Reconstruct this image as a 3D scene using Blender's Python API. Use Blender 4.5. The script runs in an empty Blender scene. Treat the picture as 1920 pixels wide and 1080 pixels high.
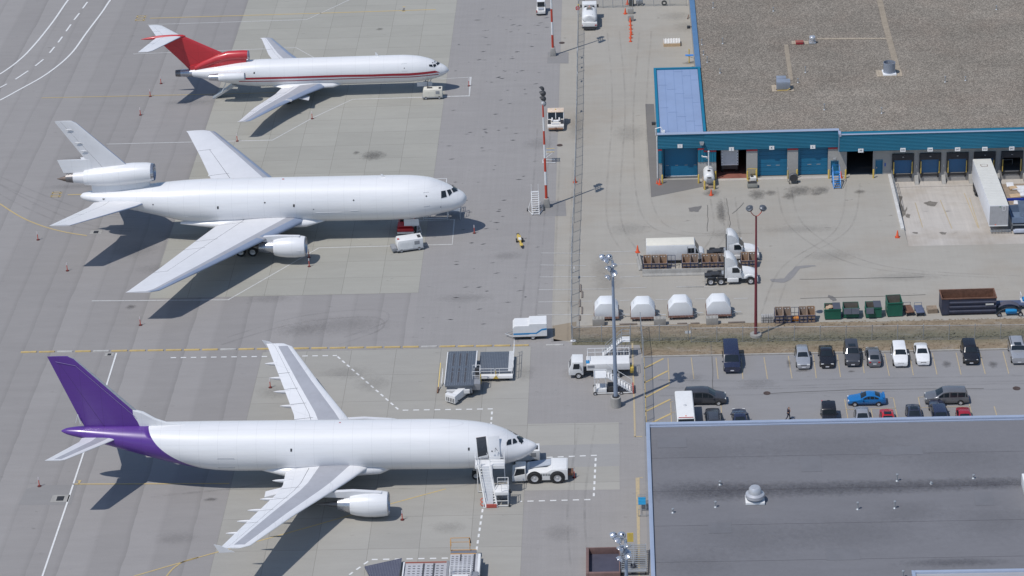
import bpy, bmesh, math, random
from mathutils import Vector, Matrix
from mathutils.bvhtree import BVHTree
R = math.radians
random.seed(7)
SC = bpy.context.scene
COL = SC.collection

# ------------------------------------------------------------------ camera, sky, sun, exposure
CAM_F, CAM_H = 4850.76, 151.797            # focal length in pixels of the 1920 px wide photograph, height in metres
_p, _r, _y = R(27.11216), R(-2.56907), R(-2.8163)
FW = Vector((math.sin(_y)*math.cos(_p), math.cos(_y)*math.cos(_p), -math.sin(_p)))
_r0 = Vector((math.cos(_y), -math.sin(_y), 0)); _u0 = _r0.cross(FW)
RT = _r0*math.cos(_r) + _u0*math.sin(_r); UP = -_r0*math.sin(_r) + _u0*math.cos(_r)
cam = bpy.data.cameras.new('camera'); cam.sensor_width = 36; cam.lens = CAM_F*36/1920
cam.clip_start = 1; cam.clip_end = 5000
co = bpy.data.objects.new('camera', cam); COL.objects.link(co)
co.matrix_world = Matrix(((RT.x, UP.x, -FW.x, 0), (RT.y, UP.y, -FW.y, 0), (RT.z, UP.z, -FW.z, CAM_H), (0, 0, 0, 1)))
SC.camera = co
SUN = Vector((-0.4286, -0.3557, 1.0)).normalized()
W = bpy.data.worlds.new('World'); SC.world = W; W.use_nodes = True
nt = W.node_tree; bg = nt.nodes['Background']
sky = nt.nodes.new('ShaderNodeTexSky'); sky.sky_type = 'NISHITA'; sky.sun_disc = False
sky.ozone_density = 2.4; sky.dust_density = 0.4; sky.sun_elevation = math.asin(SUN.z); sky.sun_rotation = math.atan2(SUN.x, SUN.y)
nt.links.new(sky.outputs['Color'], bg.inputs['Color']); bg.inputs['Strength'].default_value = 0.112
sl = bpy.data.lights.new('sun', 'SUN'); sl.energy = 3.12; sl.angle = R(0.53); sl.color = (1.0, 0.965, 0.915)
so = bpy.data.objects.new('sun', sl); COL.objects.link(so)
so.rotation_euler = SUN.to_track_quat('Z', 'Y').to_euler(); so.location = SUN*400
SC.view_settings.view_transform = 'Standard'; SC.view_settings.look = 'None'
SC.view_settings.exposure = 0.0; SC.view_settings.gamma = 1.0; SC.view_settings.use_curve_mapping = False

def ray(px, py): return ((px-960)/CAM_F*RT - (py-540)/CAM_F*UP + FW).normalized()
def at(px, py, z=0.0):
    """point at height z seen at pixel (px, py) of the 1920x1080 photograph"""
    d = ray(px, py); t = (z-CAM_H)/d.z
    return Vector((0, 0, CAM_H)) + d*t
def atY(px, py, Y):
    d = ray(px, py); t = Y/d.y
    return Vector((0, 0, CAM_H)) + d*t

# ------------------------------------------------------------------ materials
def new_mat(name):
    m = bpy.data.materials.new(name); m.use_nodes = True
    t = m.node_tree; b = t.nodes['Principled BSDF']
    return m, t, b
def N(t, kind, **kw):
    n = t.nodes.new('ShaderNode'+kind)
    for k, v in kw.items():
        if k in n.inputs: n.inputs[k].default_value = v
        else: setattr(n, k, v)
    return n
def math_(t, op, a, b=None, c=None):
    n = t.nodes.new('ShaderNodeMath'); n.operation = op
    for i, v in enumerate((a, b, c)):
        if v is None: continue
        if isinstance(v, (int, float)): n.inputs[i].default_value = v
        else: t.links.new(v, n.inputs[i])
    return n.outputs[0]
def mixc(t, fac, a, b, blend='MIX'):
    n = t.nodes.new('ShaderNodeMix'); n.data_type = 'RGBA'; n.blend_type = blend
    for s, v in ((0, fac), (6, a), (7, b)):
        if isinstance(v, (int, float)): n.inputs[s].default_value = v
        elif isinstance(v, (tuple, list)): n.inputs[s].default_value = (*v[:3], 1)
        else: t.links.new(v, n.inputs[s])
    return n.outputs[2]
def noise(t, vec, scale, detail=3, rough=0.6):
    n = N(t, 'TexNoise', Scale=scale, Detail=detail, Roughness=rough); t.links.new(vec, n.inputs['Vector']); return n.outputs['Fac']
def ramp(t, f, lo, hi, a=0.0, b=1.0):
    n = t.nodes.new('ShaderNodeMapRange'); t.links.new(f, n.inputs[0])
    for i, v in ((1, lo), (2, hi), (3, a), (4, b)): n.inputs[i].default_value = v
    return n.outputs[0]
def stretch(t, vec, s):
    n = N(t, 'Mapping'); n.inputs['Scale'].default_value = s; t.links.new(vec, n.inputs['Vector']); return n.outputs[0]
MATS = {}
def mat(name, col, rough=0.5, metal=0.0, var=0.08, scale=1.5, dirt=0.0, dirtcol=(0.12, 0.09, 0.07), coat=0.0, bump=0.0, bscale=40):
    if name in MATS: return MATS[name]
    m, t, b = new_mat(name); MATS[name] = m
    tc = N(t, 'TexCoord').outputs['Object']
    va = N(t, 'VectorMath', operation='ADD'); rd = math_(t, 'MULTIPLY', N(t, 'ObjectInfo').outputs['Random'], 61.0)
    t.links.new(tc, va.inputs[0]); t.links.new(rd, va.inputs[1]); tc = va.outputs[0]     # every copy gets its own wear
    f = noise(t, tc, scale, 4)
    c = mixc(t, ramp(t, f, 0.3, 0.7), tuple(x*(1-var) for x in col), tuple(min(1, x*(1+var)) for x in col))
    if dirt:
        g = noise(t, stretch(t, tc, (1.3, 1.3, 0.5)), scale*2.3, 5, 0.7)
        c = mixc(t, ramp(t, g, 0.5, 0.75, 0, dirt), c, dirtcol)
    t.links.new(c, b.inputs['Base Color'])
    t.links.new(ramp(t, f, 0, 1, max(0.02, rough-0.08), min(1, rough+0.08)), b.inputs['Roughness'])
    b.inputs['Metallic'].default_value = metal
    if coat: b.inputs['Coat Weight'].default_value = coat; b.inputs['Coat Roughness'].default_value = 0.08
    if bump:
        bp = N(t, 'Bump', Strength=bump, Distance=0.02); t.links.new(noise(t, tc, bscale, 3), bp.inputs['Height']); t.links.new(bp.outputs[0], b.inputs['Normal'])
    return m
def car_paint(name, col): return mat(name, col, 0.28, 0.0, 0.03, 2, 0.12, (0.16, 0.15, 0.14), coat=0.6)
GLASS = mat('dark_glass', (0.018, 0.024, 0.03), 0.06, 0, 0.1)
RUBBER = mat('rubber', (0.022, 0.022, 0.023), 0.8, 0, 0.2, 6)
RIM = mat('wheel_metal', (0.55, 0.55, 0.56), 0.35, 0.3, 0.1, 8)
WHITE = mat('white_paint', (0.74, 0.74, 0.735), 0.4, 0, 0.03, 1, 0.14, (0.35, 0.32, 0.28))
WHITEDIRTY = mat('worn_white_paint', (0.72, 0.71, 0.68), 0.5, 0, 0.06, 1.5, 0.5, (0.33, 0.25, 0.17))
GREY = mat('grey_metal', (0.30, 0.31, 0.33), 0.5, 0.2, 0.1, 2, 0.2)
GALV = mat('galvanised_steel', (0.42, 0.44, 0.46), 0.45, 0.5, 0.1, 3)
DARK = mat('dark_metal', (0.045, 0.046, 0.05), 0.55, 0.1, 0.15, 3)
BLACK = mat('black_plastic', (0.02, 0.02, 0.022), 0.6, 0, 0.1, 3)
YELLOW = mat('yellow_paint', (0.60, 0.43, 0.09), 0.5, 0, 0.08, 2, 0.25)
ORANGE = mat('orange_plastic', (0.85, 0.13, 0.03), 0.5, 0, 0.05, 3)
REDP = mat('red_paint', (0.50, 0.025, 0.03), 0.4, 0, 0.08, 1.5, 0.2)
RUST = mat('rusty_steel', (0.17, 0.085, 0.055), 0.8, 0, 0.3, 2.5, 0.4, (0.07, 0.035, 0.025))
CONC = mat('cast_concrete', (0.34, 0.33, 0.31), 0.85, 0, 0.12, 1.2, 0.35, (0.2, 0.18, 0.16), bump=0.3)
LAMP = mat('lamp_lens', (0.75, 0.75, 0.72), 0.12, 0, 0.05, 5)
TAIL = mat('red_lens', (0.42, 0.02, 0.02), 0.15, 0, 0.05, 5)
PLATE = mat('number_plate', (0.7, 0.7, 0.72), 0.4)

# ------------------------------------------------------------------ mesh builder
class MB:
    def __init__(s): s.v = []; s.f = []; s.m = []
    def add(s, vs, fs, m=0):
        o = len(s.v); s.v += [tuple(v) for v in vs]; s.f += [tuple(o+i for i in f) for f in fs]; s.m += [m]*len(fs); return s
    def box(s, x0, x1, y0, y1, z0, z1, m=0):
        vs = [(x, y, z) for z in (z0, z1) for y in (y0, y1) for x in (x0, x1)]
        return s.add(vs, [(0, 2, 3, 1), (4, 5, 7, 6), (0, 1, 5, 4), (2, 6, 7, 3), (0, 4, 6, 2), (1, 3, 7, 5)], m)
    def cbox(s, c, d, m=0, rz=0):
        n = len(s.v); s.box(-d[0]/2, d[0]/2, -d[1]/2, d[1]/2, -d[2]/2, d[2]/2, m)
        q = Matrix.Rotation(rz, 3, 'Z')
        for i in range(n, len(s.v)): s.v[i] = tuple(q @ Vector(s.v[i]) + Vector(c))
        return s
    def prism(s, poly, axis, a, b, m=0):
        """polygon extruded along an axis from a to b; poly coordinates are the two other axes in x,y,z order"""
        n = len(poly)
        def P(u, v, w): return {'x': (w, u, v), 'y': (u, w, v), 'z': (u, v, w)}[axis]
        vs = [P(u, v, a) for u, v in poly] + [P(u, v, b) for u, v in poly]
        fs = [tuple(range(n))[::-1], tuple(range(n, 2*n))] + [(i, (i+1) % n, n+(i+1) % n, n+i) for i in range(n)]
        return s.add(vs, fs, m)
    def tube(s, a, b, r, n=8, m=0, r2=None, caps=True):
        a, b = Vector(a), Vector(b); d = (b-a).normalized()
        u = d.orthogonal().normalized(); w = d.cross(u); r2 = r if r2 is None else r2
        vs = [a+(u*math.cos(2*math.pi*i/n)+w*math.sin(2*math.pi*i/n))*r for i in range(n)] + [b+(u*math.cos(2*math.pi*i/n)+w*math.sin(2*math.pi*i/n))*r2 for i in range(n)]
        fs = [(i, (i+1) % n, n+(i+1) % n, n+i) for i in range(n)]
        if caps: fs += [tuple(range(n))[::-1], tuple(range(n, 2*n))]
        return s.add(vs, fs, m)
    def bar(s, a, b, w, m=0): return s.tube(a, b, w*0.7071, 4, m)
    def path(s, pts, r, n=6, m=0):
        for a, b in zip(pts, pts[1:]): s.tube(a, b, r, n, m)
        return s
    def lathe(s, prof, c, axis='z', n=24, m=0, ms=None):
        """profile of (along, radius) pairs turned about an axis through c"""
        vs = []
        for h, r in prof:
            for i in range(n):
                a = 2*math.pi*i/n; p, q = r*math.cos(a), r*math.sin(a)
                vs.append({'z': (c[0]+p, c[1]+q, c[2]+h), 'x': (c[0]+h, c[1]+p, c[2]+q), 'y': (c[0]+q, c[1]+h, c[2]+p)}[axis])
        for k in range(len(prof)-1):
            o = len(s.v) if k == 0 else o
            if k == 0: s.v += vs
            mm = m if ms is None else ms[k]
            for i in range(n):
                s.f.append((o+k*n+i, o+k*n+(i+1) % n, o+(k+1)*n+(i+1) % n, o+(k+1)*n+i)); s.m.append(mm)
        return s
    def loft(s, rings, m=0, closed=True, caps=True, mf=None):
        n = len(rings[0]); o = len(s.v)
        for r in rings: s.v += [tuple(p) for p in r]
        for k in range(len(rings)-1):
            for i in range(n if closed else n-1):
                j = (i+1) % n
                s.f.append((o+k*n+i, o+k*n+j, o+(k+1)*n+j, o+(k+1)*n+i)); s.m.append(m if mf is None else mf(k, i))
        if caps:
            s.f.append(tuple(o+i for i in range(n))[::-1]); s.m.append(m)
            s.f.append(tuple(o+(len(rings)-1)*n+i for i in range(n))); s.m.append(m)
        return s
    def build(s, name, mats, parent=None, smooth=False, bevel=0.0, loc=None, ang=35, weld=False):
        me = bpy.data.meshes.new(name); me.from_pydata(s.v, [], s.f)
        for mt in (mats if isinstance(mats, (list, tuple)) else [mats]): me.materials.append(mt)
        for p, m in zip(me.polygons, s.m): p.material_index = m
        bm = bmesh.new(); bm.from_mesh(me)
        if weld: bmesh.ops.remove_doubles(bm, verts=bm.verts, dist=1e-4)
        bmesh.ops.recalc_face_normals(bm, faces=bm.faces)
        if bevel:
            es = [e for e in bm.edges if len(e.link_faces) == 2 and e.calc_face_angle(0) > 0.6]
            bmesh.ops.bevel(bm, geom=es, offset=bevel, segments=2, affect='EDGES', profile=0.6, clamp_overlap=True)
        bm.to_mesh(me); bm.free()
        if smooth or bevel:
            me.shade_smooth(); me.set_sharp_from_angle(angle=R(ang))
        o = bpy.data.objects.new(name, me); COL.objects.link(o)
        if parent: o.parent = parent
        if loc is not None: o.location = loc
        return o
def thing(name, label, cat, loc=(0, 0, 0), rz=0.0, group=None):
    o = bpy.data.objects.new(name, None); COL.objects.link(o); o.empty_display_size = 0.3
    o.location = loc; o.rotation_euler = (0, 0, rz); return tag(o, label, cat, group)
def tag(o, label, cat, group=None):
    o['label'] = label; o['category'] = cat
    if group: o['group'] = group
    return o
def struct(o, kind='structure'): o['kind'] = kind; return o
KIDS = {}
def dup(o, parent=None, **kw):
    c = o.copy(); COL.objects.link(c)
    if parent: c.parent = parent
    for ch in [k for k in COL.objects if k.parent == o]: dup(ch, c)
    return c
def place(o, label=None, loc=None, rz=None, group=None, cat=None):
    if label: o['label'] = label
    if loc is not None: o.location = loc
    if rz is not None: o.rotation_euler = (0, 0, rz)
    if group: o['group'] = group
    if cat: o['category'] = cat
    return o
def text(s, name, size, m, parent, loc, rot=(R(90), 0, 0), depth=0.01):
    cu = bpy.data.curves.new(name, 'FONT'); cu.body = s; cu.size = size; cu.extrude = depth; cu.align_x = 'CENTER'; cu.align_y = 'CENTER'
    t = bpy.data.objects.new(name, cu); COL.objects.link(t)
    bpy.context.view_layer.update()
    me = bpy.data.meshes.new_from_object(t.evaluated_get(bpy.context.evaluated_depsgraph_get()))
    bpy.data.objects.remove(t); me.materials.clear(); me.materials.append(m)
    o = bpy.data.objects.new(name, me); COL.objects.link(o); o.parent = parent; o.location = loc; o.rotation_euler = rot; return o
def wheel(parent, x, y, r, w, name='wheel', rimmat=None, rf=0.58):
    """tyre with its rim; y is the outer face side"""
    o = MB().lathe([(-w/2, r*rf), (-w/2, r*0.93), (-w*0.38, r), (w*0.38, r), (w/2, r*0.93), (w/2, r*rf)], (0, 0, 0), 'y', 20).build(name, RUBBER, parent, True, loc=(x, y, r), ang=40)
    q = MB()
    for s in (-1, 1): q.lathe([(s*w*0.44, r*rf*1.01), (s*w*0.36, r*rf*0.85), (s*w*0.30, r*rf*0.4), (s*w*0.42, r*0.18), (s*w*0.42, 0.001)], (0, 0, 0), 'y', 16)
    q.build('rim', rimmat or RIM, o, True, ang=40)
    return o
# ------------------------------------------------------------------ ground and markings
def ground_mat(name, col, grain=0.10, blotch=0.12, lanes=0.0, lane_w=3.4, joints=None, stain=0.0, streak=0.0, rough=0.9, warm=0.0, fine=9.0):
    m, t, b = new_mat(name); tc = N(t, 'TexCoord').outputs['Object']
    sx = N(t, 'SeparateXYZ'); t.links.new(tc, sx.inputs[0])
    f1 = noise(t, tc, 0.055, 5, 0.62); f2 = noise(t, tc, fine, 2, 0.7); f3 = noise(t, stretch(t, tc, (0.5, 2.2, 1)), 0.33, 5, 0.7)
    v = math_(t, 'MULTIPLY_ADD', f1, 2*blotch, 1-blotch)
    v = math_(t, 'MULTIPLY', v, math_(t, 'MULTIPLY_ADD', f2, 2*grain, 1-grain))
    v = math_(t, 'MULTIPLY', v, math_(t, 'MULTIPLY_ADD', f3, 0.22, 0.89))
    if lanes:
        wob = math_(t, 'MULTIPLY_ADD', noise(t, tc, 0.12, 3), 0.7, sx.outputs['X'])
        fx = math_(t, 'DIVIDE', wob, lane_w); fl = math_(t, 'FLOOR', fx)
        wn = N(t, 'TexWhiteNoise', noise_dimensions='1D'); t.links.new(fl, wn.inputs['W'])
        fr = math_(t, 'FRACT', fx)
        edge = ramp(t, math_(t, 'ABSOLUTE', math_(t, 'SUBTRACT', fr, 0.5)), 0.30, 0.5, 0, 1)      # a darker band towards each paving seam
        edge = math_(t, 'MULTIPLY', edge, math_(t, 'GREATER_THAN', fr, 0.5))
        l = math_(t, 'ADD', math_(t, 'MULTIPLY_ADD', wn.outputs[0], lanes, 1-lanes/2), math_(t, 'MULTIPLY', edge, -lanes*0.9))
        v = math_(t, 'MULTIPLY', v, l)
    if streak:
        s1 = noise(t, stretch(t, tc, (2.6, 0.05, 1)), 0.8, 4, 0.7)
        v = math_(t, 'MULTIPLY', v, math_(t, 'MULTIPLY_ADD', s1, 2*streak, 1-streak))
    if joints:
        jx, jy, ox, oy, wdt, tint = joints
        d = None; ids = []
        for ax, j, o in (('X', jx, ox), ('Y', jy, oy)):
            q = math_(t, 'DIVIDE', math_(t, 'SUBTRACT', sx.outputs[ax], o), j)
            ids.append(math_(t, 'FLOOR', q))
            k = math_(t, 'LESS_THAN', math_(t, 'ABSOLUTE', math_(t, 'SUBTRACT', math_(t, 'FRACT', math_(t, 'ADD', q, 0.5)), 0.5)), wdt/j)
            d = k if d is None else math_(t, 'MAXIMUM', d, k)
        cb = N(t, 'CombineXYZ'); t.links.new(ids[0], cb.inputs[0]); t.links.new(ids[1], cb.inputs[1])
        wn = N(t, 'TexWhiteNoise', noise_dimensions='3D'); t.links.new(cb.outputs[0], wn.inputs['Vector'])
        v = math_(t, 'MULTIPLY', v, math_(t, 'MULTIPLY_ADD', wn.outputs[0], tint, 1-tint/2))
        v = math_(t, 'MULTIPLY', v, math_(t, 'MULTIPLY_ADD', d, -0.30, 1))
    c = mixc(t, 1.0, col, v, 'MULTIPLY')
    if warm:
        c = mixc(t, ramp(t, noise(t, tc, 0.09, 4), 0.5, 0.75, 0, warm), c, (0.30, 0.245, 0.185))
    if stain:
        s = math_(t, 'MULTIPLY', ramp(t, noise(t, stretch(t, tc, (0.6, 1.3, 1)), 0.9, 3, 0.55), 0.66, 0.76), ramp(t, noise(t, tc, 0.11, 2), 0.45, 0.62))
        c = mixc(t, math_(t, 'MULTIPLY', s, stain), c, (0.06, 0.055, 0.055))
    t.links.new(c, b.inputs['Base Color']); b.inputs['Roughness'].default_value = rough; b.inputs['Specular IOR Level'].default_value = 0.25
    bp = N(t, 'Bump', Strength=0.25, Distance=0.02); t.links.new(f2, bp.inputs['Height']); t.links.new(bp.outputs[0], b.inputs['Normal'])
    return m
A_YARD = ground_mat('yard_asphalt', (0.358, 0.336, 0.298), 0.16, 0.10, streak=0.05, stain=0.5, warm=0.35)
A_APRON = ground_mat('apron_asphalt', (0.288, 0.274, 0.266), 0.13, 0.07, lanes=0.12, stain=0.35)
A_STRIP = ground_mat('apron_edge_asphalt', (0.292, 0.279, 0.271), 0.16, 0.09, streak=0.07, stain=0.75)
A_LOT = ground_mat('parking_asphalt', (0.258, 0.253, 0.256), 0.12, 0.07, stain=0.55)
A_PATCH = ground_mat('dark_asphalt_patch', (0.178, 0.170, 0.163), 0.12, 0.10)
A_FOOT = ground_mat('worn_asphalt_patch', (0.250, 0.242, 0.238), 0.12, 0.07)
_xl, _xr, _xs, _xt = (at(465, 0).x+at(288, 537).x)/2, (at(856.2, 0).x+at(786, 549).x)/2, at(415, 985).x, at(989, 795).x
C_PAD = ground_mat('apron_concrete', (0.345, 0.335, 0.298), 0.07, 0.07, joints=((_xr-_xl)/7, 4.72, _xl, at(786, 549).y, 0.030, 0.09), stain=0.3)
C_PAD2 = ground_mat('stand_concrete', (0.345, 0.332, 0.303), 0.07, 0.06, joints=((_xt-_xs)/6, at(700, 656).y-at(700, 703.5).y, _xs, at(700, 656).y, 0.030, 0.10), stain=0.3)
C_RAMP = ground_mat('ramp_concrete', (0.47, 0.435, 0.395), 0.10, 0.2, streak=0.2, stain=0.5, warm=0.75)
DIRT = ground_mat('dry_soil', (0.27, 0.225, 0.17), 0.2, 0.2)

def sheet(name, pts, z, m, kind='structure'):
    o = MB().add([(p[0], p[1], z) for p in pts], [tuple(range(len(pts)))]).build(name, m); struct(o, kind); return o
PITX0, PITX1, PITY0, WALLY = 37.2, 75.0, 305.6, 328.24
g = MB()
for x0, x1, y0, y1 in ((-900, PITX0, -300, 1500), (PITX0, PITX1, -300, PITY0), (PITX0, PITX1, WALLY+0.3, 1500), (PITX1, 900, -300, 1500)):
    g.add([(x0, y0, 0), (x1, y0, 0), (x1, y1, 0), (x0, y1, 0)], [(0, 1, 2, 3)])
struct(g.build('ground', A_YARD))
PITD = -1.25
struct(MB().add([(PITX0, PITY0, 0), (PITX1, PITY0, 0), (PITX1, WALLY-3.4, PITD), (PITX1, WALLY+0.3, PITD), (PITX0, WALLY+0.3, PITD), (PITX0, WALLY-3.4, PITD)],
            [(0, 1, 2, 5), (5, 2, 3, 4)]).build('loading_ramp', C_RAMP))
a0, a1 = at(1078, 640), at(1000, 648)
sheet('apron_asphalt', [(-300, 100), (-9.3, 100), (-9.3, 620), (-300, 620)], 0.006, A_APRON)
cl0, cl1, cr0, cr1 = at(465, 0), at(288, 537), at(856.2, 0), at(786, 549)
XL, XR = (cl0.x+cl1.x)/2, (cr0.x+cr1.x)/2
sheet('apron_edge', [(XR, 100), (1.75, 100), (1.75, 280.2), (-7.2, 281.2), (-9.3, 282.2), (-9.3, 620), (XR, 620)], 0.012, A_STRIP)
sheet('concrete_pad', [(XL, cr1.y), (XR, cr1.y), (XR, 620), (XL, 620)], 0.020, C_PAD)
s0, s1 = at(989, 795), at(1162, 918)
xl2, xr2 = at(415, 985).x, at(989, 795).x
yt = at(700, 656).y
sheet('stand_pad', [(xl2, 150), (xr2, 150), (xr2, at(982, 920).y), (s1.x, s1.y), (s1.x, at(1162, 792).y), (xr2, at(989, 795).y), (xr2, yt), (xl2, yt)], 0.020, C_PAD2)
sheet('apron_strip', [at(*p) for p in ((989, 836), (1162, 832), (1162, 874), (988, 878))], 0.026, ground_mat('grey_slab', (0.315, 0.308, 0.30), 0.07, 0.05))
sheet('apron_drain_patch', [at(*p) for p in ((34, 947), (50, 917), (75, 910), (145, 909), (133, 947))], 0.014, A_FOOT)
sheet('parking_lot', [(1.7, 150), (120, 150), (120, 276.75), (1.7, 276.75)], 0.008, A_LOT)
sheet('asphalt_patch', [at(*p) for p in ((1210, 195), (1226, 195), (1237, 338), (1309, 336), (1324, 349), (1290, 356), (1221, 370), (1216, 300))], 0.016, A_PATCH)
sheet('pole_footing_patch', [at(*p) for p in ((1012, 378), (1060, 376), (1062, 405), (1008, 406))], 0.018, A_FOOT)
sheet('pole_footing_patch', [at(*p) for p in ((1027, 98), (1066, 98), (1066, 119), (1026, 119))], 0.018, A_FOOT)
# oil and water stains that lie on the yard
STAIN = mat('oil_stain', (0.085, 0.08, 0.08), 0.55, 0, 0.25, 2)
WET = mat('damp_concrete', (0.20, 0.18, 0.155), 0.6, 0, 0.2, 2)
def blob(name, pts, m, z=0.022, seed=1, n=4):
    """ragged-edged patch following the given outline"""
    rnd = random.Random(seed); out = []
    for a, b in zip(pts, pts[1:]+pts[:1]):
        for k in range(n):
            f = k/n; out.append((a[0]+(b[0]-a[0])*f+rnd.uniform(-1, 1)*1.2, a[1]+(b[1]-a[1])*f+rnd.uniform(-.6, .6)))
    P = [at(*p) for p in out]; 
    if z is None:
        return MB().add([(p.x, p.y, rampz(p.y)+0.014) for p in P], [tuple(range(len(P)))]).build(name, m)
    return sheet(name, P, z, m)
def rampz(y): return max(PITD, PITD*(y-PITY0)/(WALLY-3.4-PITY0)) if y > PITY0 else 0
blob('oil_stain', [(1442, 524), (1470, 522), (1490, 500), (1527, 497), (1530, 499), (1500, 503), (1483, 524), (1470, 530), (1446, 529)], A_FOOT, seed=2)
blob('oil_stain', [(1291, 390), (1316, 386), (1309, 397), (1292, 397)], A_PATCH, seed=3)
blob('oil_stain', [(1552, 553), (1562, 555), (1570, 563), (1562, 565), (1553, 558)], A_PATCH, seed=6)
def ribbon(b, pts, w, z=0.032, world=False):
    P = [Vector((p[0], p[1], 0)) if world else at(*p) for p in pts]
    L = []
    for i, p in enumerate(P):
        d = (P[min(i+1, len(P)-1)]-P[max(i-1, 0)]); d.z = 0; d.normalize(); n = Vector((-d.y, d.x, 0))
        k = 1.0
        if 0 < i < len(P)-1:
            e = (P[i]-P[i-1]).normalized(); k = 1/max(0.45, abs(e.dot(d)))
        L.append((p+n*w/2*k, p-n*w/2*k))
    vs = [(q.x, q.y, z) for l in L for q in l]
    b.add(vs, [(2*i, 2*i+1, 2*i+3, 2*i+2) for i in range(len(P)-1)])
def smooth_line(pts, k=5):
    out = []
    for i in range(len(pts)-1):
        p0, p1, p2, p3 = pts[max(i-1, 0)], pts[i], pts[i+1], pts[min(i+2, len(pts)-1)]
        for j in range(k):
            t = j/k
            out.append(tuple(0.5*((2*p1[c])+(-p0[c]+p2[c])*t+(2*p0[c]-5*p1[c]+4*p2[c]-p3[c])*t*t+(-p0[c]+3*p1[c]-3*p2[c]+p3[c])*t**3) for c in (0, 1)))
    return out+[pts[-1]]
def soft_mat(name, col, dens, sx=1.0):
    m, t, b = new_mat(name); g_ = N(t, 'TexCoord').outputs['Generated']; o_ = N(t, 'TexCoord').outputs['Object']
    v = N(t, 'VectorMath', operation='SUBTRACT'); t.links.new(g_, v.inputs[0]); v.inputs[1].default_value = (.5, .5, 0)
    sp = N(t, 'SeparateXYZ'); t.links.new(v.outputs[0], sp.inputs[0])
    r = math_(t, 'SQRT', math_(t, 'ADD', math_(t, 'POWER', sp.outputs[0], 2), math_(t, 'POWER', sp.outputs[1], 2)))
    n_ = noise(t, o_, 1.3, 5, .7); n2 = noise(t, stretch(t, o_, (.7, 1.6, 1)), 4.5, 3, .6)
    a_ = math_(t, 'MULTIPLY', ramp(t, math_(t, 'ADD', r, math_(t, 'MULTIPLY', math_(t, 'SUBTRACT', n_, .5), .75)), .12, .46, 1, 0), ramp(t, n2, .25, .65, .25, 1))
    b.inputs['Base Color'].default_value = (*col, 1); b.inputs['Roughness'].default_value = .7
    tr = N(t, 'BsdfTransparent'); mx = N(t, 'MixShader'); t.links.new(math_(t, 'MULTIPLY', a_, dens), mx.inputs[0]); t.links.new(tr.outputs[0], mx.inputs[1]); t.links.new(b.outputs[0], mx.inputs[2]); t.links.new(mx.outputs[0], t.nodes['Material Output'].inputs['Surface']); return m
SOFT = soft_mat('soft_oil_stain', (.07, .065, .062), .50); SOFTL = soft_mat('pale_drip_stain', (.10, .095, .09), .17)
def soft(px, py, w, d, m=None, rz=0):
    q = at(px, py); n_ = 1; o = MB().add([(-w/2, -d/2, 0), (w/2, -d/2, 0), (w/2, d/2, 0), (-w/2, d/2, 0)], [(0, 1, 2, 3)]).build('oil_stain', m or SOFT); soft.k += 1
    o.location = (q.x, q.y, .040+.0006*soft.k); o.rotation_euler = (0, 0, R(rz)); struct(o)
soft.k = 0
for a_ in ((700, 292, 4.5, 4), (668, 287, 1.2, 1.6), (712, 55, 1.4, 1.4), (245, 576, 1.6, 1.6), (895, 38, 1.5, .6), (395, 937, 2, 1), (1612, 360, 2, 1.6), (1480, 368, 2.4, 2.6), (1445, 362, 2, 2.2), (1530, 364, 1.8, 1.4), (1505, 695, 2.4, 1), (1596, 697, 1, .7), (1775, 683, 1.4, 2), (1862, 684, 1.4, 2), (1479, 682, .7, 2.4),
        (1420, 365, 3, 4), (1500, 358, 5, 4), (1335, 362, 3, 3), (1352, 398, 1.6, 9), (1250, 330, 2, 3), (1295, 118, 3, 1.6), (1338, 119, 2, 1.4), (1540, 357, 3, 3), (1690, 575, 2, 1)): soft(*a_)
for a_ in ((360, 192, 11, 3), (440, 180, 10, 4), (255, 470, 8, 6), (300, 505, 9, 4), (700, 415, 6, 3), (620, 445, 10, 3), (505, 560, 8, 3), (870, 560, 9, 3), (640, 610, 16, 6), (700, 720, 6, 5), (650, 700, 8, 4), (1130, 500, 4, 9), (1140, 530, 5, 7), (1090, 700, 6, 4), (1120, 640, 6, 3), (1010, 270, 6, 5), (950, 480, 5, 3), (1270, 30, 8, 5), (1290, 50, 6, 6), (1560, 480, 9, 4), (1700, 520, 12, 3),
        (820, 830, 6, 3), (840, 990, 5, 3), (560, 620, 9, 4), (520, 735, 6, 4), (330, 1010, 6, 3), (1050, 1000, 5, 4), (1300, 710, 4, 3), (1420, 720, 6, 3), (1080, 240, 3, 12), (985, 700, 3, 5), (150, 300, 8, 3), (140, 350, 10, 2), (340, 445, 9, 2), (1180, 250, 6, 8), (1180, 430, 7, 5), (1500, 430, 14, 3), (1360, 440, 6, 4)): soft(*a_, m=SOFTL)
def trace_mat():
    m, t, b = new_mat('tyre_trace'); o_ = N(t, 'TexCoord').outputs['Object']; b.inputs['Base Color'].default_value = (.05, .048, .05, 1); b.inputs['Roughness'].default_value = .8
    tr = N(t, 'BsdfTransparent'); mx = N(t, 'MixShader'); t.links.new(ramp(t, noise(t, o_, .35, 4, .7), .35, .7, 0, .13), mx.inputs[0]); t.links.new(tr.outputs[0], mx.inputs[1]); t.links.new(b.outputs[0], mx.inputs[2]); t.links.new(mx.outputs[0], t.nodes['Material Output'].inputs['Surface']); return m
tm = MB(); rt = random.Random(21)
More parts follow.
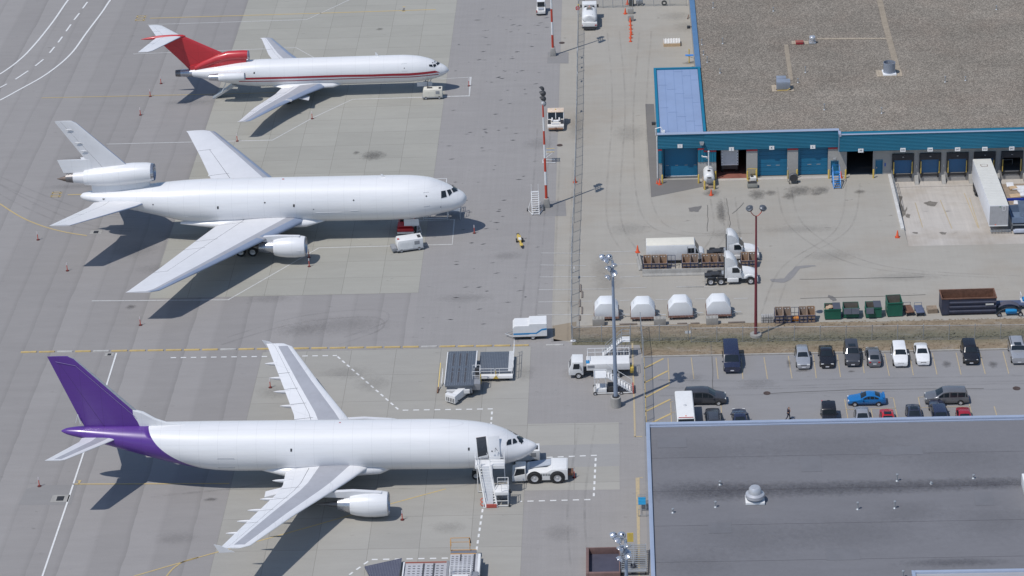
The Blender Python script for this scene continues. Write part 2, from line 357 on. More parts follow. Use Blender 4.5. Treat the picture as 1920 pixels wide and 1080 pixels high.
for ln in ([(-20, 330), (80, 372), (170, 400), (300, 408)], [(-20, 345), (70, 392), (160, 425), (260, 432)], [(640, 640), (720, 610), (700, 588), (560, 600), (420, 640)], [(985, 640), (1000, 500), (1010, 380), (1020, 240)], [(1050, 640), (1055, 480), (1062, 300)], [(1345, 372), (1352, 430), (1330, 470)], [(1365, 372), (1374, 440), (1382, 470)], [(1470, 350), (1500, 430), (1640, 500), (1900, 520)],
           [(1600, 345), (1580, 430), (1480, 500), (1440, 590)], [(1150, 60), (1160, 200), (1150, 400), (1180, 470)], [(1210, 60), (1200, 250), (1230, 420), (1400, 440)], [(1230, 720), (1400, 722), (1700, 716), (1930, 712)], [(1240, 735), (1420, 733), (1600, 728), (1930, 722)], [(1100, 800), (1080, 950), (1090, 1090)], [(980, 870), (860, 905), (700, 908), (430, 910)], [(600, 850), (500, 905), (300, 930)]):
    sl_ = smooth_line(ln, 10); P_ = [at(*p) for p in sl_]
    for off in (-.95, .95): ribbon(tm, [(p.x+off*(.25 if abs(ln[0][1]-ln[-1][1]) < 60 else 1), p.y+off*(1 if abs(ln[0][1]-ln[-1][1]) < 60 else .25)) for p in P_], .26, .038, True)
struct(tm.build('tyre_mark', trace_mat()), 'stuff')
ck = MB()
for ln in ([(1362, 372), (1366, 400), (1369, 420), (1368, 440), (1374, 448)], [(1326, 385), (1327, 410), (1325, 440)], [(1500, 524), (1620, 522), (1760, 519)], [(1395, 380), (1380, 395), (1372, 402)], [(1500, 560), (1640, 556), (1760, 552)], [(1332, 640), (1336, 690), (1337, 760)], [(1440, 738), (1600, 731), (1906, 728)]):
    Q = []
    for a_, c_ in zip(ln, ln[1:]):
        for k_ in range(5): Q.append((a_[0]+(c_[0]-a_[0])*k_/5+rt.uniform(-.8, .8), a_[1]+(c_[1]-a_[1])*k_/5+rt.uniform(-.3, .3)))
    ribbon(ck, Q, .07, .037)
struct(ck.build('asphalt_crack', mat('crack_tar', (.12, .115, .11), .8)), 'stuff')
st = blob('water_stain', [(1684, 352), (1693, 355), (1690, 368), (1697, 385), (1703, 372), (1698, 392), (1690, 402), (1694, 425), (1684, 428), (1679, 395), (1676, 360)], WET, None, 8)
struct(st)
for i, (x, y, w, h) in enumerate([(1745, 370, 13, 6), (1726, 361, 10, 5), (1762, 358, 9, 5), (1702, 396, 5, 5), (1716, 433, 6, 2), (1768, 434, 7, 3)]):
    struct(blob('water_stain', [(x-w, y-h*.3), (x, y-h), (x+w, y-h*.4), (x+w*.6, y+h), (x-w*.4, y+h*.7)], C_RAMP if i in (1, 2) else WET, None, 40+i))
rnd = random.Random(3)
scuff = MB()
for k in range(150):                      # the short dark scuffs that dot the apron edge
    X, Y = rnd.uniform(XR+1.0, -11), rnd.uniform(282, 400)
    if rnd.random() > 0.35 + 0.65*math.exp(-((X+18)/3.5)**2): continue
    l, w, a = rnd.uniform(.25, 1.1), rnd.uniform(.06, .16), rnd.uniform(-.1, .35)
    dx, dy = math.cos(a)*l/2, math.sin(a)*l/2
    scuff.add([(X-dx, Y-dy, .024), (X, Y-w, .024), (X+dx, Y+dy, .024), (X, Y+w, .024)], [(0, 1, 2, 3)])
struct(scuff.build('scuff_mark', STAIN), 'stuff')

def paint(name, col, wear, under):
    m, t, b = new_mat(name); tc = N(t, 'TexCoord').outputs['Object']
    f = noise(t, tc, 3.5, 5, 0.75); c = mixc(t, ramp(t, f, 0.5, 0.72, 0, wear), col, under); t.links.new(c, b.inputs['Base Color']); b.inputs['Roughness'].default_value = 0.75
    return m
PW = paint('white_marking_paint', (0.70, 0.70, 0.69), 0.5, (0.38, 0.37, 0.36)); PWF = paint('faded_white_paint', (0.55, 0.55, 0.54), 0.85, (0.29, 0.285, 0.28))
PY = paint('yellow_marking_paint', (0.52, 0.39, 0.17), 0.75, (0.33, 0.30, 0.25)); PYF = paint('faded_yellow_paint', (0.46, 0.37, 0.23), 0.9, (0.25, 0.24, 0.22))
def dashes(b, pts, w, on, off, z=0.032):
    P = [at(*p) for p in pts]; ph = 0.0
    for a, c in zip(P, P[1:]):
        L = (c-a).length; d = (c-a)/L; s = 0
        while s < L-0.2:
            e = min(L, s+on); ribbon(b, [(a+d*s)[:2], (a+d*e)[:2]], w, z, True); s += on+off
b = MB()
ribbon(b, smooth_line([(150, -28), (128, 0), (120, 11), (100, 40), (75, 72), (57.5, 92), (45, 105), (25, 122), (0, 139), (-30, 155)]), 0.30)
ribbon(b, smooth_line([(230, -28), (207, 0), (190, 25), (162, 62), (140, 93), (122, 112), (100, 130), (75, 147), (37, 168), (6, 185), (-20, 197)]), 0.30)
for q in ([(164, 4), (155, 16)], [(149, 25), (139, 37.5)], [(133, 46), (124, 59)], [(117, 69), (109, 80)], [(102.5, 88), (93, 99.5)], [(81.5, 111.5), (66, 124)], [(53, 133), (29, 149)], [(13, 157.5), (0, 164.5)], [(172, -8), (180, -20)]): ribbon(b, q, 0.28)
struct(b.build('taxiway_marking', PW))
b = MB()
ribbon(b, [(277, 46.5), (575, 37), (655, 0), (690, -16)], 0.16)
ribbon(b, [(250, 101.5), (555, 89.5), (590, 109)], 0.16); ribbon(b, [(590, 109), (640, 132), (838, 147.5)], 0.14)
ribbon(b, [(838, 147.5), (882.5, 145), (880, 180), (661, 186.5), (585, 222), (511, 263), (200, 270.5)], 0.17)
ribbon(b, [(172, 564.5), (428, 562.5), (598, 465), (848, 458.5), (852, 412), (745, 416)], 0.18)
struct(b.build('stand_marking', PWF))
b = MB(); ribbon(b, [(218.5, 662), (200, 722), (155, 855), (128, 937), (79, 1082)], 0.20)
for q in ([(320, 671), (632, 667)], [(633, 669), (748, 769)], [(755, 769.5), (924, 767)], [(922.5, 772), (916, 860)], [(1025, 858), (1119, 854)], [(1117, 859), (1113, 937)], [(1107, 937), (975, 940.5)],
          [(905, 955), (892, 1042)], [(884, 1046), (697, 1049.5)], [(690, 1053), (655, 1078)]): dashes(b, q, 0.22, 0.68, 0.58)
struct(b.build('stand_dash_marking', PW))
b = MB()
for q in ([(1015, 474.5), (1092, 475.5)], [(1013, 497), (1098, 498.5)], [(1012, 519.5), (1118, 519)], [(1010, 543.5), (1143, 542)], [(1009, 566.5), (1110, 565)], [(1008, 590.5), (1112, 590)], [(1128, 473), (1200, 471)], [(1156, 496), (1198, 495)], [(1163, 520), (1200, 518)],
          [(1162, 541), (1212, 539)], [(1268, 538.5), (1345, 538)], [(1162, 564), (1182, 563)], [(1229, 562), (1252, 561.5)], [(1303, 561), (1322, 560.5)], [(1376, 560), (1402, 559.5)], [(1268, 538), (1320, 538)]): ribbon(b, q, 0.11)
struct(b.build('bay_marking', PWF))
b = MB()
ribbon(b, [(78, 183.8), (337, 178.2), (600, 172)], 0.17); ribbon(b, [(281, 34.5), (600, 25), (817, 18)], 0.26)
ribbon(b, smooth_line([(-20, 372), (0, 382.5), (22, 397), (50, 412.5), (87, 426.5), (125, 436), (163, 442)]), 0.2)
ribbon(b, [(127, 365.5), (240, 362)], 0.22); ribbon(b, [(136, 908), (430, 907)], 0.2)
ribbon(b, smooth_line([(250, 1081), (350, 1052), (402, 1037), (513, 1007), (620, 977), (733, 945), (836, 917)]), 0.16)
ribbon(b, smooth_line([(312, 1081), (325, 1066), (345, 1053), (372, 1045)]), 0.16)
for cx, cy in ((264.5, 34.5), (106, 365)):          # worn stand numbers in a frame, seen end on
    for dy in (-4.5, -1.5, 1.5, 4.5): ribbon(b, [(cx-10-dy*.4, cy+dy), (cx+10-dy*.4, cy+dy)], 0.16)
    ribbon(b, [(cx-6, cy-5), (cx-8, cy-1)], 0.2); ribbon(b, [(cx+8, cy-5), (cx+6, cy-1)], 0.2); ribbon(b, [(cx-9, cy+1), (cx-10, cy+5)], 0.2); ribbon(b, [(cx+6, cy+1), (cx+4, cy+5)], 0.2)
ribbon(b, [(754, 21), (760, 20.8)], 0.5); ribbon(b, [(755, 13), (760, 13)], 0.3); ribbon(b, [(145, 901.5), (150, 901.5), (147.5, 908)], 0.15)
struct(b.build('lead_in_marking', PY))
sheet('stand_marking', [at(*p) for p in ((756, 15.5), (759.5, 15.5), (758, 20), (754.5, 20))], 0.036, A_PATCH)
b = MB()
ribbon(b, [(1185.7, 644), (1190.5, 810), (1190.3, 819.5)], 0.2); ribbon(b, [(1190, 819), (1204, 818.6)], 0.2); ribbon(b, [(1205, 896), (1195.4, 896.2), (1198.5, 1082)], 0.2)
for x0, y0, x1, y1 in ((1296, 671, 1301, 711), (1342.5, 671, 1346.5, 711), (1390, 672, 1393, 711), (1432.5, 670, 1439, 711), (1478, 667.5, 1485, 710), (1525, 666, 1530.5, 709), (1570, 665, 1576, 707.5), (1615, 665, 1620.5, 700), (1658.7, 663.5, 1667.5, 705), (1705, 662.5, 1712.5, 704),
                       (1748, 662, 1757, 703), (1792.5, 661.5, 1802, 703), (1837, 661.5, 1847.5, 702), (1880.5, 659.5, 1891.5, 701), (1583.7, 748.7, 1590, 787), (1675, 746, 1683, 785), (1721.7, 745, 1727.5, 777), (1817, 756, 1823, 782), (1864, 762, 1869, 780), (1633, 767, 1637, 786), (1351, 752, 1354, 785), (1771, 764, 1775, 780)): ribbon(b, [(x0, y0), (x1, y1)], 0.11)
for q in ([(1587, 768), (1680, 765.6)], [(1725, 764.5), (1819, 762.5)], [(1675, 746.3), (1668, 746.6)], [(1721.7, 745), (1735, 744.6)], [(1252.5, 672), (1255, 722)], [(1257.5, 753), (1259, 792)], [(1255, 754), (1262, 753.5)], [(1258, 773.5), (1268, 773)]): ribbon(b, q, 0.10)
struct(b.build('parking_marking', PYF))
b = MB()
ribbon(b, [(1207, 670.5), (1211.5, 795)], 0.16)
for q in ([(1207.5, 691), (1244, 672.5)], [(1208, 718), (1252.5, 695.5)], [(1209, 746), (1254, 722)], [(1210, 772), (1257, 749)], [(1222, 793), (1258, 776)]): ribbon(b, q, 0.26)
struct(b.build('hatch_marking', PY))
# ramp lines follow the slope of the loading ramp
b = MB()
for (x0, y0, x1, y1) in ((1808, 360, 1834, 426), (1818, 370, 1836, 428), (1762, 372, 1785, 428), (1716, 380, 1730, 425)):
    p, q = at(x0, y0, -1), at(x1, y1, -.3)
    for s in ((p, q),):
        zz = [rampz(k.y)+0.012 for k in s]; b.add([(p.x-.06, p.y, zz[0]), (p.x+.06, p.y, zz[0]), (q.x+.06, q.y, zz[1]), (q.x-.06, q.y, zz[1])], [(0, 1, 2, 3)])
struct(b.build('ramp_marking', PYF))
# kerb between the grass and the parking lot, kerb stones
k = MB(); k.box(1.9, 120, 276.75, 277.0, 0, 0.13); struct(k.build('kerb', CONC, bevel=0.02))
sheet('yard_soil', [(-9.0, 281.4), (-6.3, 281.6), (-6.2, 286.5), (-9.2, 285.5)], 0.012, DIRT)

# grass: a strip of short dry tufts on both sides of the fence
def grass_mat():
    m, t, b = new_mat('dry_grass'); tc = N(t, 'TexCoord').outputs['Object']; sx = N(t, 'SeparateXYZ'); t.links.new(tc, sx.inputs[0])
    f = noise(t, stretch(t, tc, (0.5, 1.4, 1)), 0.9, 5, 0.72)
    near = ramp(t, math_(t, 'ABSOLUTE', math_(t, 'SUBTRACT', math_(t, 'MULTIPLY_ADD', noise(t, tc, 0.5, 4), 2.4, sx.outputs['Y']), 281.9)), 0.5, 2.6, 1, 0)
    c = mixc(t, ramp(t, f, 0.35, 0.65), (0.225, 0.175, 0.125), (0.345, 0.28, 0.205))
    c = mixc(t, math_(t, 'MULTIPLY', near, 0.75), c, (0.145, 0.15, 0.10))
    c = mixc(t, ramp(t, noise(t, stretch(t, tc, (0.6, 1.6, 1)), 0.45, 5, 0.7), 0.55, 0.72, 0, 0.8), c, (0.34, 0.315, 0.285))
    c = mixc(t, ramp(t, noise(t, tc, 7, 3), 0.3, 0.7, 0, 0.35), c, (0.11, 0.09, 0.055))
    t.links.new(c, b.inputs['Base Color']); b.inputs['Roughness'].default_value = 0.95; b.inputs['Specular IOR Level'].default_value = 0.1
    return m
GRASS = grass_mat()
sheet('grass_strip', [(-6.7, 280.3), (1.6, 280.0), (1.9, 277.0), (120, 277.0), (120, 284.7), (30, 284.7), (17, 285.1), (-6.6, 285.3)], 0.030, GRASS)
gb = MB(); rnd = random.Random(11)
for i in range(9000):
    X = rnd.uniform(-6.6, 52); Y = rnd.uniform(277.05, 285.0)
    if X < 1.9 and Y < 280.4: continue
    h = rnd.uniform(.03, .09)*(1.6 if abs(Y-280.7) < .7 else 1); a = rnd.uniform(0, 6.28); w = rnd.uniform(.08, .22)
    dx, dy = math.cos(a)*w, math.sin(a)*w; lx, ly = rnd.uniform(-.1, .1), rnd.uniform(-.1, .1)
    gb.add([(X-dx, Y-dy, .02), (X+dx, Y+dy, .02), (X+lx+dx*.3, Y+ly+dy*.3, h), (X+lx-dx*.4, Y+ly-dy*.4, h*.8)], [(0, 1, 2, 3)])
struct(gb.build('grass', GRASS), 'stuff')

# yellow painted kerb blocks along the edge of the apron
kb = MB().prism([(-.14, 0), (.14, 0), (.10, .15), (-.10, .15)], 'x', -0.98, 0.98)
YBLK = mat('yellow_kerb_paint', (0.52, 0.385, 0.16), 0.7, 0, 0.15, 1.2, 0.7, (0.36, 0.33, 0.29)); BARE = mat('bare_kerb', (0.45, 0.44, 0.42), 0.8, 0, 0.15, 2)
proto = kb.build('kerb_block', YBLK, bevel=0.03); pw = kb.build('kerb_block', BARE, bevel=0.03)
first = True; firstw = True; x = 54.0; i = 0
while x < 1000:
    y = 661-13.0*(x-37)/963; q = at(x, y)
    bare = i in (2, 4, 11, 22); src = pw if bare else proto
    if (bare and firstw) or (not bare and first): o = src; 
    else: o = src.copy(); COL.objects.link(o)
    if bare: firstw = False
    else: first = False
    o.location = (q.x, q.y, 0.0); o.rotation_euler = (0, 0, rnd.uniform(-.015, .02))
    tag(o, 'bare grey kerb block with its paint gone in the row along the apron' if bare else 'yellow painted concrete kerb block in the row along the apron', 'kerb block', 'bare kerb blocks along the apron' if bare else 'yellow kerb blocks along the apron')
    x += 33.9+i*0.02; i += 1
for j, (x, y) in enumerate(((1040, 647.5),)):
    o = pw.copy(); COL.objects.link(o); q = at(x, y); o.location = q; o.rotation_euler = (0, 0, 0.0); o.scale = (1.1, 1, 1); tag(o, 'loose white kerb block lying below the fence corner', 'kerb block')
# inlet grates and manhole covers
def grate(px, py, w, d, label, framed=True):
    q = at(px, py); t_ = thing('drain_grate', label, 'drain', (q.x, q.y, 0))
    if framed: MB().box(-w*1.0, w*1.0, -d, d, 0.012, 0.032).build('frame', CONC, t_)
    k = MB()
    for i in range(7): k.box(-w*.35+w*.1*i, -w*.3+w*.1*i, -d*.6, d*.6, 0.03, 0.045)
    k.box(-w*.4, w*.42, -d*.65, d*.65, 0.028, 0.036, 1); k.build('grating', [DARK, BLACK], t_)
grate(113, 935, 1.0, .75, 'square drain inlet in a pale slab near the purple tail')
grate(180, 435.5, .8, .6, 'drain inlet with concrete rim under the white tri-jet tail')
grate(205, 665, .55, .4, 'small drain inlet just below the yellow kerb row')
def manhole(px, py, r, label):
    q = at(px, py); o = MB().lathe([(0.0, r), (0.03, r), (0.035, r*.85), (0.028, r*.8), (0.03, 0.01)], (0, 0, 0), 'z', 20).build('manhole_cover', mat('manhole_iron', (.085, .06, .052), .7, .2, .2, 3), None, True, loc=(q.x, q.y, 0.01)); tag(o, label, 'manhole')
manhole(1053.5, 80.5, .45, 'round rusty manhole cover beside the far red and white mast'); manhole(1049.5, 272.5, .42, 'round manhole cover next to the fence, above the small stand')
manhole(1438, 737.5, .42, 'round manhole cover in the middle of the parking lot'); manhole(1906, 728.5, .45, 'rusty manhole cover near the right end of the lot')
# ------------------------------------------------------------------ aircraft
def hull_mat(name, col, lines=.05):
    """painted skin with faint frame seams, lap joints and streaks of grime along the airflow"""
    m, t, b = new_mat(name); tc = N(t, 'TexCoord').outputs['Object']; sx = N(t, 'SeparateXYZ'); t.links.new(tc, sx.inputs[0])
    st_ = noise(t, stretch(t, tc, (.22, 1.2, 2.6)), .9, 5, .65); v = ramp(t, st_, .35, .75, 1.0, .93)
    for ax, p, wd, amt in (('X', 2.15, .012, lines), ('Z', 1.15, .010, lines*.7)):
        k = math_(t, 'LESS_THAN', math_(t, 'ABSOLUTE', math_(t, 'SUBTRACT', math_(t, 'FRACT', math_(t, 'DIVIDE', sx.outputs[ax], p)), .5)), wd); v = math_(t, 'MULTIPLY', v, math_(t, 'MULTIPLY_ADD', k, -amt*2, 1))
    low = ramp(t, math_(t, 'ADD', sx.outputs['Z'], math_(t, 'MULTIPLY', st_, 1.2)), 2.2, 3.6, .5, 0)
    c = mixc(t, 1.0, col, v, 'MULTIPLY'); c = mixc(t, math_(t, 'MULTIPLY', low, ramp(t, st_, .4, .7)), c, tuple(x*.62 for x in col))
    t.links.new(c, b.inputs['Base Color']); t.links.new(ramp(t, st_, .3, .7, .28, .42), b.inputs['Roughness']); b.inputs['Coat Weight'].default_value = .2; b.inputs['Coat Roughness'].default_value = .12; MATS[name] = m; return m
PWHITE = hull_mat('aircraft_white', (0.755, 0.755, 0.765))
PWH2 = mat('aircraft_offwhite', (0.67, 0.67, 0.685), 0.38, 0, 0.03, 0.6, 0.12, (0.42, 0.40, 0.38))
WGREY = mat('wing_grey', (0.375, 0.38, 0.41), 0.5, 0.0, 0.05, 0.5, 0.15)
WBLUE = mat('slat_blue_grey', (0.235, 0.285, 0.385), 0.45, 0.0, 0.06, 0.5)
GAP = mat('panel_gap', (0.12, 0.12, 0.13), 0.7)
PURPLE = hull_mat('purple_paint', (0.10, 0.036, 0.255), .10)
PRED = hull_mat('aircraft_red', (0.52, 0.035, 0.045), .08)
STRIPE = mat('stripe_red', (0.33, 0.02, 0.035), 0.35)
STEEL = mat('bare_metal', (0.46, 0.47, 0.50), 0.28, 0.8, 0.08, 2)
HOT = mat('heat_stained_metal', (0.20, 0.19, 0.19), 0.42, 0.6, 0.2, 2)
INTAKE = mat('intake_dark', (0.03, 0.035, 0.045), 0.5)

class Interp:
    """monotone cubic through a table of station rows"""
    def __init__(s, rows):
        s.r = sorted(rows); s.n = len(s.r); s.sl = []
        for c in range(1, len(s.r[0])):
            x = [q[0] for q in s.r]; y = [q[c] for q in s.r]
            d = [(y[i+1]-y[i])/(x[i+1]-x[i]) for i in range(s.n-1)]
            m = [d[0]]+[0 if d[i-1]*d[i] <= 0 else 2*d[i-1]*d[i]/(d[i-1]+d[i]) for i in range(1, s.n-1)]+[d[-1]]
            s.sl.append(m)
    def __call__(s, x):
        r = s.r; x = min(max(x, r[0][0]), r[-1][0]); i = 0
        while i < s.n-2 and x > r[i+1][0]: i += 1
        h = r[i+1][0]-r[i][0]; t = (x-r[i][0])/h; out = []
        for c in range(1, len(r[0])):
            a, b_ = r[i][c], r[i+1][c]; m0, m1 = s.sl[c-1][i]*h, s.sl[c-1][i+1]*h
            out.append((2*t**3-3*t*t+1)*a+(t**3-2*t*t+t)*m0+(-2*t**3+3*t*t)*b_+(t**3-t*t)*m1)
        return out
class Plane:
    def __init__(s, label, px, Y, hd, tilt, stations, z=0.0):
        s.root = thing('cargo_airplane', label, 'airplane', (px, Y, z), R(hd), 'cargo airplanes parked on the apron')
        s.root.rotation_euler = (0, R(tilt), R(hd)); s.I = Interp(stations)
        s.M = Matrix.Translation((px, Y, z)) @ s.root.rotation_euler.to_matrix().to_4x4()
        s.inv = s.M.inverted(); s.x0 = max(q[0] for q in stations); s.x1 = min(q[0] for q in stations)
    def pt(s, x, a, off=0.0):
        """fuselage surface: a is the angle from the top, negative towards the near (right) side"""
        top, bot, w = s.I(x); zc = (top+bot)/2; h = (top-bot)/2
        return Vector((x, (w+off)*math.sin(a), zc+(h+off)*math.cos(a)))
    def fuselage(s, mats, mf=None, n=48):
        xs = []; x = 0.0; L = -s.x1
        while x < L: xs.append(-x); x += 0.12 if x < 2 else (0.35 if x < 9 else (0.9 if x < L*0.6 else (0.45 if x < L-1.5 else 0.12)))
        xs.append(s.x1)
        rings = [[s.pt(x, 2*math.pi*i/n) for i in range(n)] for x in xs]
        b = MB().loft(rings, mf=(lambda k, i: mf((xs[k]+xs[k+1])/2, 2*math.pi*(i+.5)/n)) if mf else None)
        o = b.build('fuselage', mats, s.root, True, ang=60)
        s.bvh = BVHTree.FromPolygons([tuple(v) for v in b.v], b.f); return o
    def hit(s, px, py, off=0.025):
        o = s.inv @ Vector((0, 0, CAM_H)); d = (s.inv.to_3x3() @ ray(px, py)).normalized()
        p, nrm, _, _ = s.bvh.ray_cast(o, d)
        if p is None: return None
        if nrm.dot(d) > 0: nrm = -nrm
        return p + nrm*off
    def decal(s, name, px, m, off=0.025, both=False, parent=None):
        c = (sum(p[0] for p in px)/len(px), sum(p[1] for p in px)/len(px)); E = []
        for a_, d_ in zip(px, px[1:]+px[:1]): E += [(a_[0]+(d_[0]-a_[0])*k/4, a_[1]+(d_[1]-a_[1])*k/4) for k in range(4)]
        def grab(e, f):
            for k in range(8):
                p = s.hit(c[0]+(e[0]-c[0])*f*(1-.11*k), c[1]+(e[1]-c[1])*f*(1-.11*k), off)
                if p: return p
        rings = [[grab(e, f) for e in E] for f in (.02, .35, .68, 1)]
        o = None
        for sg in ((1, -1) if both else (1,)):
            if any(p is None for r in rings for p in r): continue
            q = MB().loft([[(p.x, p.y*sg, p.z) for p in r] for r in rings], caps=False).build(name, m, parent[sg] if isinstance(parent, dict) else (parent or s.root)); o = {**(o or {}), sg: q}
        return o if both else (o or {}).get(1)
    def strip(s, name, top, bot, m, nseg=40, off=0.02, both=True):
        def samp(pl, t):
            f = t*(len(pl)-1); i = min(int(f), len(pl)-2); f -= i; return (pl[i][0]+(pl[i+1][0]-pl[i][0])*f, pl[i][1]+(pl[i+1][1]-pl[i][1])*f)
        b = MB()
        for sg in ((1, -1) if both else (1,)):
            rows = []
            for k in range(nseg+1):
                a, c = samp(top, k/nseg), samp(bot, k/nseg); row = []
                for j in range(4):
                    p = s.hit(a[0]+(c[0]-a[0])*j/3, a[1]+(c[1]-a[1])*j/3, off)
                    if p: row.append((p.x, p.y*sg, p.z))
                if len(row) == 4: rows.append(row)
            b.loft(rows, closed=False, caps=False)
        return b.build(name, m, s.root, True)
    def window(s, name, px, frame=True):
        """glass with a slim frame, on both sides of the nose"""
        c = (sum(p[0] for p in px)/len(px), sum(p[1] for p in px)/len(px))
        g = s.decal(name, list(px), GLASS, 0.035, True)
        if frame and g: s.decal('frame', [(c[0]+(p[0]-c[0])*1.16, c[1]+(p[1]-c[1])*1.16) for p in px], PWH2 if frame is True else frame, 0.022, True, g)
        return g
    def outline(s, name, px, m, r=0.02, closed=True, both=True):
        P = [s.hit(*q, off=0.012) for q in px]; P = [p for p in P if p]
        if closed: P.append(P[0])
        b = MB().path(P, r, 4)
        if both: b.path([(p.x, -p.y, p.z) for p in P], r, 4)
        return b.build(name, m, s.root)
CF = [0, .006, .02, .05, .10, .16, .165, .2, .3, .4, .5, .58, .66, .70, .708, .80, .9, 1.0]
def foil(c, t): return t*5*(0.2969*math.sqrt(c)-0.1260*c-0.3516*c*c+0.2843*c**3-0.1036*c**4)+0.001
def airfoil_ring(xle, xte, t, place_):
    ch = xle-xte; up = [(c, foil(c, t)) for c in CF]; lo = [(c, -foil(c, t)*.75) for c in reversed(CF[1:-1])]
    return [place_(xle-c*ch, z*ch) for c, z in up+lo]
def wing(parent, name, sts, zone, mats, side=1, gaps=(), vertical=False):
    """sts rows: span, x of leading edge, x of trailing edge, height, thickness ratio"""
    I = Interp([tuple(q) for q in sts]) if len(sts) > 3 else None
    ks = sorted(set([q[0] for q in sts]+[g+e for g in gaps for e in (-.035, .035)]))
    def row(k):
        for a, b_ in zip(sts, sts[1:]):
            if a[0]-1e-6 <= k <= b_[0]+1e-6:
                f = (k-a[0])/(b_[0]-a[0]); return [a[i]+(b_[i]-a[i])*f for i in range(1, 5)]
    rings = []
    for k in ks:
        xl, xt, z, t = row(k)
        rings.append(airfoil_ring(xl, xt, t, (lambda x, d, k=k, z=z: (x, d, k)) if vertical else (lambda x, d, k=k, z=z: (x, side*k, z+d))))
    nU = len(CF)-1
    def mf(kk, i):
        c = (CF[i]+CF[i+1])/2 if i < nU else (CF[2*nU-i]+CF[max(0, 2*nU-i-1)])/2
        if any(abs((ks[kk]+ks[kk+1])/2-g) < .03 for g in gaps) and c > .66: return 3
        return zone(c, (ks[kk]+ks[kk+1])/2, i < nU)
    return MB().loft(rings, mf=mf).build(name, mats, parent, True, ang=50)
def pod(parent, name, x0, x1, y, z, r, m, up=0.0):
    """canoe shaped fairing"""
    rings = []
    for k in range(9):
        t = k/8; rr = r*max(0.04, math.sin(math.pi*min(1, t*.85+.13))**0.7)
        rings.append([(x0+(x1-x0)*t, y+rr*.62*math.cos(a*math.pi/5), z+up*t+rr*math.sin(a*math.pi/5)) for a in range(10)])
    return MB().loft(rings).build(name, m, parent, True, ang=60)
def turbofan(parent, y, z, xi, xe, R0, xcore, xplug, zt=0.0, cowl=PWHITE, pylon=None, rcore=0.62):
    """nacelle along x: inlet at xi, end of the cowl at xe, core nozzle to xcore, plug to xplug"""
    L = xi-xe; n = 32
    e = MB().lathe([(xi-L*.03, R0*.93), (xi-L*.12, R0*.985), (xi-L*.35, R0*1.04), (xi-L*.6, R0*1.02), (xi-L*.85, R0*.92), (xe, R0*.80), (xe+.02, R0*.76), (xe+L*.2, R0*.72)], (0, y, z), 'x', n).build('engine', cowl, parent, True, ang=50)
    MB().lathe([(xi-L*.03, R0*.931), (xi-L*.008, R0*.90), (xi, R0*.865), (xi-L*.02, R0*.82), (xi-L*.10, R0*.79)], (0, y, z), 'x', n).build('inlet_lip', STEEL, e, True, ang=60)
    f = MB().lathe([(xi-L*.10, R0*.79), (xi-L*.3, R0*.80), (xi-L*.31, R0*.25), (xi-L*.2, R0*.16), (xi-L*.14, 0.01)], (0, y, z), 'x', n)
    f.build('fan', INTAKE, e, True, ang=50)
    MB().lathe([(xe+L*.25, R0*rcore*1.08), (xe, R0*rcore*1.05), (xe-(xe-xcore)*.5, R0*rcore*.9), (xcore, R0*rcore*.70), (xcore+.03, R0*rcore*.64), (xcore+.4, R0*rcore*.6)], (0, y, z), 'x', n, ms=[0, 0, 0, 1, 1]).build('core_nozzle', [STEEL, HOT], e, True, ang=40)
    MB().lathe([(xcore+.5, R0*rcore*.45), (xcore, R0*rcore*.42), (xcore-(xcore-xplug)*.6, R0*rcore*.2), (xplug, 0.02)], (0, y, z), 'x', 20).build('exhaust_plug', HOT, e, True)
    return e
def gear(pl, x, y, ztop, r, w, rows, gap, nose=False):
    g = MB().tube((x, y, r), (x, y, ztop), r*.22, 10).tube((x+.05, y, r*1.2), (x+.9, y, ztop), r*.12, 8)
    g.box(x-.35, x+.35, y-(w*.9), y-(w*.9)+.04, r*2.2, min(ztop, r*4.2))
    o = g.build('nose_gear' if nose else 'main_gear', GREY, pl.root)
    for dx in rows:
        for s in (-1, 1): wheel(o, x+dx, y+s*gap, r, w)
    return o

# ---- tri-jet with the red tail (top of the picture)
S = Plane('white tri-jet with red tail, T-shaped tailplane and red side stripe', -25.880, 362.306, 0.727, 0.0, [
    (0, 3.32, 3.24, .04), (-.15, 3.62, 3.02, .30), (-.5, 4.0, 2.78, .62), (-1.0, 4.3, 2.52, .86), (-1.7, 4.62, 2.28, 1.12), (-2.5, 5.1, 2.08, 1.37), (-3.25, 5.36, 1.95, 1.55), (-4.8, 5.72, 1.80, 1.78), (-7, 5.9, 1.70, 1.88), (-12, 5.92, 1.68, 1.88), (-28, 5.92, 1.70, 1.88),
    (-31, 5.80, 1.98, 1.80), (-34, 5.45, 2.55, 1.48), (-36.5, 5.08, 3.10, 1.08), (-38, 4.85, 3.42, .78), (-38.9, 4.74, 3.60, .60)])
S.fuselage(PWHITE)
MB().lathe([(-38.6, .62), (-39.2, .60), (-40.6, .56), (-41.4, .50), (-41.38, .45), (-40.2, .43), (-39.6, .01)], (0, 0, 4.16), 'x', 24, ms=[0, 0, 1, 1, 1, 1]).build('exhaust_nozzle', [STEEL, HOT], S.root, True)
T3, T4 = (700, 80), 9.0
z3 = lambda x, y: (700+x/9, 80+y/9)
top = [(358, 144.2), (400, 147.0), (459, 145.7), (545, 143.6), (640, 140.4)]+[z3(*q) for q in ((0, 534), (300, 522), (600, 515), (750, 505), (900, 490), (1040, 472))]
bot = [(358, 147.6), (400, 150.8), (459, 149.3), (545, 147.2), (640, 144.2)]+[z3(*q) for q in ((0, 572), (300, 560), (600, 556), (750, 544), (900, 528), (1125, 499))]
S.strip('red_stripe', top, bot, STRIPE)
top2 = [(448, 152.1), (545, 150.7), (640, 147.3)]+[z3(*q) for q in ((0, 588), (300, 578), (600, 574), (750, 563), (900, 549), (1100, 527))]
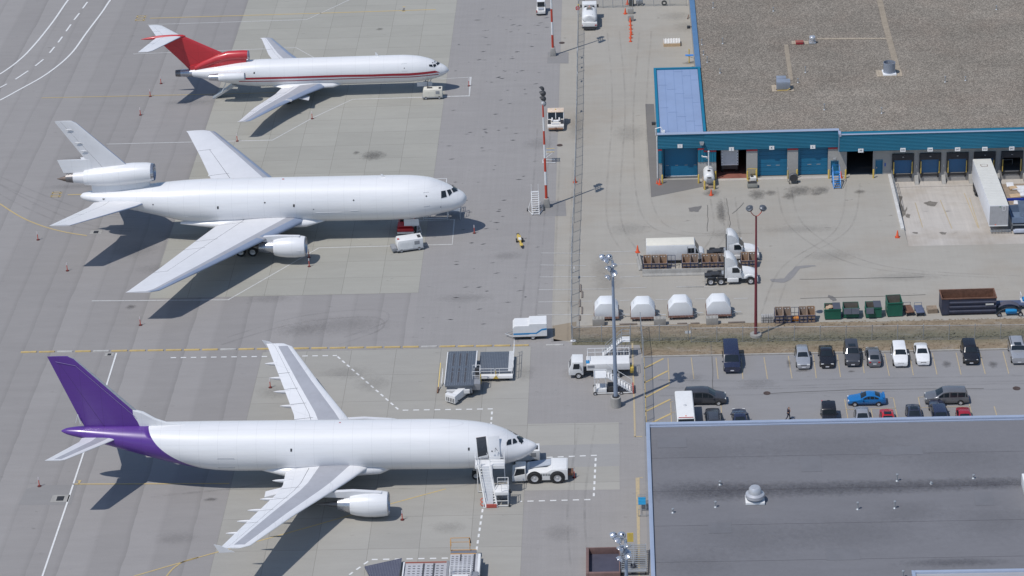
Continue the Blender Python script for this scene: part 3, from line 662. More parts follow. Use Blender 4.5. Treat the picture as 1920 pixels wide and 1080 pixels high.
S.strip('thin_red_stripe', top2, [(x, y+1.4) for x, y in top2], STRIPE)
for q in (((938, 370), (990, 368), (1004, 410), (942, 402)), ((1003, 372), (1044, 357), (1064, 392), (1020, 418)), ((1052, 350), (1088, 328), (1122, 355), (1080, 384))): S.window('cockpit_window', [z3(*p) for p in q])
for q in (((988, 334), (1010, 334), (1014, 344), (992, 346)), ((1022, 322), (1040, 318), (1048, 330), (1030, 336))): S.window('eyebrow_window', [z3(*p) for p in q], False)
S.outline('door_outline', [z3(475, 360), z3(560, 352), z3(572, 478), z3(480, 480)], GREY, 0.012); S.decal('door_handle', [z3(515, 424), z3(530, 424), z3(530, 438), z3(515, 438)], DARK)
S.decal('cabin_window', [(475.6, 135), (478, 135), (477.6, 138.4), (475.2, 138.4)], DARK); pass
MB().prism([(-10.4, 5.9), (-10.9, 5.9), (-11.0, 6.5), (-10.8, 6.5)], 'y', -.03, .03).build('antenna', PWHITE, S.root)
wsts = [(0, -15.8, -25.3, 1.95, .12), (1.9, -18.6, -25.3, 2.0, .13), (4.6, -20.9, -26.0, 2.15, .12), (10.5, -25.0, -28.5, 2.55, .11), (16.2, -28.4, -30.1, 2.95, .10), (16.46, -29.0, -30.4, 2.97, .08)]
zoneS = lambda c, y, up: 1 if c < .2 else (2 if c < .55 else (3 if .70 < c < .71 else 0))
for sd in (-1, 1):
    w_ = wing(S.root, 'wing', wsts, zoneS, [PWH2, WBLUE, WGREY, GAP], sd, (4.6, 8.2, 12.2))
    for y, x in ((8.1, -23.0),): MB().prism([(x-.2, -.05), (x-.1, .22), (x-.9, .30), (x-1.4, .12)], 'y', sd*y-.07, sd*y+.07).build('wing_fence', PWH2, w_, loc=(0, 0, 2.42))
    for y, x in ((5.6, -25.8), (9.6, -27.5)): pod(w_, 'flap_track_fairing', x+1.5, x-.25, sd*y, 1.66+.06*y, .2, PWH2, .1)
    MB().prism([(-20.9, 1.55), (-22.3, 1.9), (-22.3, 1.97), (-20.85, 1.63)], 'y', sd*5.2-.8, sd*5.2+.8).build('slat', PWH2, w_)
# side engines
for sd in (-1, 1):
    y, z = sd*2.9, 4.5
    e = MB().lathe([(-30.6, .57), (-30.8, .62), (-32, .68), (-33.6, .68), (-34.4, .64), (-34.5, .58), (-33.9, .52)], (0, y, z), 'x', 24).build('engine', PWHITE, S.root, True, ang=50)
    MB().lathe([(-30.6, .571), (-30.5, .53), (-30.6, .48), (-31.0, .45)], (0, y, z), 'x', 24).build('inlet_lip', STEEL, e, True)
    MB().lathe([(-31.0, .45), (-31.3, .45), (-31.3, .15), (-30.9, .01)], (0, y, z), 'x', 24).build('fan', INTAKE, e, True)
    MB().lathe([(-34.3, .60), (-35.0, .52), (-35.9, .44), (-35.88, .38), (-35.2, .36), (-35.0, .01)], (0, y, z), 'x', 20, ms=[0, 0, 1, 1, 1]).build('exhaust_nozzle', [STEEL, HOT], e, True)
    MB().prism([(-31.2, -.18), (-34.6, -.18), (-34.6, .18), (-31.2, .18)], 'y', sd*1.2, sd*2.5).build('pylon', PWHITE, e, loc=(0, 0, 4.55))
# centre intake, fin and T-tail
rings = []
for x, z, r in ((-30.15, 6.82, .66), (-31, 6.84, .70), (-33.2, 6.78, .70), (-35, 6.35, .66), (-37, 5.55, .58), (-38.4, 4.9, .45)):
    rings.append([(x, r*math.sin(a*math.pi/12), z+r*math.cos(a*math.pi/12)) for a in range(24)])
e = MB().loft(rings).build('centre_engine', PRED, S.root, True, ang=50)
MB().lathe([(-30.5, .66), (-30.15, .665), (-30.02, .62), (-30.15, .56), (-30.6, .53)], (0, 0, 6.82), 'x', 24).build('inlet_lip', STEEL, e, True)
MB().lathe([(-30.14, .55), (-30.9, .5), (-30.9, .01)], (0, 0, 6.82), 'x', 24).build('fan', INTAKE, e, True)
MB().loft([[(-30.6, s*.42, 5.6) for s in (-1, 1)]+[(-30.4, .5, 6.5), (-30.4, -.5, 6.5)], [(-35, s*.5, 5.2) for s in (-1, 1)]+[(-35, .5, 6.3), (-35, -.5, 6.3)], [(-39.2, s*.22, 4.6) for s in (-1, 1)]+[(-39.2, .2, 5.3), (-39.2, -.2, 5.3)]]).build('engine_fairing', PRED, S.root)
fin = wing(S.root, 'tail_fin', [(4.7, -31.4, -39.3, 0, .085), (5.6, -31.2, -40.0, 0, .085), (7.2, -33.9, -41.4, 0, .09), (10.15, -39.6, -44.1, 0, .09)], lambda c, y, up: 3 if .70 < c < .708 else 0, [PRED, PRED, PRED, STRIPE], vertical=True)
rings = []
for x, z, r in ((-39.3, 10.15, .04), (-39.8, 10.15, .22), (-41.5, 10.12, .30), (-43.5, 10.03, .30), (-45.2, 9.9, .17), (-46.1, 9.82, .03)): rings.append([(x, r*math.sin(a*math.pi/8), z+r*math.cos(a*math.pi/8)) for a in range(16)])
MB().loft(rings).build('tail_bullet', PRED, fin, True, ang=60)
for sd in (-1, 1): wing(S.root, 'tailplane', [(0.1, -39.9, -43.7, 10.08, .10), (5.1, -43.6, -45.6, 9.95, .09), (5.45, -44.3, -45.75, 9.93, .07)], lambda c, y, up: 1 if c < .03 else (3 if .70 < c < .708 else 0), [PWH2, WBLUE, PWH2, GAP], sd, (2.4,))
MB().prism([(-32.3, 2.1), (-32.9, 2.2), (-36.15, .02), (-35.7, .02)], 'y', -.55, .55).build('rear_airstair', GALV, S.root)
MB().path([(-34.7, -.5, .95), (-34.0, -.5, 2.2), (-34.0, .5, 2.2), (-34.7, .5, .95)], .04).build('stair_strut', WHITE, S.root)
gear(S, -3.6, 0, 2.0, .40, .25, (0,), .22, True); MB().box(-4.9, -2.6, -.62, -.57, 1.05, 1.75).build('nose_gear_door', PWHITE, S.root)
for sd in (-1, 1): gear(S, -24.4, sd*2.9, 2.1, .62, .4, (0,), .42)
MB().loft([[(x, w*math.sin(a*math.pi/8), 2.05+h*math.cos(a*math.pi/8)) for a in range(16)] for x, w, h in ((-15.5, .5, .2), (-17.5, 2.0, .55), (-21, 2.35, .62), (-25, 2.1, .55), (-27.8, .5, .15))]).build('wing_fairing', PWHITE, S.root, True, ang=60)

# ---- white wide-body tri-jet (middle)
D = Plane('all white wide-body tri-jet with an engine mounted in its tail fin', -20.924, 312.847, -0.639, 0.0, [
    (0, 5.25, 4.85, .08), (-.12, 5.52, 4.55, .48), (-.4, 5.84, 4.22, .95), (-.8, 6.1, 3.96, 1.33), (-1.7, 6.62, 3.6, 1.86), (-3.08, 7.34, 3.3, 2.36), (-5.17, 8.08, 2.84, 2.80), (-8, 8.38, 2.5, 2.97), (-11, 8.42, 2.40, 3.01), (-34, 8.42, 2.40, 3.01),
    (-37, 8.33, 2.62, 2.92), (-40, 8.12, 3.3, 2.66), (-43, 7.88, 4.05, 2.2), (-46, 7.58, 4.75, 1.74), (-49, 7.28, 5.4, 1.25), (-50.8, 7.08, 5.78, .86), (-51.6, 6.92, 6.02, .52), (-52, 6.6, 6.3, .1)])
D.fuselage(PWHITE)
zd = lambda x, y: (730+x/6.355, 320+y/6.355)
for q in (((616, 245), (668, 237), (684, 312), (618, 330)), ((682, 234), (726, 222), (748, 266), (712, 304)), ((736, 218), (772, 197), (816, 240), (762, 262))): D.window('cockpit_window', [zd(*p) for p in q])
D.outline('door_outline', [zd(408, 262), zd(470, 256), zd(482, 420), zd(412, 430)], GREY, 0.02)
for x, y, r in ((433+8, 304, 10), (612, 432, 6)): D.decal('porthole', [zd(x+r*math.cos(a), y+r*math.sin(a)) for a in [k*math.pi/4 for k in range(8)]], DARK)
for x, y, r in ((663, 375.5, 1.6), (496.5, 380, 1.6), (287, 383.6, 1.3), (588, 392.5, 1)): D.decal('porthole', [(x+r*math.cos(a), y+r*math.sin(a)) for a in [k*math.pi/4 for k in range(8)]], DARK)
for x, y in ((551, 385.5), (408.5, 389.3)): D.decal('porthole', [(x-1.6, y-2.6), (x+1.6, y-2.6), (x+1.6, y+2.6), (x-1.6, y+2.6)], DARK)
for q in (((592, 398.6), (640, 397.8)), ((657, 395), (672, 394.4)), ((322, 406), (352, 406))): D.outline('cargo_door_sill', q, PWH2, .03, False)
D.decal('tail_mark', [(192, 372), (197, 372), (195.5, 375), (193, 375)], HOT)
D.decal('beacon', [(529, 335.3), (533, 335.3), (533, 336.6), (529, 336.6)], REDP); MB().prism([(-10.6, 8.4), (-11.2, 8.4), (-11.3, 8.85), (-11.1, 8.85)], 'y', -.03, .03).build('antenna', PWHITE, D.root)
wst = [(0, -20.0, -33.2, 3.1, .11), (3.0, -22.0, -33.2, 3.3, .13), (8.4, -26.0, -35.3, 3.6, .12), (17.5, -32.3, -38.6, 4.2, .11), (24.7, -37.4, -41.4, 4.67, .10), (25.2, -38.5, -41.7, 4.7, .07)]
zoneD = lambda c, y, up: (1 if c < .13 else (2 if c < .2 else 0)) if (y > 9.6) else ((1 if c < .1 else (2 if c < .22 else 0)) if y < 8.2 else (2 if c < .2 else 0))
def zoneD_(c, y, up): return 3 if .70 < c < .708 and y < 19 else zoneD(c, y, up)
for sd in (-1, 1):
    w_ = wing(D.root, 'wing', wst, zoneD_, [PWH2, WBLUE, WGREY, GAP], sd, (3.5, 8.8, 11.6, 19.0))
    for y, x in ((5.4, -33.7), (10.6, -35.9), (14.3, -37.2), (17.6, -38.5)): pod(w_, 'flap_track_fairing', x+2.6, x-.12, sd*y, 2.8+.065*y, .30, PWH2, .1)
    # flap of the inner wing, lowered a little
    MB().prism([(-32.4, 0), (-34.3, -.42), (-34.35, -.36), (-32.4, .14)], 'y', sd*12.0, sd*18.8).build('aileron', PWH2, w_, loc=(-2.4, 0, 3.95))
    eng = turbofan(D.root, sd*8.2, 2.38, -20.85, -25.1, 1.42, -27.1, -27.9)
    MB().prism([(-21.9, 3.65), (-21.6, 3.95), (-24.5, 4.05), (-30, 3.75), (-30, 3.3), (-25, 3.2)], 'y', sd*8.2-.22, sd*8.2+.22).build('pylon', PWH2, eng)
    MB().box(-22.4, -21.5, sd*9.62-.03, sd*9.62+.03, 2.35, 2.42).build('strake', PWH2, eng)
    wing(D.root, 'tailplane', [(1.2, -42.6, -50.0, 6.05, .09), (3.0, -43.8, -50.4, 6.2, .09), (10.84, -51.2, -54.0, 7.33, .08)], lambda c, y, up: 1 if c < .03 else (3 if .70 < c < .708 else 0), [PWH2, WBLUE, PWH2, GAP], sd, (6.4,))
    gear(D, -29.2, sd*5.3, 3.2, .66, .46, (-.8, .8), .68)
gear(D, -7.5, 0, 3.0, .52, .36, (0,), .35, True); gear(D, -28.6, 0, 2.9, .66, .46, (0,), .5)
MB().box(-8.5, -6.5, -1.0, -.94, 1.6, 2.6).build('nose_gear_door', PWHITE, D.root)
rings = []
for x, z, r in ((-42.0, 9.82, 1.22), (-42.6, 9.82, 1.32), (-44.5, 9.72, 1.42), (-47, 9.52, 1.42), (-49.2, 9.36, 1.28), (-50.9, 9.26, 1.08), (-51.1, 9.25, 1.02)): rings.append([(x, r*math.sin(a*math.pi/14), z+r*math.cos(a*math.pi/14)) for a in range(28)])
e = MB().loft(rings, caps=False).build('tail_engine', PWHITE, D.root, True, ang=50)
MB().lathe([(-42.0, 1.22), (-41.75, 1.19), (-41.62, 1.13), (-41.8, 1.06), (-42.4, 1.02)], (0, 0, 9.83), 'x', 28).build('inlet_lip', STEEL, e, True, ang=60)
MB().lathe([(-42.4, 1.02), (-43.4, 1.0), (-43.4, .3), (-42.7, .02)], (0, 0, 9.83), 'x', 28).build('fan', INTAKE, e, True)
MB().lathe([(-51.1, 1.0), (-51.1, .86), (-52.6, .70), (-53.6, .58), (-53.6, .5), (-53.0, .48)], (0, 0, 9.22), 'x', 24, ms=[0, 0, 1, 1, 1]).build('core_nozzle', [PWH2, HOT], e, True, ang=40)
MB().lathe([(-53.1, .42), (-53.8, .36), (-54.9, .02)], (0, 0, 9.1), 'x', 18).build('exhaust_plug', mat('scorched_plug', (.17, .13, .11), .55, .4, .2, 3), e, True)
MB().loft([[(x, s*w, z) for s, z in ((-1, z0), (1, z0), (1, z1), (-1, z1))] for x, w, z0, z1 in ((-42.4, .25, 7.7, 8.75), (-43.5, .62, 7.5, 8.6), (-48, .62, 7.0, 8.3), (-50.3, .3, 6.9, 8.4))]).build('engine_pylon', PWHITE, D.root, False, 0.15)
fin = wing(D.root, 'tail_fin', [(10.3, -44.6, -49.8, 0, .10), (11.2, -45.4, -50.3, 0, .095), (17.2, -51.3, -54.1, 0, .085), (17.5, -51.9, -54.2, 0, .07)], lambda c, y, up: 1 if c < .03 else (3 if .70 < c < .708 else 0), [PWH2, WBLUE, PWH2, GAP], vertical=True)
wing(D.root, 'rudder', [(9.95, -50.0, -53.9, 0, .05), (11.85, -49.9, -54.55, 0, .05)], lambda c, y, up: 0, [PWHITE, PWHITE, PWHITE, GAP], vertical=True)
for x, z in ((-52.4, 16.3), (-51.4, 14.4), (-50.8, 13.2)): pod(fin, 'hinge_fairing', x+.45, x-.45, -.20, z, .09, PWH2)
for sd in (-1, 1): MB().loft([[(x, sd*(1.6+w*math.sin(a*math.pi/6)), 3.0+h*math.cos(a*math.pi/6)) for a in range(12)] for x, w, h in ((-19, .2, .1), (-21.5, 1.45, .72), (-27, 1.75, .85), (-33, 1.5, .75), (-38.5, .3, .15))]).build('wing_fairing', PWHITE, D.root, True, ang=60)

# ---- twin-jet with the purple tail (bottom)
A = Plane('white twin-jet freighter with purple tail and stairs at its open door', -10.344, 249.476, 0.156, 0.8, [
    (0, 4.52, 4.38, .04), (-.15, 4.72, 4.15, .32), (-.5, 4.92, 3.82, .70), (-1.1, 5.12, 3.42, 1.15), (-2.08, 5.55, 3.0, 1.66), (-3.0, 6.1, 2.72, 2.0), (-3.9, 6.55, 2.52, 2.25), (-5.2, 7.0, 2.3, 2.52), (-7, 7.35, 2.12, 2.72), (-9.5, 7.58, 2.05, 2.81), (-11.5, 7.67, 2.03, 2.82), (-33, 7.67, 2.03, 2.82),
    (-36, 7.67, 2.18, 2.80), (-40, 7.66, 2.95, 2.55), (-44, 7.66, 4.1, 2.08), (-48, 7.6, 5.3, 1.42), (-51, 7.48, 6.15, .82), (-52.7, 7.3, 6.6, .42), (-53.3, 7.05, 6.9, .1)], -0.48)
def zA(x, a):
    z = A.pt(x, a).z; return 1 if x < -43.4+1.05*(max(0, 7.6-z))**1.0+0.05*max(0, 7.6-z)**2 else 0
A.tail = [0]
_xs = A.fuselage([PWHITE, PURPLE])
bpy.data.objects.remove(_xs)
# two lofts that meet along a slanted edge: white hull forward, purple tail behind
n = 64
def edge_x(a):
    x = -43.4
    for _ in range(30):
        z = A.pt(x, a).z; u = max(0, 7.62-z); x = -43.35+0.62*u+0.13*u*u
    return x
def part_hull(front):
    rings = []
    if front:
        ts = [i/60 for i in range(61)]
        for t in ts:
            u = t**1.9; rings.append([A.pt(0+(edge_x(2*math.pi*i/n))*u, 2*math.pi*i/n) for i in range(n)])
    else:
        for t in [i/24 for i in range(25)]:
            u = 1-(1-t)**1.5; rings.append([A.pt(edge_x(2*math.pi*i/n)*(1-u)+(-53.3)*u, 2*math.pi*i/n) for i in range(n)])
    return MB().loft(rings)
part_hull(True).build('fuselage', PWHITE, A.root, True, ang=60); part_hull(False).build('tail_cone', PURPLE, A.root, True, ang=60)
za = lambda x, y: (860+x/6.354, 800+y/6.354)
for q in (((568, 192), (588, 158), (624, 148), (628, 212), (570, 224)), ((642, 146), (668, 142), (698, 178), (692, 194), (644, 208)), ((688, 132), (730, 102), (774, 140), (728, 180))): A.window('cockpit_window', [za(*p) for p in q])
A.decal('doorway', [za(208, 135), za(322, 118), za(352, 372), za(232, 378)], INTAKE, 0.03)
A.outline('door_frame', [za(208, 135), za(322, 118), za(352, 372), za(232, 378)], RUST, 0.03, both=False)
A.decal('door_sill', [za(242, 356), za(348, 332), za(354, 374), za(236, 376)], PWH2, 0.06)
dr = [A.hit(*za(*q), off=0.55) for q in ((336, 140), (464, 132), (486, 372), (362, 380))]
dn = Vector((0, .12, -.05))
A_door = MB().loft([dr, [p+dn for p in dr]]).build('cargo_door', PWHITE, A.root, bevel=0.03)
MB().tube(A.hit(*za(388, 282), off=.56), A.hit(*za(388, 282), off=.6), .09, 10).build('porthole', DARK, A_door)
MB().path([A.hit(*za(*q), off=.6) for q in ((420, 290), (424, 250), (448, 275))], .03, 4).build('handle', DARK, A_door)
A.outline('rear_door_outline', [(408, 860), (439, 860), (440, 877), (409, 877)], GREY, 0.02)
for x, y in ((546, 844), (879, 842)): A.decal('porthole', [(x-1.7, y-2.8), (x+1.7, y-2.8), (x+1.7, y+2.8), (x-1.7, y+2.8)], DARK)
A.decal('beacon', [(636, 792), (639, 792), (639, 793.2), (636, 793.2)], REDP)
for k in range(4): A.decal('marking', [(879.5, 863+k*4), (881.5, 863+k*4), (881.5, 864.6+k*4), (879.5, 864.6+k*4)], PWH2)
wst = [(0, -17.0, -28.0, 3.0, .11), (2.8, -19.2, -28.0, 3.15, .13), (6.5, -21.2, -27.9, 3.6, .12), (8.5, -22.3, -28.2, 3.9, .115), (14.5, -25.75, -30.15, 4.7, .11), (21.8, -29.6, -32.55, 5.6, .10), (22.42, -30.6, -32.8, 5.7, .06)]
zoneA = lambda c, y, up: 3 if (.70 < c < .708 and y > 2.9) else (2 if (.2 < c < .55 and y < 21.6 and up) else 0)
for sd in (-1, 1):
    w_ = wing(A.root, 'wing', wst, zoneA, [PWHITE, WBLUE, WGREY, GAP], sd, (7.6, 10.4, 13.3, 16.4))
    for y, x in ((5.4, -27.9), (10.2, -28.7), (13.0, -29.7), (15.7, -30.5), (18.6, -31.3)): pod(w_, 'flap_track_fairing', x+2.0, x-1.3, sd*y, 2.70+.12*y, .26, PWH2, .16)
    MB().prism([(-31.2, 5.25), (-32.8, 5.2), (-33.3, 6.2), (-32.5, 6.0)], 'y', sd*22.45, sd*22.5).build('wingtip_fence', PWH2, w_)
    MB().prism([(-27.3, 3.1), (-29.9, 2.6), (-29.9, 2.75), (-27.3, 3.45)], 'y', sd*6.4, sd*7.6).build('inboard_flap', PWH2, w_)
    eng = turbofan(A.root, sd*7.95, 2.0, -16.15, -20.4, 1.42, -21.8, -24.3, rcore=.66)
    MB().prism([(-17.2, 3.3), (-16.9, 3.52), (-20, 3.75), (-25, 3.5), (-25.5, 3.1), (-20.5, 2.9)], 'y', sd*7.95-.24, sd*7.95+.24).build('pylon', PWH2, eng)
    wing(A.root, 'tailplane', [(.9, -46.7, -50.9, 6.55, .10), (2.0, -47.5, -51.0, 6.7, .10), (7.9, -51.4, -53.5, 7.92, .09), (8.13, -51.9, -53.6, 7.98, .06)], lambda c, y, up: 2 if .2 < c < .60 and .9 < y < 7.8 and up else 0, [PWH2, WBLUE, WGREY, GAP], sd)
    MB().loft([[(x, sd*(.75+w), z) for w, z in ((-.35, 6.0), (.25, 6.0), (.5, 6.5), (.25, 7.05), (-.35, 7.15))] for x in (-46.1, -49.5)]).build('tailplane_seal', GREY, A.root, bevel=.2)
    gear(A, -26.4, sd*4.8, 3.2, .60, .42, (-.7, .7), .5).location.z = .11
gear(A, -6.9, 0, 2.5, .5, .34, (0,), .32, True).location.z = .385
fin = wing(A.root, 'tail_fin', [(7.2, -42.6, -50.5, 0, .085), (8.3, -43.4, -51.0, 0, .085), (16.2, -50.85, -53.8, 0, .08), (16.5, -51.5, -53.9, 0, .06)], lambda c, y, up: 1 if c < .05 else (3 if .70 < c < .708 else 0), [PURPLE, GALV, PURPLE, mat('rudder_gap_purple', (.05, .02, .12), .6)], vertical=True)
MB().loft([[(x, s*w, z) for s, z in ((-1, 7.3), (1, 7.3), (1, h-.1), (.3, h), (-.3, h), (-1, h-.1))] for x, w, h in ((-39.3, .04, 7.7), (-41.2, .14, 7.95), (-42.6, .22, 8.5), (-43.9, .27, 9.35), (-45, .2, 9.7))]).build('fin_fillet', PWHITE, A.root, True, ang=40)
for z in (8.7, 16.1): pass
MB().path([(-44.75, -.34, 8.9), (-50.85, -.17, 15.4), (-53.0, -.13, 15.9)], .022, 4).build('fin_seam', mat('seam_lilac', (.30, .24, .45), .5), fin); MB().path([(-51.6, -.1, 8.05), (-51.2, -.25, 9.2), (-51.0, -.28, 8.05)], .05, 4).build('rudder_gap', PWH2, fin)
MB().loft([[(x, w*math.sin(a*math.pi/8), 2.75+h*math.cos(a*math.pi/8)) for a in range(16)] for x, w, h in ((-15, .5, .3), (-17.5, 2.5, .95), (-22, 3.1, 1.1), (-28, 2.9, 1.0), (-33.5, .6, .3))]).build('wing_fairing', PWHITE, A.root, True, ang=60)
# ------------------------------------------------------------------ buildings
def gravel_mat():
    m, t, b = new_mat('roof_gravel'); tc = N(t, 'TexCoord').outputs['Object']
    vo = N(t, 'TexVoronoi', Scale=8.5); t.links.new(tc, vo.inputs['Vector'])
    sp = N(t, 'SeparateColor'); t.links.new(vo.outputs['Color'], sp.inputs[0])
    v = math_(t, 'MULTIPLY_ADD', math_(t, 'POWER', sp.outputs[0], 1.6), 0.95, 0.62)
    v = math_(t, 'MULTIPLY', v, math_(t, 'MULTIPLY_ADD', noise(t, tc, 0.08, 5, .65), 0.7, 0.65))
    v = math_(t, 'MULTIPLY', v, math_(t, 'MULTIPLY_ADD', noise(t, stretch(t, tc, (.15, 1, 1)), 0.7, 4), 0.25, 0.875))
    c = mixc(t, ramp(t, noise(t, tc, 0.14, 3), .45, .7), (0.226, 0.200, 0.168), (0.240, 0.205, 0.170))
    c = mixc(t, 1.0, c, v, 'MULTIPLY'); t.links.new(c, b.inputs['Base Color']); b.inputs['Roughness'].default_value = 0.95; b.inputs['Specular IOR Level'].default_value = 0.15
    bp = N(t, 'Bump', Strength=0.5, Distance=0.05); t.links.new(vo.outputs['Distance'], bp.inputs['Height']); t.links.new(bp.outputs[0], b.inputs['Normal'])
    return m
GRAVEL = gravel_mat()
TEAL = mat('teal_cladding', (0.004, 0.138, 0.228), 0.5, 0, 0.06, 0.3, 0.1, (0.05, 0.12, 0.16)); TEALD = mat('teal_door', (0.008, 0.138, 0.262), 0.5, 0, 0.06, 0.5, 0.12, (0.05, 0.1, 0.14))
TEALT = mat('teal_trim', (0.004, 0.165, 0.28), 0.4, 0, 0.04, 0.5); REDB = mat('red_band', (0.42, 0.03, 0.045), 0.45, 0, 0.06, 1)
BLOCK = ground_mat('grey_block_wall', (0.36, 0.35, 0.335), 0.12, 0.05, fine=3.0); CAP = mat('metal_cap', (0.42, 0.48, 0.60), 0.35, 0.3, 0.05, 0.4)
ANX = mat('blue_grey_membrane', (0.245, 0.322, 0.49), 0.6, 0, 0.05, 0.25, 0.15, (0.2, 0.23, 0.3)); SEAM = mat('membrane_seam', (0.19, 0.27, 0.44), 0.7)
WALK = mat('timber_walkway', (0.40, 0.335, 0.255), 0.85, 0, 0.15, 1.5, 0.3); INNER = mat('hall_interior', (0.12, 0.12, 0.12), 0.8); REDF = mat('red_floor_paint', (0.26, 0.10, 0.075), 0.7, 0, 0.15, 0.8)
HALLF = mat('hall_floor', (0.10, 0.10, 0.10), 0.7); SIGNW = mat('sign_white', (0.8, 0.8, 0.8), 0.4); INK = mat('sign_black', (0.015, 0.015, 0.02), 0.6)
WY = WALLY
WX = lambda px, py=330: atY(px, py, WY).x
wh = thing('warehouse', 'long warehouse with gravel roof, teal metal fascia and lettered doors', 'building', (5, WY, 0))
LOC = lambda b, name, m, par=None, **k: b.build(name, m, par or wh, **k)
wh.location = (0, 0, 0)
ROOFZ, XE, YE = 6.62, 90.0, 430.0
X_AN, X_M0, X_ST, Y_AN = 4.95, 11.35, 29.75, 352.0
LOC(MB().add([(X_M0, WY, ROOFZ), (XE, WY, ROOFZ), (XE, YE, ROOFZ), (X_M0, YE, ROOFZ)], [(0, 1, 2, 3)]), 'gravel_roof', GRAVEL)
# walls: openings along the front as (x0, x1, z0, z1)
ops = {}
for n_, a_, c_ in (('I', 1241.7, 1308.7), ('J', 1343, 1399.5), ('K', 1420, 1476), ('L', 1496, 1552), ('M', 1587, 1636)): ops[n_] = (WX(a_), WX(c_))
docks = [(WX(p+4), WX(p+37)) for p in (1671.5, 1722.3, 1773.2, 1824, 1875)]+[(WX(1875+37)+3.72-2.4, WX(1875+37)+3.72)]
side = [(WX(1558), WX(1571)), (WX(1641.5), WX(1653.6))]
FB1, FB2, FTOP, YC = 4.72, 4.35, 6.92, WY-1.42
w = MB(); wb = MB(); rb = MB()
def wseg(x0, x1, z0, z1, m=0): w.box(x0, x1, WY, WY+0.3, z0, z1, m)
edges = [X_AN, *ops['I'], *ops['J'], *ops['K'], *ops['L'], side[0][0], side[0][1], *ops['M'], side[1][0], side[1][1]]
for k in range(0, len(edges), 2):
    if k+1 < len(edges): wseg(edges[k], edges[k+1], 0, 4.9)
wseg(edges[-1], XE, 3.0, 4.9); wseg(side[0][0], side[0][1], 2.15, 4.9); wseg(side[1][0], side[1][1], 2.15, 4.9); wseg(ops['M'][0], ops['M'][1], 4.15, 4.9)
wseg(side[1][1], docks[0][0], PITD, 3.0)
for a_, c_ in zip(docks, docks[1:]): wseg(a_[1], c_[0], PITD, 3.0)
wseg(docks[-1][1], XE, PITD, 3.0)
for d_ in docks: wseg(d_[0], d_[1], PITD, 0.0)
w.box(X_AN, X_AN+.25, WY+.3, Y_AN, 0, 6.7); w.box(X_AN+.25, X_M0, Y_AN-.25, Y_AN, 0, 6.7); w.box(X_M0, X_M0+.3, Y_AN, YE, 0, 6.55); w.box(X_M0, XE, YE, YE+.3, 0, 6.5); w.box(XE, XE+.3, WY, YE, 0, 6.5)
LOC(w, 'wall', BLOCK)
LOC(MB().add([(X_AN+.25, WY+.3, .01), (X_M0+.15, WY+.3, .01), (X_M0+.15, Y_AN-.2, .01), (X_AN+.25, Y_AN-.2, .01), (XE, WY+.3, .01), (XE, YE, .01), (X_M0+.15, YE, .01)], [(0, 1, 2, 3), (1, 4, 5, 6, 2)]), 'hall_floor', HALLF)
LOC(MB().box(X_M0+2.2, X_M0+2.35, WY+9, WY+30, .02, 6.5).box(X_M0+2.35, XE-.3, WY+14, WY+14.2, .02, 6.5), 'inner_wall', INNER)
# block courses on the wall beside door I are clad in ribbed sheet above, red band under the fascia
def ribbed(b, x0, x1, y, z0, z1, vert=True, p=.30, d=.05, m=0):
    """trapezoid-ribbed sheet on a face looking towards -y"""
    prof = []; L = (x1-x0) if vert else (z1-z0); n_ = max(1, int(L/p)); q = L/n_
    for i in range(n_): prof += [(i*q, 0), (i*q+q*.35, 0), (i*q+q*.5, d), (i*q+q*.85, d)]
    prof.append((L, 0))
    vs = []; 
    for u, o in prof:
        vs += [(x0+u, y-o, z0), (x0+u, y-o, z1)] if vert else [(x0, y-o, z0+u), (x1, y-o, z0+u)]
    b.add(vs, [(2*i, 2*i+1, 2*i+3, 2*i+2) for i in range(len(prof)-1)], m)
cl = MB(); ribbed(cl, X_AN, ops['I'][0], WY-.06, 2.55, 4.45); ribbed(cl, ops['I'][1], WX(1320), WY-.06, 2.55, 4.45); ribbed(cl, WX(1320), ops['J'][0], WY-.06, 2.55, 4.1)
LOC(cl, 'wall_cladding', TEAL)
for a_, c_, z in ((X_AN, ops['I'][0], 4.42), (ops['I'][1], WX(1320), 4.42), (WX(1320)+.01, ops['J'][0], 4.05), (ops['J'][1], ops['K'][0], 4.05), (ops['K'][1], ops['L'][0], 4.05), (ops['L'][1], X_ST, 4.05)): LOC(MB().box(a_, c_, WY-.09, WY-.002, z, z+.30), 'red_band', REDB)
f_ = MB(); ribbed(f_, X_AN-.05, WX(1321), WY-.16, FB1, FTOP, False, .21, .045); f_.box(X_AN-.05, WX(1321), WY-.12, WY-.02, FB1+.01, FTOP-.01); LOC(f_, 'fascia', TEAL)
f_ = MB(); ribbed(f_, WX(1321), X_ST, WY-.22, FB2, FTOP, False, .21, .045); f_.box(WX(1321), X_ST, WY-.18, WY-.02, FB2+.01, FTOP-.01); LOC(f_, 'fascia', TEAL)
f_ = MB(); ribbed(f_, X_ST, XE, YC, 4.2, 6.75, False, .21, .045); f_.box(X_ST, XE, YC+.03, WY-.01, 4.22, 6.6); LOC(f_, 'canopy_fascia', TEAL)
c_ = MB().box(X_AN-.1, X_ST+.15, WY-.34, WY+.35, FTOP, FTOP+.05).box(X_ST+.0, X_ST+.35, YC-.1, WY-.36, FTOP-.4, FTOP+.0).box(X_ST+.36, XE, YC-.12, YC+.25, 6.75, 6.80).box(X_ST+.02, X_ST+.08, YC-.1, YC-.05, 4.2, 6.74)
LOC(c_, 'parapet_cap', CAP)
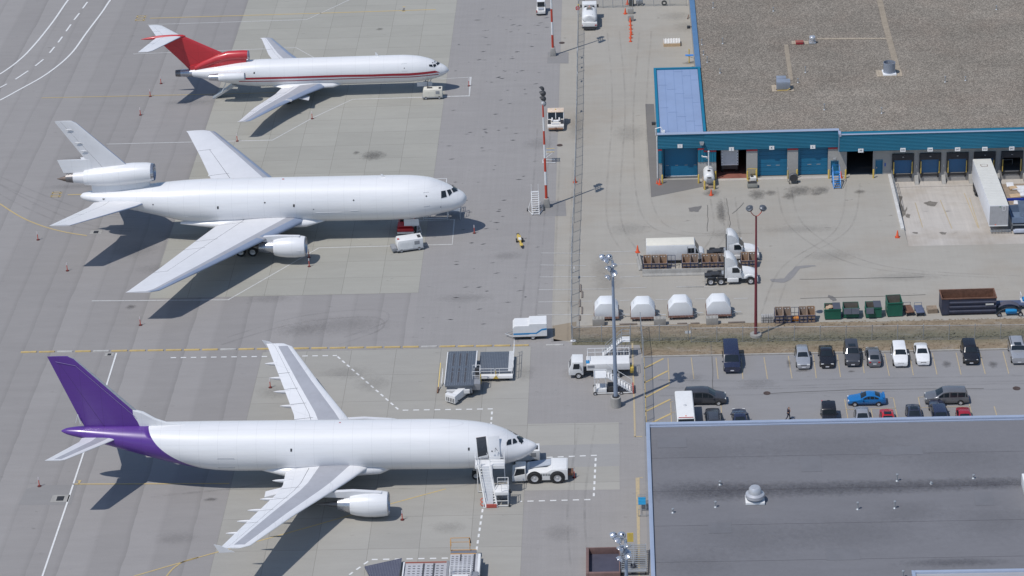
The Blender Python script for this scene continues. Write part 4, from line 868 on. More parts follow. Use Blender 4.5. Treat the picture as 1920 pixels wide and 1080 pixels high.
# annex roof with its teal frame
LOC(MB().add([(X_AN+.3, WY+.4, 6.78), (X_M0-.1, WY+.4, 6.78), (X_M0-.1, Y_AN-.3, 6.78), (X_AN+.3, Y_AN-.3, 6.78)], [(0, 1, 2, 3)]), 'annex_roof', ANX)
sm = MB()
for x in (6.4, 7.7, 8.9, 10.1): sm.box(x, x+.05, WY+.5, Y_AN-.4, 6.79, 6.80)
for k_ in range(14): y = WY+1.2+k_*1.65; x = 5.4+(k_*7919 % 5)*1.2; sm.box(x, min(x+1.25, X_M0-.2), y, y+.06, 6.795, 6.805)
LOC(sm, 'roof_seam', SEAM)
LOC(MB().box(X_AN-.1, X_AN+.28, WY+.4, Y_AN+.1, 6.7, 7.0).box(X_AN+.28, X_M0, Y_AN-.28, Y_AN+.1, 6.7, 7.0).box(X_M0-.06, X_M0+.3, WY+.4, Y_AN+.1, 6.66, 7.02), 'annex_parapet', TEALT)
LOC(MB().box(X_M0-.35, X_M0+.42, Y_AN+.12, YE, 6.6, 6.82), 'side_parapet', mat('blue_parapet', (0.09, 0.19, 0.34), .45, 0, .08, .6, .2))
LOC(MB().box(X_M0-.10, X_M0-.005, Y_AN+.2, YE, 4.9, 6.58), 'side_cladding', TEAL)
# timber walkways on the gravel
def plank_run(p, q, wdt):
    wk = MB()
    P, Q = at(*p, ROOFZ), at(*q, ROOFZ); L = (Q-P).length; d = (Q-P)/L; n_ = Vector((-d.y, d.x, 0)); k_ = int(L/.36)
    for i in range(k_):
        c0 = P+d*(i*L/k_+.012); c1 = P+d*((i+1)*L/k_-.012); a_ = n_*wdt/2
        wk.add([(*(c0-a_)[:2], ROOFZ+.03), (*(c0+a_)[:2], ROOFZ+.03), (*(c1+a_)[:2], ROOFZ+.05), (*(c1-a_)[:2], ROOFZ+.05)], [(0, 1, 2, 3)])
    LOC(wk, 'roof_walkway', WALK)
for p, q, wd in (((1645, -20), (1661, 52), .85), ((1661, 50), (1684, 135), .85), ((1664, 72.5), (1532, 73), .55), ((1516, 80), (1484, 80), 1.3), ((1474, 84), (1483, 150), .6), ((1643, 138), (1691, 137), 2.4), ((1447, 166), (1488, 165), 2.4)): plank_run(p, q, wd)
# doors
def rollup(x0, x1, y, zt, name='roll_up_door', m=TEALD, step=.62, hdl=True):
    b = MB(); z = 0.06; i = 0
    while z < zt-.05:
        z1 = min(zt, z+step-.03); b.box(x0, x1, y, y+.06, z, z1); z += step; i += 1
    o = b.build(name, m, wh)
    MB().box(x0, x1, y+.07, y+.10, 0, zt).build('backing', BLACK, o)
    if hdl: MB().box(x0+(x1-x0)*.28, x0+(x1-x0)*.42, y-.03, y-.005, 1.55, 1.63).box(x0+(x1-x0)*.6, x0+(x1-x0)*.74, y-.03, y-.005, 1.55, 1.63).build('handle', GALV, o)
    return o
d_ = ops['I']; rollup(d_[0]+.35, d_[1]-.02, WY+.95, 4.72, step=9, hdl=False)
MB().box(d_[0]+.35, d_[1]-.05, WY+.92, WY+.945, 0.0, .1).build('door_sill', SIGNW, wh)
for k_ in range(4): MB().box(d_[0]+.55+k_*1.3, d_[0]+.95+k_*1.3, WY+.915, WY+.945, 1.68, 1.74).build('door_vent', GALV, wh)
for n_ in 'KL': rollup(ops[n_][0]+.25, ops[n_][1], WY+.42, 4.4)
jb = MB()
for n_, dy in (('I', .95), ('K', .42), ('L', .42)): jb.box(ops[n_][0], ops[n_][0]+.24, WY+.31, WY+.31+dy, 0, 4.8)
LOC(jb, 'door_jamb', TEALT)
LOC(MB().add([(ops['J'][0], WY-.25, .02), (ops['J'][1], WY-.25, .02), (ops['J'][1], WY+7, .02), (ops['J'][0], WY+7, .02)], [(0, 1, 2, 3)]), 'red_floor', REDF)
ap = MB()
for n_ in 'JKL': ap.box(ops[n_][0]-.2, ops[n_][1]+.2, WY-.95, WY-.27, 0, .05)
LOC(ap, 'door_apron', C_RAMP)
for i, s_ in enumerate(side):
    o = MB().box(s_[0], s_[1], WY+.08, WY+.14, .02, 2.15).build('side_door', TEALD, wh); MB().box(s_[0]+.08, s_[0]+.2, WY+.03, WY+.078, .9, 1.1).build('handle', GALV, o)
    MB().box(s_[0]-.06, s_[0], WY-.03, WY+.1, 0, 2.2).box(s_[1], s_[1]+.06, WY-.03, WY+.1, 0, 2.2).box(s_[0]-.06, s_[1]+.06, WY-.03, WY+.1, 2.2, 2.26).build('door_frame', TEALT, o)
MB().box(side[1][1]+.3, side[1][1]+.5, WY-.04, WY-.005, 1.2, 1.7).build('wall_notice', mat('blue_notice', (.05, .12, .4), .5), wh)
MB().box(side[0][0]+.25, side[0][0]+.65, WY-.35, WY-.005, 2.45, 2.65).build('door_lamp', GALV, wh); MB().prism([(-.3, 0), (.3, 0), (.2, -.35), (-.2, -.35)], 'y', WY-.75, WY-.24).build('fascia_lamp', GALV, wh, loc=(WX(1316), 0, 5.75))
# loading docks
SEAL = mat('dock_seal', (0.035, 0.035, 0.04), 0.8, 0, 0.2, 2); DBLUE = mat('dock_door_blue', (0.022, 0.115, 0.25), 0.5, 0, 0.06, .6, .2)
for i, (x0, x1) in enumerate(docks):
    fr = MB().box(x0-.28, x0, WY-.22, WY-.004, .1, 3.05).box(x1, x1+.28, WY-.22, WY-.004, .1, 3.05).box(x0-.28, x1+.28, WY-.24, WY-.004, 2.15, 3.1).build('dock_seal', SEAL, wh, bevel=.04)
    MB().box(x0-.1, x0+.02, WY-.26, WY-.225, .1, 1.9).box(x1-.02, x1+.1, WY-.26, WY-.225, .1, 1.9).build('yellow_stripe', YELLOW, fr)
    text(('245', '244', '243', '242', '241', '240')[i], 'lettering', .16, SIGNW, fr, ((x0+x1)/2, WY-.245, 2.62))
    if i < 4: rollup(x0, x1, WY+.06, 2.2, 'dock_door', DBLUE, 9, False)
    MB().box(x0+.2, x1-.2, WY-.09, WY-.005, -.42, -.02).box(x0+.2, x1-.2, WY-.13, WY-.09, -.08, -.02).build('dock_leveller', DARK, wh)
    MB().box(x0-.05, x0+.18, WY-.25, WY-.005, -.55, .02).box(x1-.18, x1+.05, WY-.25, WY-.005, -.55, .02).build('dock_bumper', RUBBER, wh)
    LOC(MB().prism([(WY-.01, PITD+.01), (WY-.01, -.25), (WY-.45, -.55), (WY-1.25, PITD+.01)], 'x', x1+.42, x1+.95), 'wheel_guide', CONC)
    MB().box(x1+.62, x1+.78, WY-.06, WY-.005, .9, 1.3).build('dock_signal', GALV, wh)
LOC(MB().box(WX(1671)-.6, XE, WY-1.9, WY-1.3, PITD-.02, PITD+.10), 'dock_kerb', C_RAMP)
x0, x1 = docks[4]; LOC(MB().box(x0+.3, x1-.7, WY+2.2, WY+2.3, .7, .78).box(x0+.3, x0+.38, WY+2.2, WY+2.3, .02, .7).box(x1-.78, x1-.7, WY+2.2, WY+2.3, .02, .7), 'inner_rail', GALV)
# lettered plates on the fascia
for s_, px, py in (('I', 1275, 274), ('J', 1371.5, 279.5), ('K', 1447, 277.2), ('L', 1524, 275.5)):
    p = atY(px, py, WY-.3); o = MB().box(p.x-.34, p.x+.34, WY-.32, WY-.27, p.z-.27, p.z+.27).build('door_sign', SIGNW, wh); text(s_, 'lettering', .42, INK, o, (p.x, WY-.325, p.z))
for s_, px, py in (('M', 1614, 282.5), ('245', 1693, 281.2), ('244', 1744, 280.6), ('243', 1795.5, 280), ('242', 1846.5, 279.2), ('241', 1897, 278.5)):
    p = atY(px, py, YC-.1); o = MB().box(p.x-.36, p.x+.36, YC-.12, YC-.05, p.z-.27, p.z+.27).build('door_sign', SIGNW, wh); text(s_, 'lettering', .44 if len(s_) == 1 else .33, INK, o, (p.x, YC-.125, p.z))
# white pipe with an elbow on the wall above the tank, downpipe on the corner, camera on the annex
PIPEW = mat('white_pipe', (.7, .7, .7), .4)
LOC(MB().path([(WX(1316.5), WY-.45, 3.72), (WX(1317), WY-.45, 3.55), (WX(1325.5), WY-.45, 3.5), (WX(1326), WY-.3, 3.2), (WX(1326), WY-.05, 3.2)], .09, 10), 'wall_pipe', PIPEW, smooth=True)
LOC(MB().path([(X_AN-.12, WY-.1, 6.6), (X_AN-.12, WY-.1, .3)], .07, 8), 'downpipe', PIPEW, smooth=True)
LOC(MB().path([(X_AN-.25, WY+.6, 6.5), (X_AN-.3, WY+.6, 7.5), (X_AN+.5, WY+.6, 7.7), (X_AN+.7, WY+.5, 7.2)], .06, 6).cbox((X_AN+.75, WY+.6, 6.98), (.5, .5, .38)), 'roof_bracket', PIPEW)
for px, py, n_ in ((1323, 265, 'wall_floodlight'), (1224, 206, 'wall_floodlight')):
    pass
for y in (371.5, 354.8): LOC(MB().cbox((X_M0-.75, y, 5.6), (.5, .45, .35)).bar((X_M0-.5, y, 5.6), (X_M0-.0, y, 5.7), .08), 'wall_floodlight', DARK)
LOC(MB().cbox((X_AN-.45, 334.3, 5.9), (.55, .4, .35)).bar((X_AN-.3, 334.3, 5.9), (X_AN, 334.3, 6.0), .08), 'wall_floodlight', DARK)
LOC(MB().path([(X_M0-.18, 355.6, 0), (X_M0-.18, 355.6, 4.6)], .09, 6), 'red_pipe', REDP)
# small vent pipes on the roofs
def vent_pipe(par, px, py, z, h=.75, r=.06):
    p = at(px, py, z); MB().tube((p.x, p.y, z), (p.x, p.y, z+h), r, 8).lathe([(0, r*1.0), (.05, r*2.0), (.16, r*1.9), (.2, .01)], (p.x, p.y, z+h-.05), 'z', 10).lathe([(0, r*2.6), (.05, r*2.2), (.12, r)], (p.x, p.y, z), 'z', 10).build('vent_pipe', GALV, par, True, ang=50)
for px, py in ((1316, 84), (1355, 82), (1350, 137), (1337, 15), (1510, 136), (1545.5, 206), (1653, 212.5), (1772, 154), (1810, 151), (1496, 155), (1319, 103), (1326, 117), (1868, 18), (1450, 21)): vent_pipe(wh, px, py, ROOFZ, .55 if px in (1350, 1810, 1496, 1319, 1868, 1450) else .8)
# plant standing on the gravel roof
p = at(1667, 138, ROOFZ); t_ = thing('roof_fan', 'open round steel fan drum standing on a pale square curb on the gravel roof', 'vent', (p.x, p.y, ROOFZ), R(2))
STEELG = mat('duct_steel', (0.30, 0.335, 0.40), .45, .3, .08, .8, .15)
MB().box(-.95, .95, -.95, .95, 0.02, .28).build('curb', SIGNW, t_, bevel=.03); d_ = MB().lathe([(.28, .85), (1.75, .85), (1.77, .87), (1.79, .82), (1.2, .80), (1.0, .80)], (0, 0, 0), 'z', 36).build('drum', STEELG, t_, True, ang=40)
MB().lathe([(1.0, .80), (1.02, .18), (1.2, .16), (1.22, .01)], (0, 0, 0), 'z', 24).build('fan', HOT, t_); MB().bar((-.8, 0, 1.5), (.8, 0, 1.5), .06).bar((0, -.8, 1.5), (0, .8, 1.5), .06).build('damper', GALV, t_)
p = at(1469, 168, ROOFZ); t_ = thing('air_conditioner', 'boxy grey air conditioning unit with a yellow gas pipe on the gravel roof', 'air conditioner', (p.x, p.y, ROOFZ), R(-2))
MB().box(-1.0, .95, -.35, 1.0, .14, 1.28).build('casing', STEELG, t_, bevel=.03); MB().box(-1.0, .4, 1.02, 2.0, .14, 1.35).build('intake_hood', STEELG, t_, bevel=.05); MB().path([(-.9, -.5, .12), (.5, -.5, .12), (.95, -.42, .35)], .05, 6).build('gas_pipe', YELLOW, t_); MB().box(-1.1, 1.0, -.3, -.15, 0, .14).build('sleeper', RUST, t_); MB().box(-1.1, 1.0, 1.6, 1.8, 0, .14).build('sleeper', RUST, t_)
k_ = MB()
for i in range(9): k_.box(-.85+i*.2, -.8+i*.2, -.375, -.35, .3, 1.1)
k_.build('louvre', GREY, t_)
p = at(1523, 81, ROOFZ); t_ = thing('roof_vent', 'small shiny two-tier metal exhaust vent beside the red hatch on the gravel roof', 'vent', (p.x, p.y, ROOFZ))
MB().cbox((0, 0, .12), (1.0, 1.0, .22)).build('curb', GALV, t_, bevel=.03); MB().lathe([(.23, .44), (.5, .46), (.55, .36), (.7, .34), (.72, .46), (1.05, .46), (1.15, .38), (1.2, .01)], (0, 0, 0), 'z', 24).build('cowl', mat('bright_metal', (.62, .63, .66), .25, .6, .05, 3), t_, True, ang=45)
p = at(1499, 82, ROOFZ); t_ = thing('roof_hatch', 'low rusty red hatch on a timber pad on the gravel roof', 'hatch', (p.x, p.y, ROOFZ))
MB().box(-.55, .55, -.4, .4, .05, .33).build('base', REDB, t_, bevel=.03); MB().box(-.6, .6, -.45, .45, .335, .42).build('lid', mat('faded_red', (.30, .09, .07), .7, 0, .15, 1.5), t_, bevel=.03)

# foreground building
FZ = 7.5; FX0, FY1 = 2.05, 247.6
FROOF = ground_mat('grey_roof_membrane', (0.175, 0.174, 0.186), 0.06, 0.10, fine=2.5); FSTAIN = ground_mat('damp_roof_membrane', (0.122, 0.120, 0.134), 0.06, 0.08, fine=2.5)
fb = thing('terminal_building', 'flat grey roofed building with pale metal edging in the lower right', 'building')
MB().add([(FX0, 150, FZ), (80, 150, FZ), (80, FY1, FZ), (FX0, FY1, FZ)], [(0, 1, 2, 3)]).build('roof', FROOF, fb)
MB().box(FX0, FX0+.3, 150, FY1, 0, FZ-.02).box(FX0+.3, 80, FY1-.3, FY1, 0, FZ-.02).box(80, 80.3, 150, FY1, 0, FZ).box(FX0, 80, 149.7, 150, 0, FZ).build('wall', BLOCK, fb)
MB().box(FX0-.12, FX0+.30, 150, FY1+.12, FZ-.25, FZ+.28).box(FX0+.30, 80, FY1-.30, FY1+.12, FZ-.25, FZ+.28).build('parapet', CAP, fb, bevel=.03)
MB().box(FX0+.31, 80, FY1-.62, FY1-.44, FZ+.005, FZ+.12).build('parapet_flashing', CAP, fb)
sm = MB()
for k_ in range(14): sm.box(FX0+.4, 80, 152+k_*6.8, 152.05+k_*6.8, FZ+.004, FZ+.012)
sm.build('roof_seam', FSTAIN, fb)
FSOFT = soft_mat('damp_roof_stain', (.04, .039, .05), .30); FSOFT2 = soft_mat('roof_ponding_mark', (.05, .05, .055), .12)
def roof_soft(px, py, w, d, m=None):
    q = at(px, py, FZ); o = MB().add([(-w/2, -d/2, 0), (w/2, -d/2, 0), (w/2, d/2, 0), (-w/2, d/2, 0)], [(0, 1, 2, 3)]).build('roof_stain', m or FSOFT, fb); roof_soft.k += 1; o.location = (q.x, q.y, FZ+.016+.0007*roof_soft.k)
roof_soft.k = 0
for a_ in ((1300, 921, 14, 5.2), (1375, 920, 12, 4.6), (1470, 918, 16, 4.0), (1580, 915, 17, 3.8), (1690, 912, 16, 3.4), (1800, 908, 15, 3.2), (1880, 906, 11, 2.8), (1790, 1055, 14, 2)): roof_soft(*a_)
for a_ in ((1330, 850, 18, 9), (1560, 840, 22, 8), (1800, 860, 18, 8), (1400, 1010, 18, 9), (1600, 1000, 20, 8), (1300, 1060, 12, 7), (1860, 980, 12, 9), (1700, 960, 10, 5)): roof_soft(*a_, m=FSOFT2)
for px, py, w, d in ((1260, 830, 3.2, 2.2), (1520, 870, 2.2, 3.2), (1690, 845, 4.5, 1.8), (1350, 990, 2.4, 2.0), (1580, 1040, 3.4, 2.0), (1845, 935, 2.0, 2.6)):
    q = at(px, py, FZ); MB().box(-w/2, w/2, -d/2, d/2, 0, .012).build('roof_patch', mat('patch_membrane', (.16, .16, .172), .8, 0, .06, .6), fb, loc=(q.x, q.y, FZ+.012))
q = at(1712, 1072, FZ+.9); MB().box(q.x, 80, 150, q.y, FZ+.02, FZ+.75).build('upper_roof', mat('pale_membrane', (.34, .345, .37), .7, 0, .05, .3), fb); MB().box(q.x-.15, q.x+.2, 150, q.y+.15, FZ+.6, FZ+.98).box(q.x+.2, 80, q.y-.2, q.y+.15, FZ+.6, FZ+.98).build('upper_parapet', CAP, fb, bevel=.03)
q = at(1917, 898, FZ+1.0); MB().box(q.x, q.x+9, q.y-5.2, q.y+.6, FZ+.02, FZ+1.3).build('penthouse', SIGNW, fb, bevel=.04)
for px, py, h in ((1350, 909, .35), (1261.5, 961.5, .4), (1341.5, 951, .6), (1682, 902, .75), (1608, 955, .75), (1677.5, 953, .75), (1825, 897, .35), (1693, 1083, .7), (1746, 907, .08)): vent_pipe(fb, px, py, FZ, h, .07)
p = at(1415.5, 940, FZ); t_ = thing('roof_vent', 'large domed mushroom exhaust vent on the dark grey roof in front', 'vent', (p.x, p.y, FZ))
MB().box(-1.0, 1.0, -.8, .85, .03, .32).build('curb', SIGNW, t_, bevel=.04); MB().lathe([(.3, .55), (.55, .58), (.56, .95), (.62, 1.0), (.95, .98), (1.05, .80), (1.1, .70), (1.6, .62), (1.75, .5), (1.80, .01)], (0, 0, 0), 'z', 36).build('cowl', mat('pale_vent_metal', (.52, .53, .56), .35, .35, .05, 1, .15), t_, True, ang=40)
MB().lathe([(.53, .93), (.51, .6), (.3, .56)], (0, 0, 0), 'z', 24).build('fan_housing', DARK, t_)

# ------------------------------------------------------------------ fences
def fence_mesh_mat():
    m, t, b = new_mat('chain_link'); b.inputs['Base Color'].default_value = (.30, .33, .34, 1); b.inputs['Roughness'].default_value = .5; b.inputs['Metallic'].default_value = .2
    tr = N(t, 'BsdfTransparent'); mx = N(t, 'MixShader'); mx.inputs[0].default_value = .20; o = t.nodes['Material Output']
    t.links.new(tr.outputs[0], mx.inputs[1]); t.links.new(b.outputs[0], mx.inputs[2]); t.links.new(mx.outputs[0], o.inputs['Surface']); return m
LINK = fence_mesh_mat()
def fence(label, pts, h=2.15, step=3.05, sag=.0):
    t_ = thing('chain_link_fence', label, 'fence', (pts[0][0], pts[0][1], 0)); o = Vector((pts[0][0], pts[0][1], 0)); mb = MB(); rl = MB()
    rnd = random.Random(len(label))
    for a_, c_ in zip(pts, pts[1:]):
        a_, c_ = Vector((*a_, 0))-o, Vector((*c_, 0))-o; n_ = max(1, round((c_-a_).length/step)); d = (c_-a_)/n_
        for i in range(n_+1):
            p = a_+d*i+Vector((rnd.uniform(-sag, sag), 0, 0)); MB().tube((p.x, p.y, 0), (p.x+rnd.uniform(-.03, .03), p.y, h+.12), .045, 8).lathe([(0, .06), (.06, .05), (.09, .01)], (p.x, p.y, h+.1), 'z', 8).build('post', GALV, t_, True)
            if i < n_: q = a_+d*(i+1); rl.tube((p.x, p.y, h), (q.x, q.y, h), .032, 6); rl.tube((p.x, p.y, .08), (q.x, q.y, .08), .012, 4); mb.add([(p.x, p.y, .04), (q.x, q.y, .04), (q.x, q.y, h), (p.x, p.y, h)], [(0, 1, 2, 3)])
    rl.build('rail', GALV, t_); mb.build('mesh', LINK, t_); return t_
f1 = fence('long chain link fence between the apron and the truck yard', [(-6.75, 281.2), (-6.9, 300), (-6.62, 330), (-6.55, 368), (-6.6, 420)], 2.2, 3.05, .06)
for y in (373.5, 369.5, 364, 352.5, 298.2): MB().box(-.03, .03, y-281.5, y-280.9, 1.2, 1.7).build('fence_sign', SIGNW, f1, loc=(.2, 0, 0))
f2 = fence('chain link fence on the grass bank in front of the white pod row', [(-6.6, 281.0), (7.6, 280.9)], 2.15, 3.5)
MB().box(1310*0+13.8, 14.55, -.06, -.02, .95, 1.3).build('fence_sign', SIGNW, f2)
f3 = fence('long chain link fence on the grass bank behind the parked cars', [(7.95, 280.35), (30, 279.9), (58, 279.1)], 2.0, 3.05)
f4 = fence('short chain link fence running from the grass bank to the grey roof corner', [(1.75, 283.6), (1.98, 277), (1.95, 258)], 2.5, 3.0, .03)
yg = at(1200, 13).y
f5 = fence('gate fence across the top of the truck yard', [(-5.8, yg), (2.2, yg)], 2.2, 1.6); f6 = fence('chain link fence beside the traffic cones at the top edge', [(3.0, yg+.3), (10.9, yg-.1)], 2.2, 2.6)
# stop sign on the fence by the tank truck
p = at(1083.5, 32); t_ = thing('stop_sign', 'small red octagonal stop sign beside the tank truck and fence', 'sign', (p.x, p.y, 0))
MB().tube((0, 0, 0), (0, 0, 1.9), .04, 8).build('post', GALV, t_); o = MB().prism([(.36*math.cos(R(22.5+45*i)), 1.55+.36*math.sin(R(22.5+45*i))) for i in range(8)], 'y', -.07, -.05).build('sign_plate', REDP, t_); text('STOP', 'lettering', .24, SIGNW, o, (0, -.075, 1.55)); MB().cbox((.12, -.02, 2.08), (.28, .2, .28)).build('warning_lamp', YELLOW, t_, bevel=.04)

# ------------------------------------------------------------------ light masts
def floodlight(par, c, yaw, tilt, s=.5, m=None):
    """round floodlight head with a domed back and a glass front"""
    b = MB().lathe([(-.50*s, .14*s), (-.45*s, .30*s), (-.2*s, .52*s), (0, .56*s), (.06*s, .60*s), (.10*s, .60*s)], (0, 0, 0), 'x', 14)
    o = b.build('floodlight', m or GALV, par, True, ang=50, loc=c); o.rotation_euler = (0, R(tilt), R(yaw))
    MB().lathe([(.085*s, .57*s), (.09*s, .01)], (0, 0, 0), 'x', 14).build('lens', LAMP, o); return o
WHB = mat('mast_white', (.72, .72, .72), .45, 0, .05, 1, .1); REDM = mat('mast_red', (.50, .055, .03), .45, 0, .08, 1, .1)
def mast(label, px, py, h, kind):
    p = at(px, py); t_ = thing('light_mast', label, 'light mast', (p.x, p.y, 0))
    if kind == 'band':
        MB().prism([(-.48, 0), (.48, 0), (.32, 1.35), (-.32, 1.35)], 'y', -.42, .42).build('footing', CONC, t_, bevel=.04)
        z = 1.35; i = 0; n_ = 7; d = (h-1.35)/n_
        for k_ in range(n_): MB().tube((0, 0, z), (0, 0, z+d), .19-.012*k_, 14, r2=.19-.012*(k_+1)).build('pole_band', (REDM, WHB)[k_ % 2], t_, True); z += d
        ar = MB().tube((0, 0, h), (0, 0, h+1.9), .06, 8)
        for z in (.3, 1.0, 1.7): ar.bar((0, -.95, h+z), (0, .95, h+z), .08)
        ar.build('lamp_frame', DARK, t_)
        for k_, (y, z) in enumerate(((-.85, .3), (.75, .3), (-.8, 1.0), (.8, 1.05), (-.7, 1.75), (.75, 1.75))): floodlight(t_, (-.12 if k_ % 2 else .12, y, h+z), 175+(k_ % 3)*12, 40, .72, GREY if k_ == 0 else DARK)
    elif kind == 'twin':
        MB().lathe([(0, .75), (.32, .7), (.34, .25)], (0, 0, 0), 'z', 20).build('footing', CONC, t_, True, ang=40)
        MB().tube((0, 0, .3), (0, 0, h-1.2), .20, 14, r2=.11).build('pole', mat('brown_red_paint', (.19, .035, .045), .5, 0, .1, 1), t_, True); MB().path([(0, 0, h-1.25), (-.3, 0, h-1.1), (-.62, 0, h-.7), (-.62, 0, h-.3)], .05).path([(0, 0, h-1.25), (.3, 0, h-1.1), (.62, 0, h-.7), (.62, 0, h-.3)], .05).build('yoke', REDM, t_)
        for s in (-1, 1):
            o = MB().lathe([(0, .12), (.12, .40), (.38, .46), (.46, .30), (.62, .22), (.66, .02)], (0, 0, 0), 'z', 18).build('floodlight', mat('lamp_grey', (.13, .14, .16), .4, .4), t_, True, loc=(s*.72, -.05, h-.35), ang=50); o.rotation_euler = (R(20), R(s*18), 0)
    else:
        MB().lathe([(0, .62), (1.3, .60), (1.32, .56), (1.32, .2)], (0, 0, 0), 'z', 24).build('footing', CONC, t_, True, ang=40)
        MB().tube((0, 0, 1.32), (0, 0, h), .25, 16, r2=.14).build('pole', mat('mast_grey', (.30, .36, .46), .45, .3, .05, 1), t_, True); MB().tube((0, 0, 1.33), (0, 0, 1.45), .42, 12).build('base_plate', DARK, t_)
        ar = MB().bar((0, 0, h-2.2), (0, 0, h+.2), .1)
        heads = ((-1.15, .5, .2, 160), (-.75, -.35, .1, 200), (-.35, .75, .05, 120), (-.55, -.3, -.9, 220), (.15, -.2, -.6, 300), (-.25, .5, -1.3, 150), (.1, .6, -1.9, 60), (-.6, -.2, -2.1, 210), (.25, -.5, -1.6, 330))
        for x, y, z, a_ in heads: ar.bar((0, 0, h+z*.9), (x, y, h+z), .07)
        ar.build('lamp_frame', GALV, t_)
        for x, y, z, a_ in heads: floodlight(t_, (x, y, h+z), a_, 42, .72, mat('silver_lamp', (.55, .57, .62), .25, .7, .05, 3))
    return t_
mast('red and white banded light mast near the small tug, its top beyond the frame', 1037, 104, 16.3, 'band'); mast('red and white banded light mast next to the white step ladder', 1025, 388, 15.4, 'band')
mast('dark red light mast with two lamps by the grass bank', 1417, 630, 17.6, 'twin'); mast('tall grey light mast with a cluster of silver lamps beside the service truck', 1155, 762, 19.2, 'pole')
q = at(1173, 1016, 17.0); t_ = mast('grey light mast with lamp cluster next to the metal ramp at the bottom edge', 1173, 1000, 17.2, 'pole'); t_.location = (q.x, q.y, 0); MB().box(.16, .75, -.03, .03, 17.0, 18.0).build('yellow_plate', YELLOW, t_)
# ------------------------------------------------------------------ cones and bollards
cp = MB().lathe([(0, .02), (.02, .27), (.05, .27), (.055, .12)], (0, 0, 0), 'z', 12)
dl = thing('delineator_post', 'x', 'traffic post')
MB().lathe([(0, .23), (.05, .23), (.08, .10)], (0, 0, 0), 'z', 14).lathe([(0, .01), (0, .23)], (0, 0, .003), 'z', 14).build('base', mat('dark_rubber_red', (.11, .03, .03), .8), dl, True, ang=50)
MB().lathe([(.08, .062), (.2, .058), (.85, .052)], (0, 0, 0), 'z', 12).build('post', mat('post_red', (.60, .10, .07), .5, 0, .06, 2), dl, True); MB().lathe([(.85, .056), (1.2, .046), (1.23, .01)], (0, 0, 0), 'z', 12).build('top_band', mat('post_white', (.72, .66, .66), .5), dl, True)
posts = [(302, 157, 'red post behind the red tail, farthest from the yellow line'), (282, 181, 'red post standing on the yellow line behind the red tail'), (263.5, 216, 'red post between the red tailed and all white tri-jets, left of the pad'), (445, 265, 'red post on the white line in front of the all white wing'),
         (585.5, 223, 'red post on the bend of the white line by the red-tailed wing tip'), (379.5, 294, 'red post beside the far wing tip of the all white tri-jet'), (879.5, 161.5, 'red post at the corner of the white box ahead of the red-striped nose'), (889.5, 437.5, 'red post ahead of the all white nose, in its shadow'),
         (71.5, 450, 'red post under the yellow curve at the left edge'), (126.5, 508, 'red post left of the all white tail shadow'), (263.5, 610, 'red post at the tip of the near wing shadow of the all white tri-jet'), (579.5, 483, 'red post right in front of the underwing engine, nearer the hull'),
         (580, 500, 'red post below the underwing engine of the all white tri-jet'), (507, 727, 'red post behind the far wing of the purple-tailed freighter'), (754.5, 975, 'red post in the engine shadow of the purple-tailed freighter'), (74, 912, 'red post on the grey patch by the purple tail'), (1077, 896, 'red post at the rear of the white pushback tractor')]
for i, (x, y, l) in enumerate(posts):
    o = dl if i == 0 else dup(dl); q = at(x, y); place(o, l, (q.x, q.y, .02), 0.1*i, 'red marker posts around the airplanes')
tc = thing('traffic_cone', 'x', 'traffic cone')
MB().box(-.23, .23, -.23, .23, 0, .05).build('base', mat('cone_base', (.5, .07, .02), .6), tc, bevel=.02); MB().lathe([(.05, .17), (.78, .045), (.8, .01)], (0, 0, 0), 'z', 16).build('cone', mat('cone_orange', (.80, .125, .05), .5, 0, .04, 3), tc, True)
cones = [(1078, 342, 1.2, 'orange cone standing right by the apron fence'), (1237, 346, 1.15, 'orange cone at the left corner of the building by door I'), (1232, 344, .7, 'small orange cone tucked behind the corner cone of door I'), (1333.5, 366, 1.15, 'orange cone in front of the white tank'), (1576.5, 333, 1.2, 'orange cone against the wall beside the blue steps'),
         (1682.5, 445, 1.3, 'orange cone at the foot of the white ramp barrier'), (1195.5, 473, 1.3, 'orange cone on the angled concrete barrier'), (1172.5, 26, 1.25, 'orange cone left of the two concrete blocks'), (1176.5, 8, 1.2, 'orange cone at the gate fence, behind the concrete blocks')]
for i, (x, y, s, l) in enumerate(cones):
    o = tc if i == 0 else dup(tc); z = .85 if 'barrier' == l[-7:] and 'angled' in l else 0; q = at(x, y, z); place(o, l, (q.x, q.y, max(z, 0)), .3*i); o.scale = (s, s, s); o['group'] = 'orange traffic cones'
for i, (x, y) in enumerate(((1181.7, 41), (1182.3, 48), (1182.7, 55), (1183, 61), (1183.8, 65), (1182.5, 71.5), (1182.3, 78))):
    o = dup(tc); q = at(x, y); s = 1.0+.07*(i % 3); place(o, ('nearest orange cone in the chain of cones below the concrete blocks', 'orange cone within the straight chain of cones below the concrete blocks')[i < 6], (q.x, q.y, 0), i); o.scale = (s, s, s); o['group'] = 'chain of orange cones'
bo = MB().lathe([(0, .12), (1.25, .12), (1.32, .09), (1.34, .01)], (0, 0, 0), 'z', 14).build('bollard', YELLOW, None, True, ang=50)
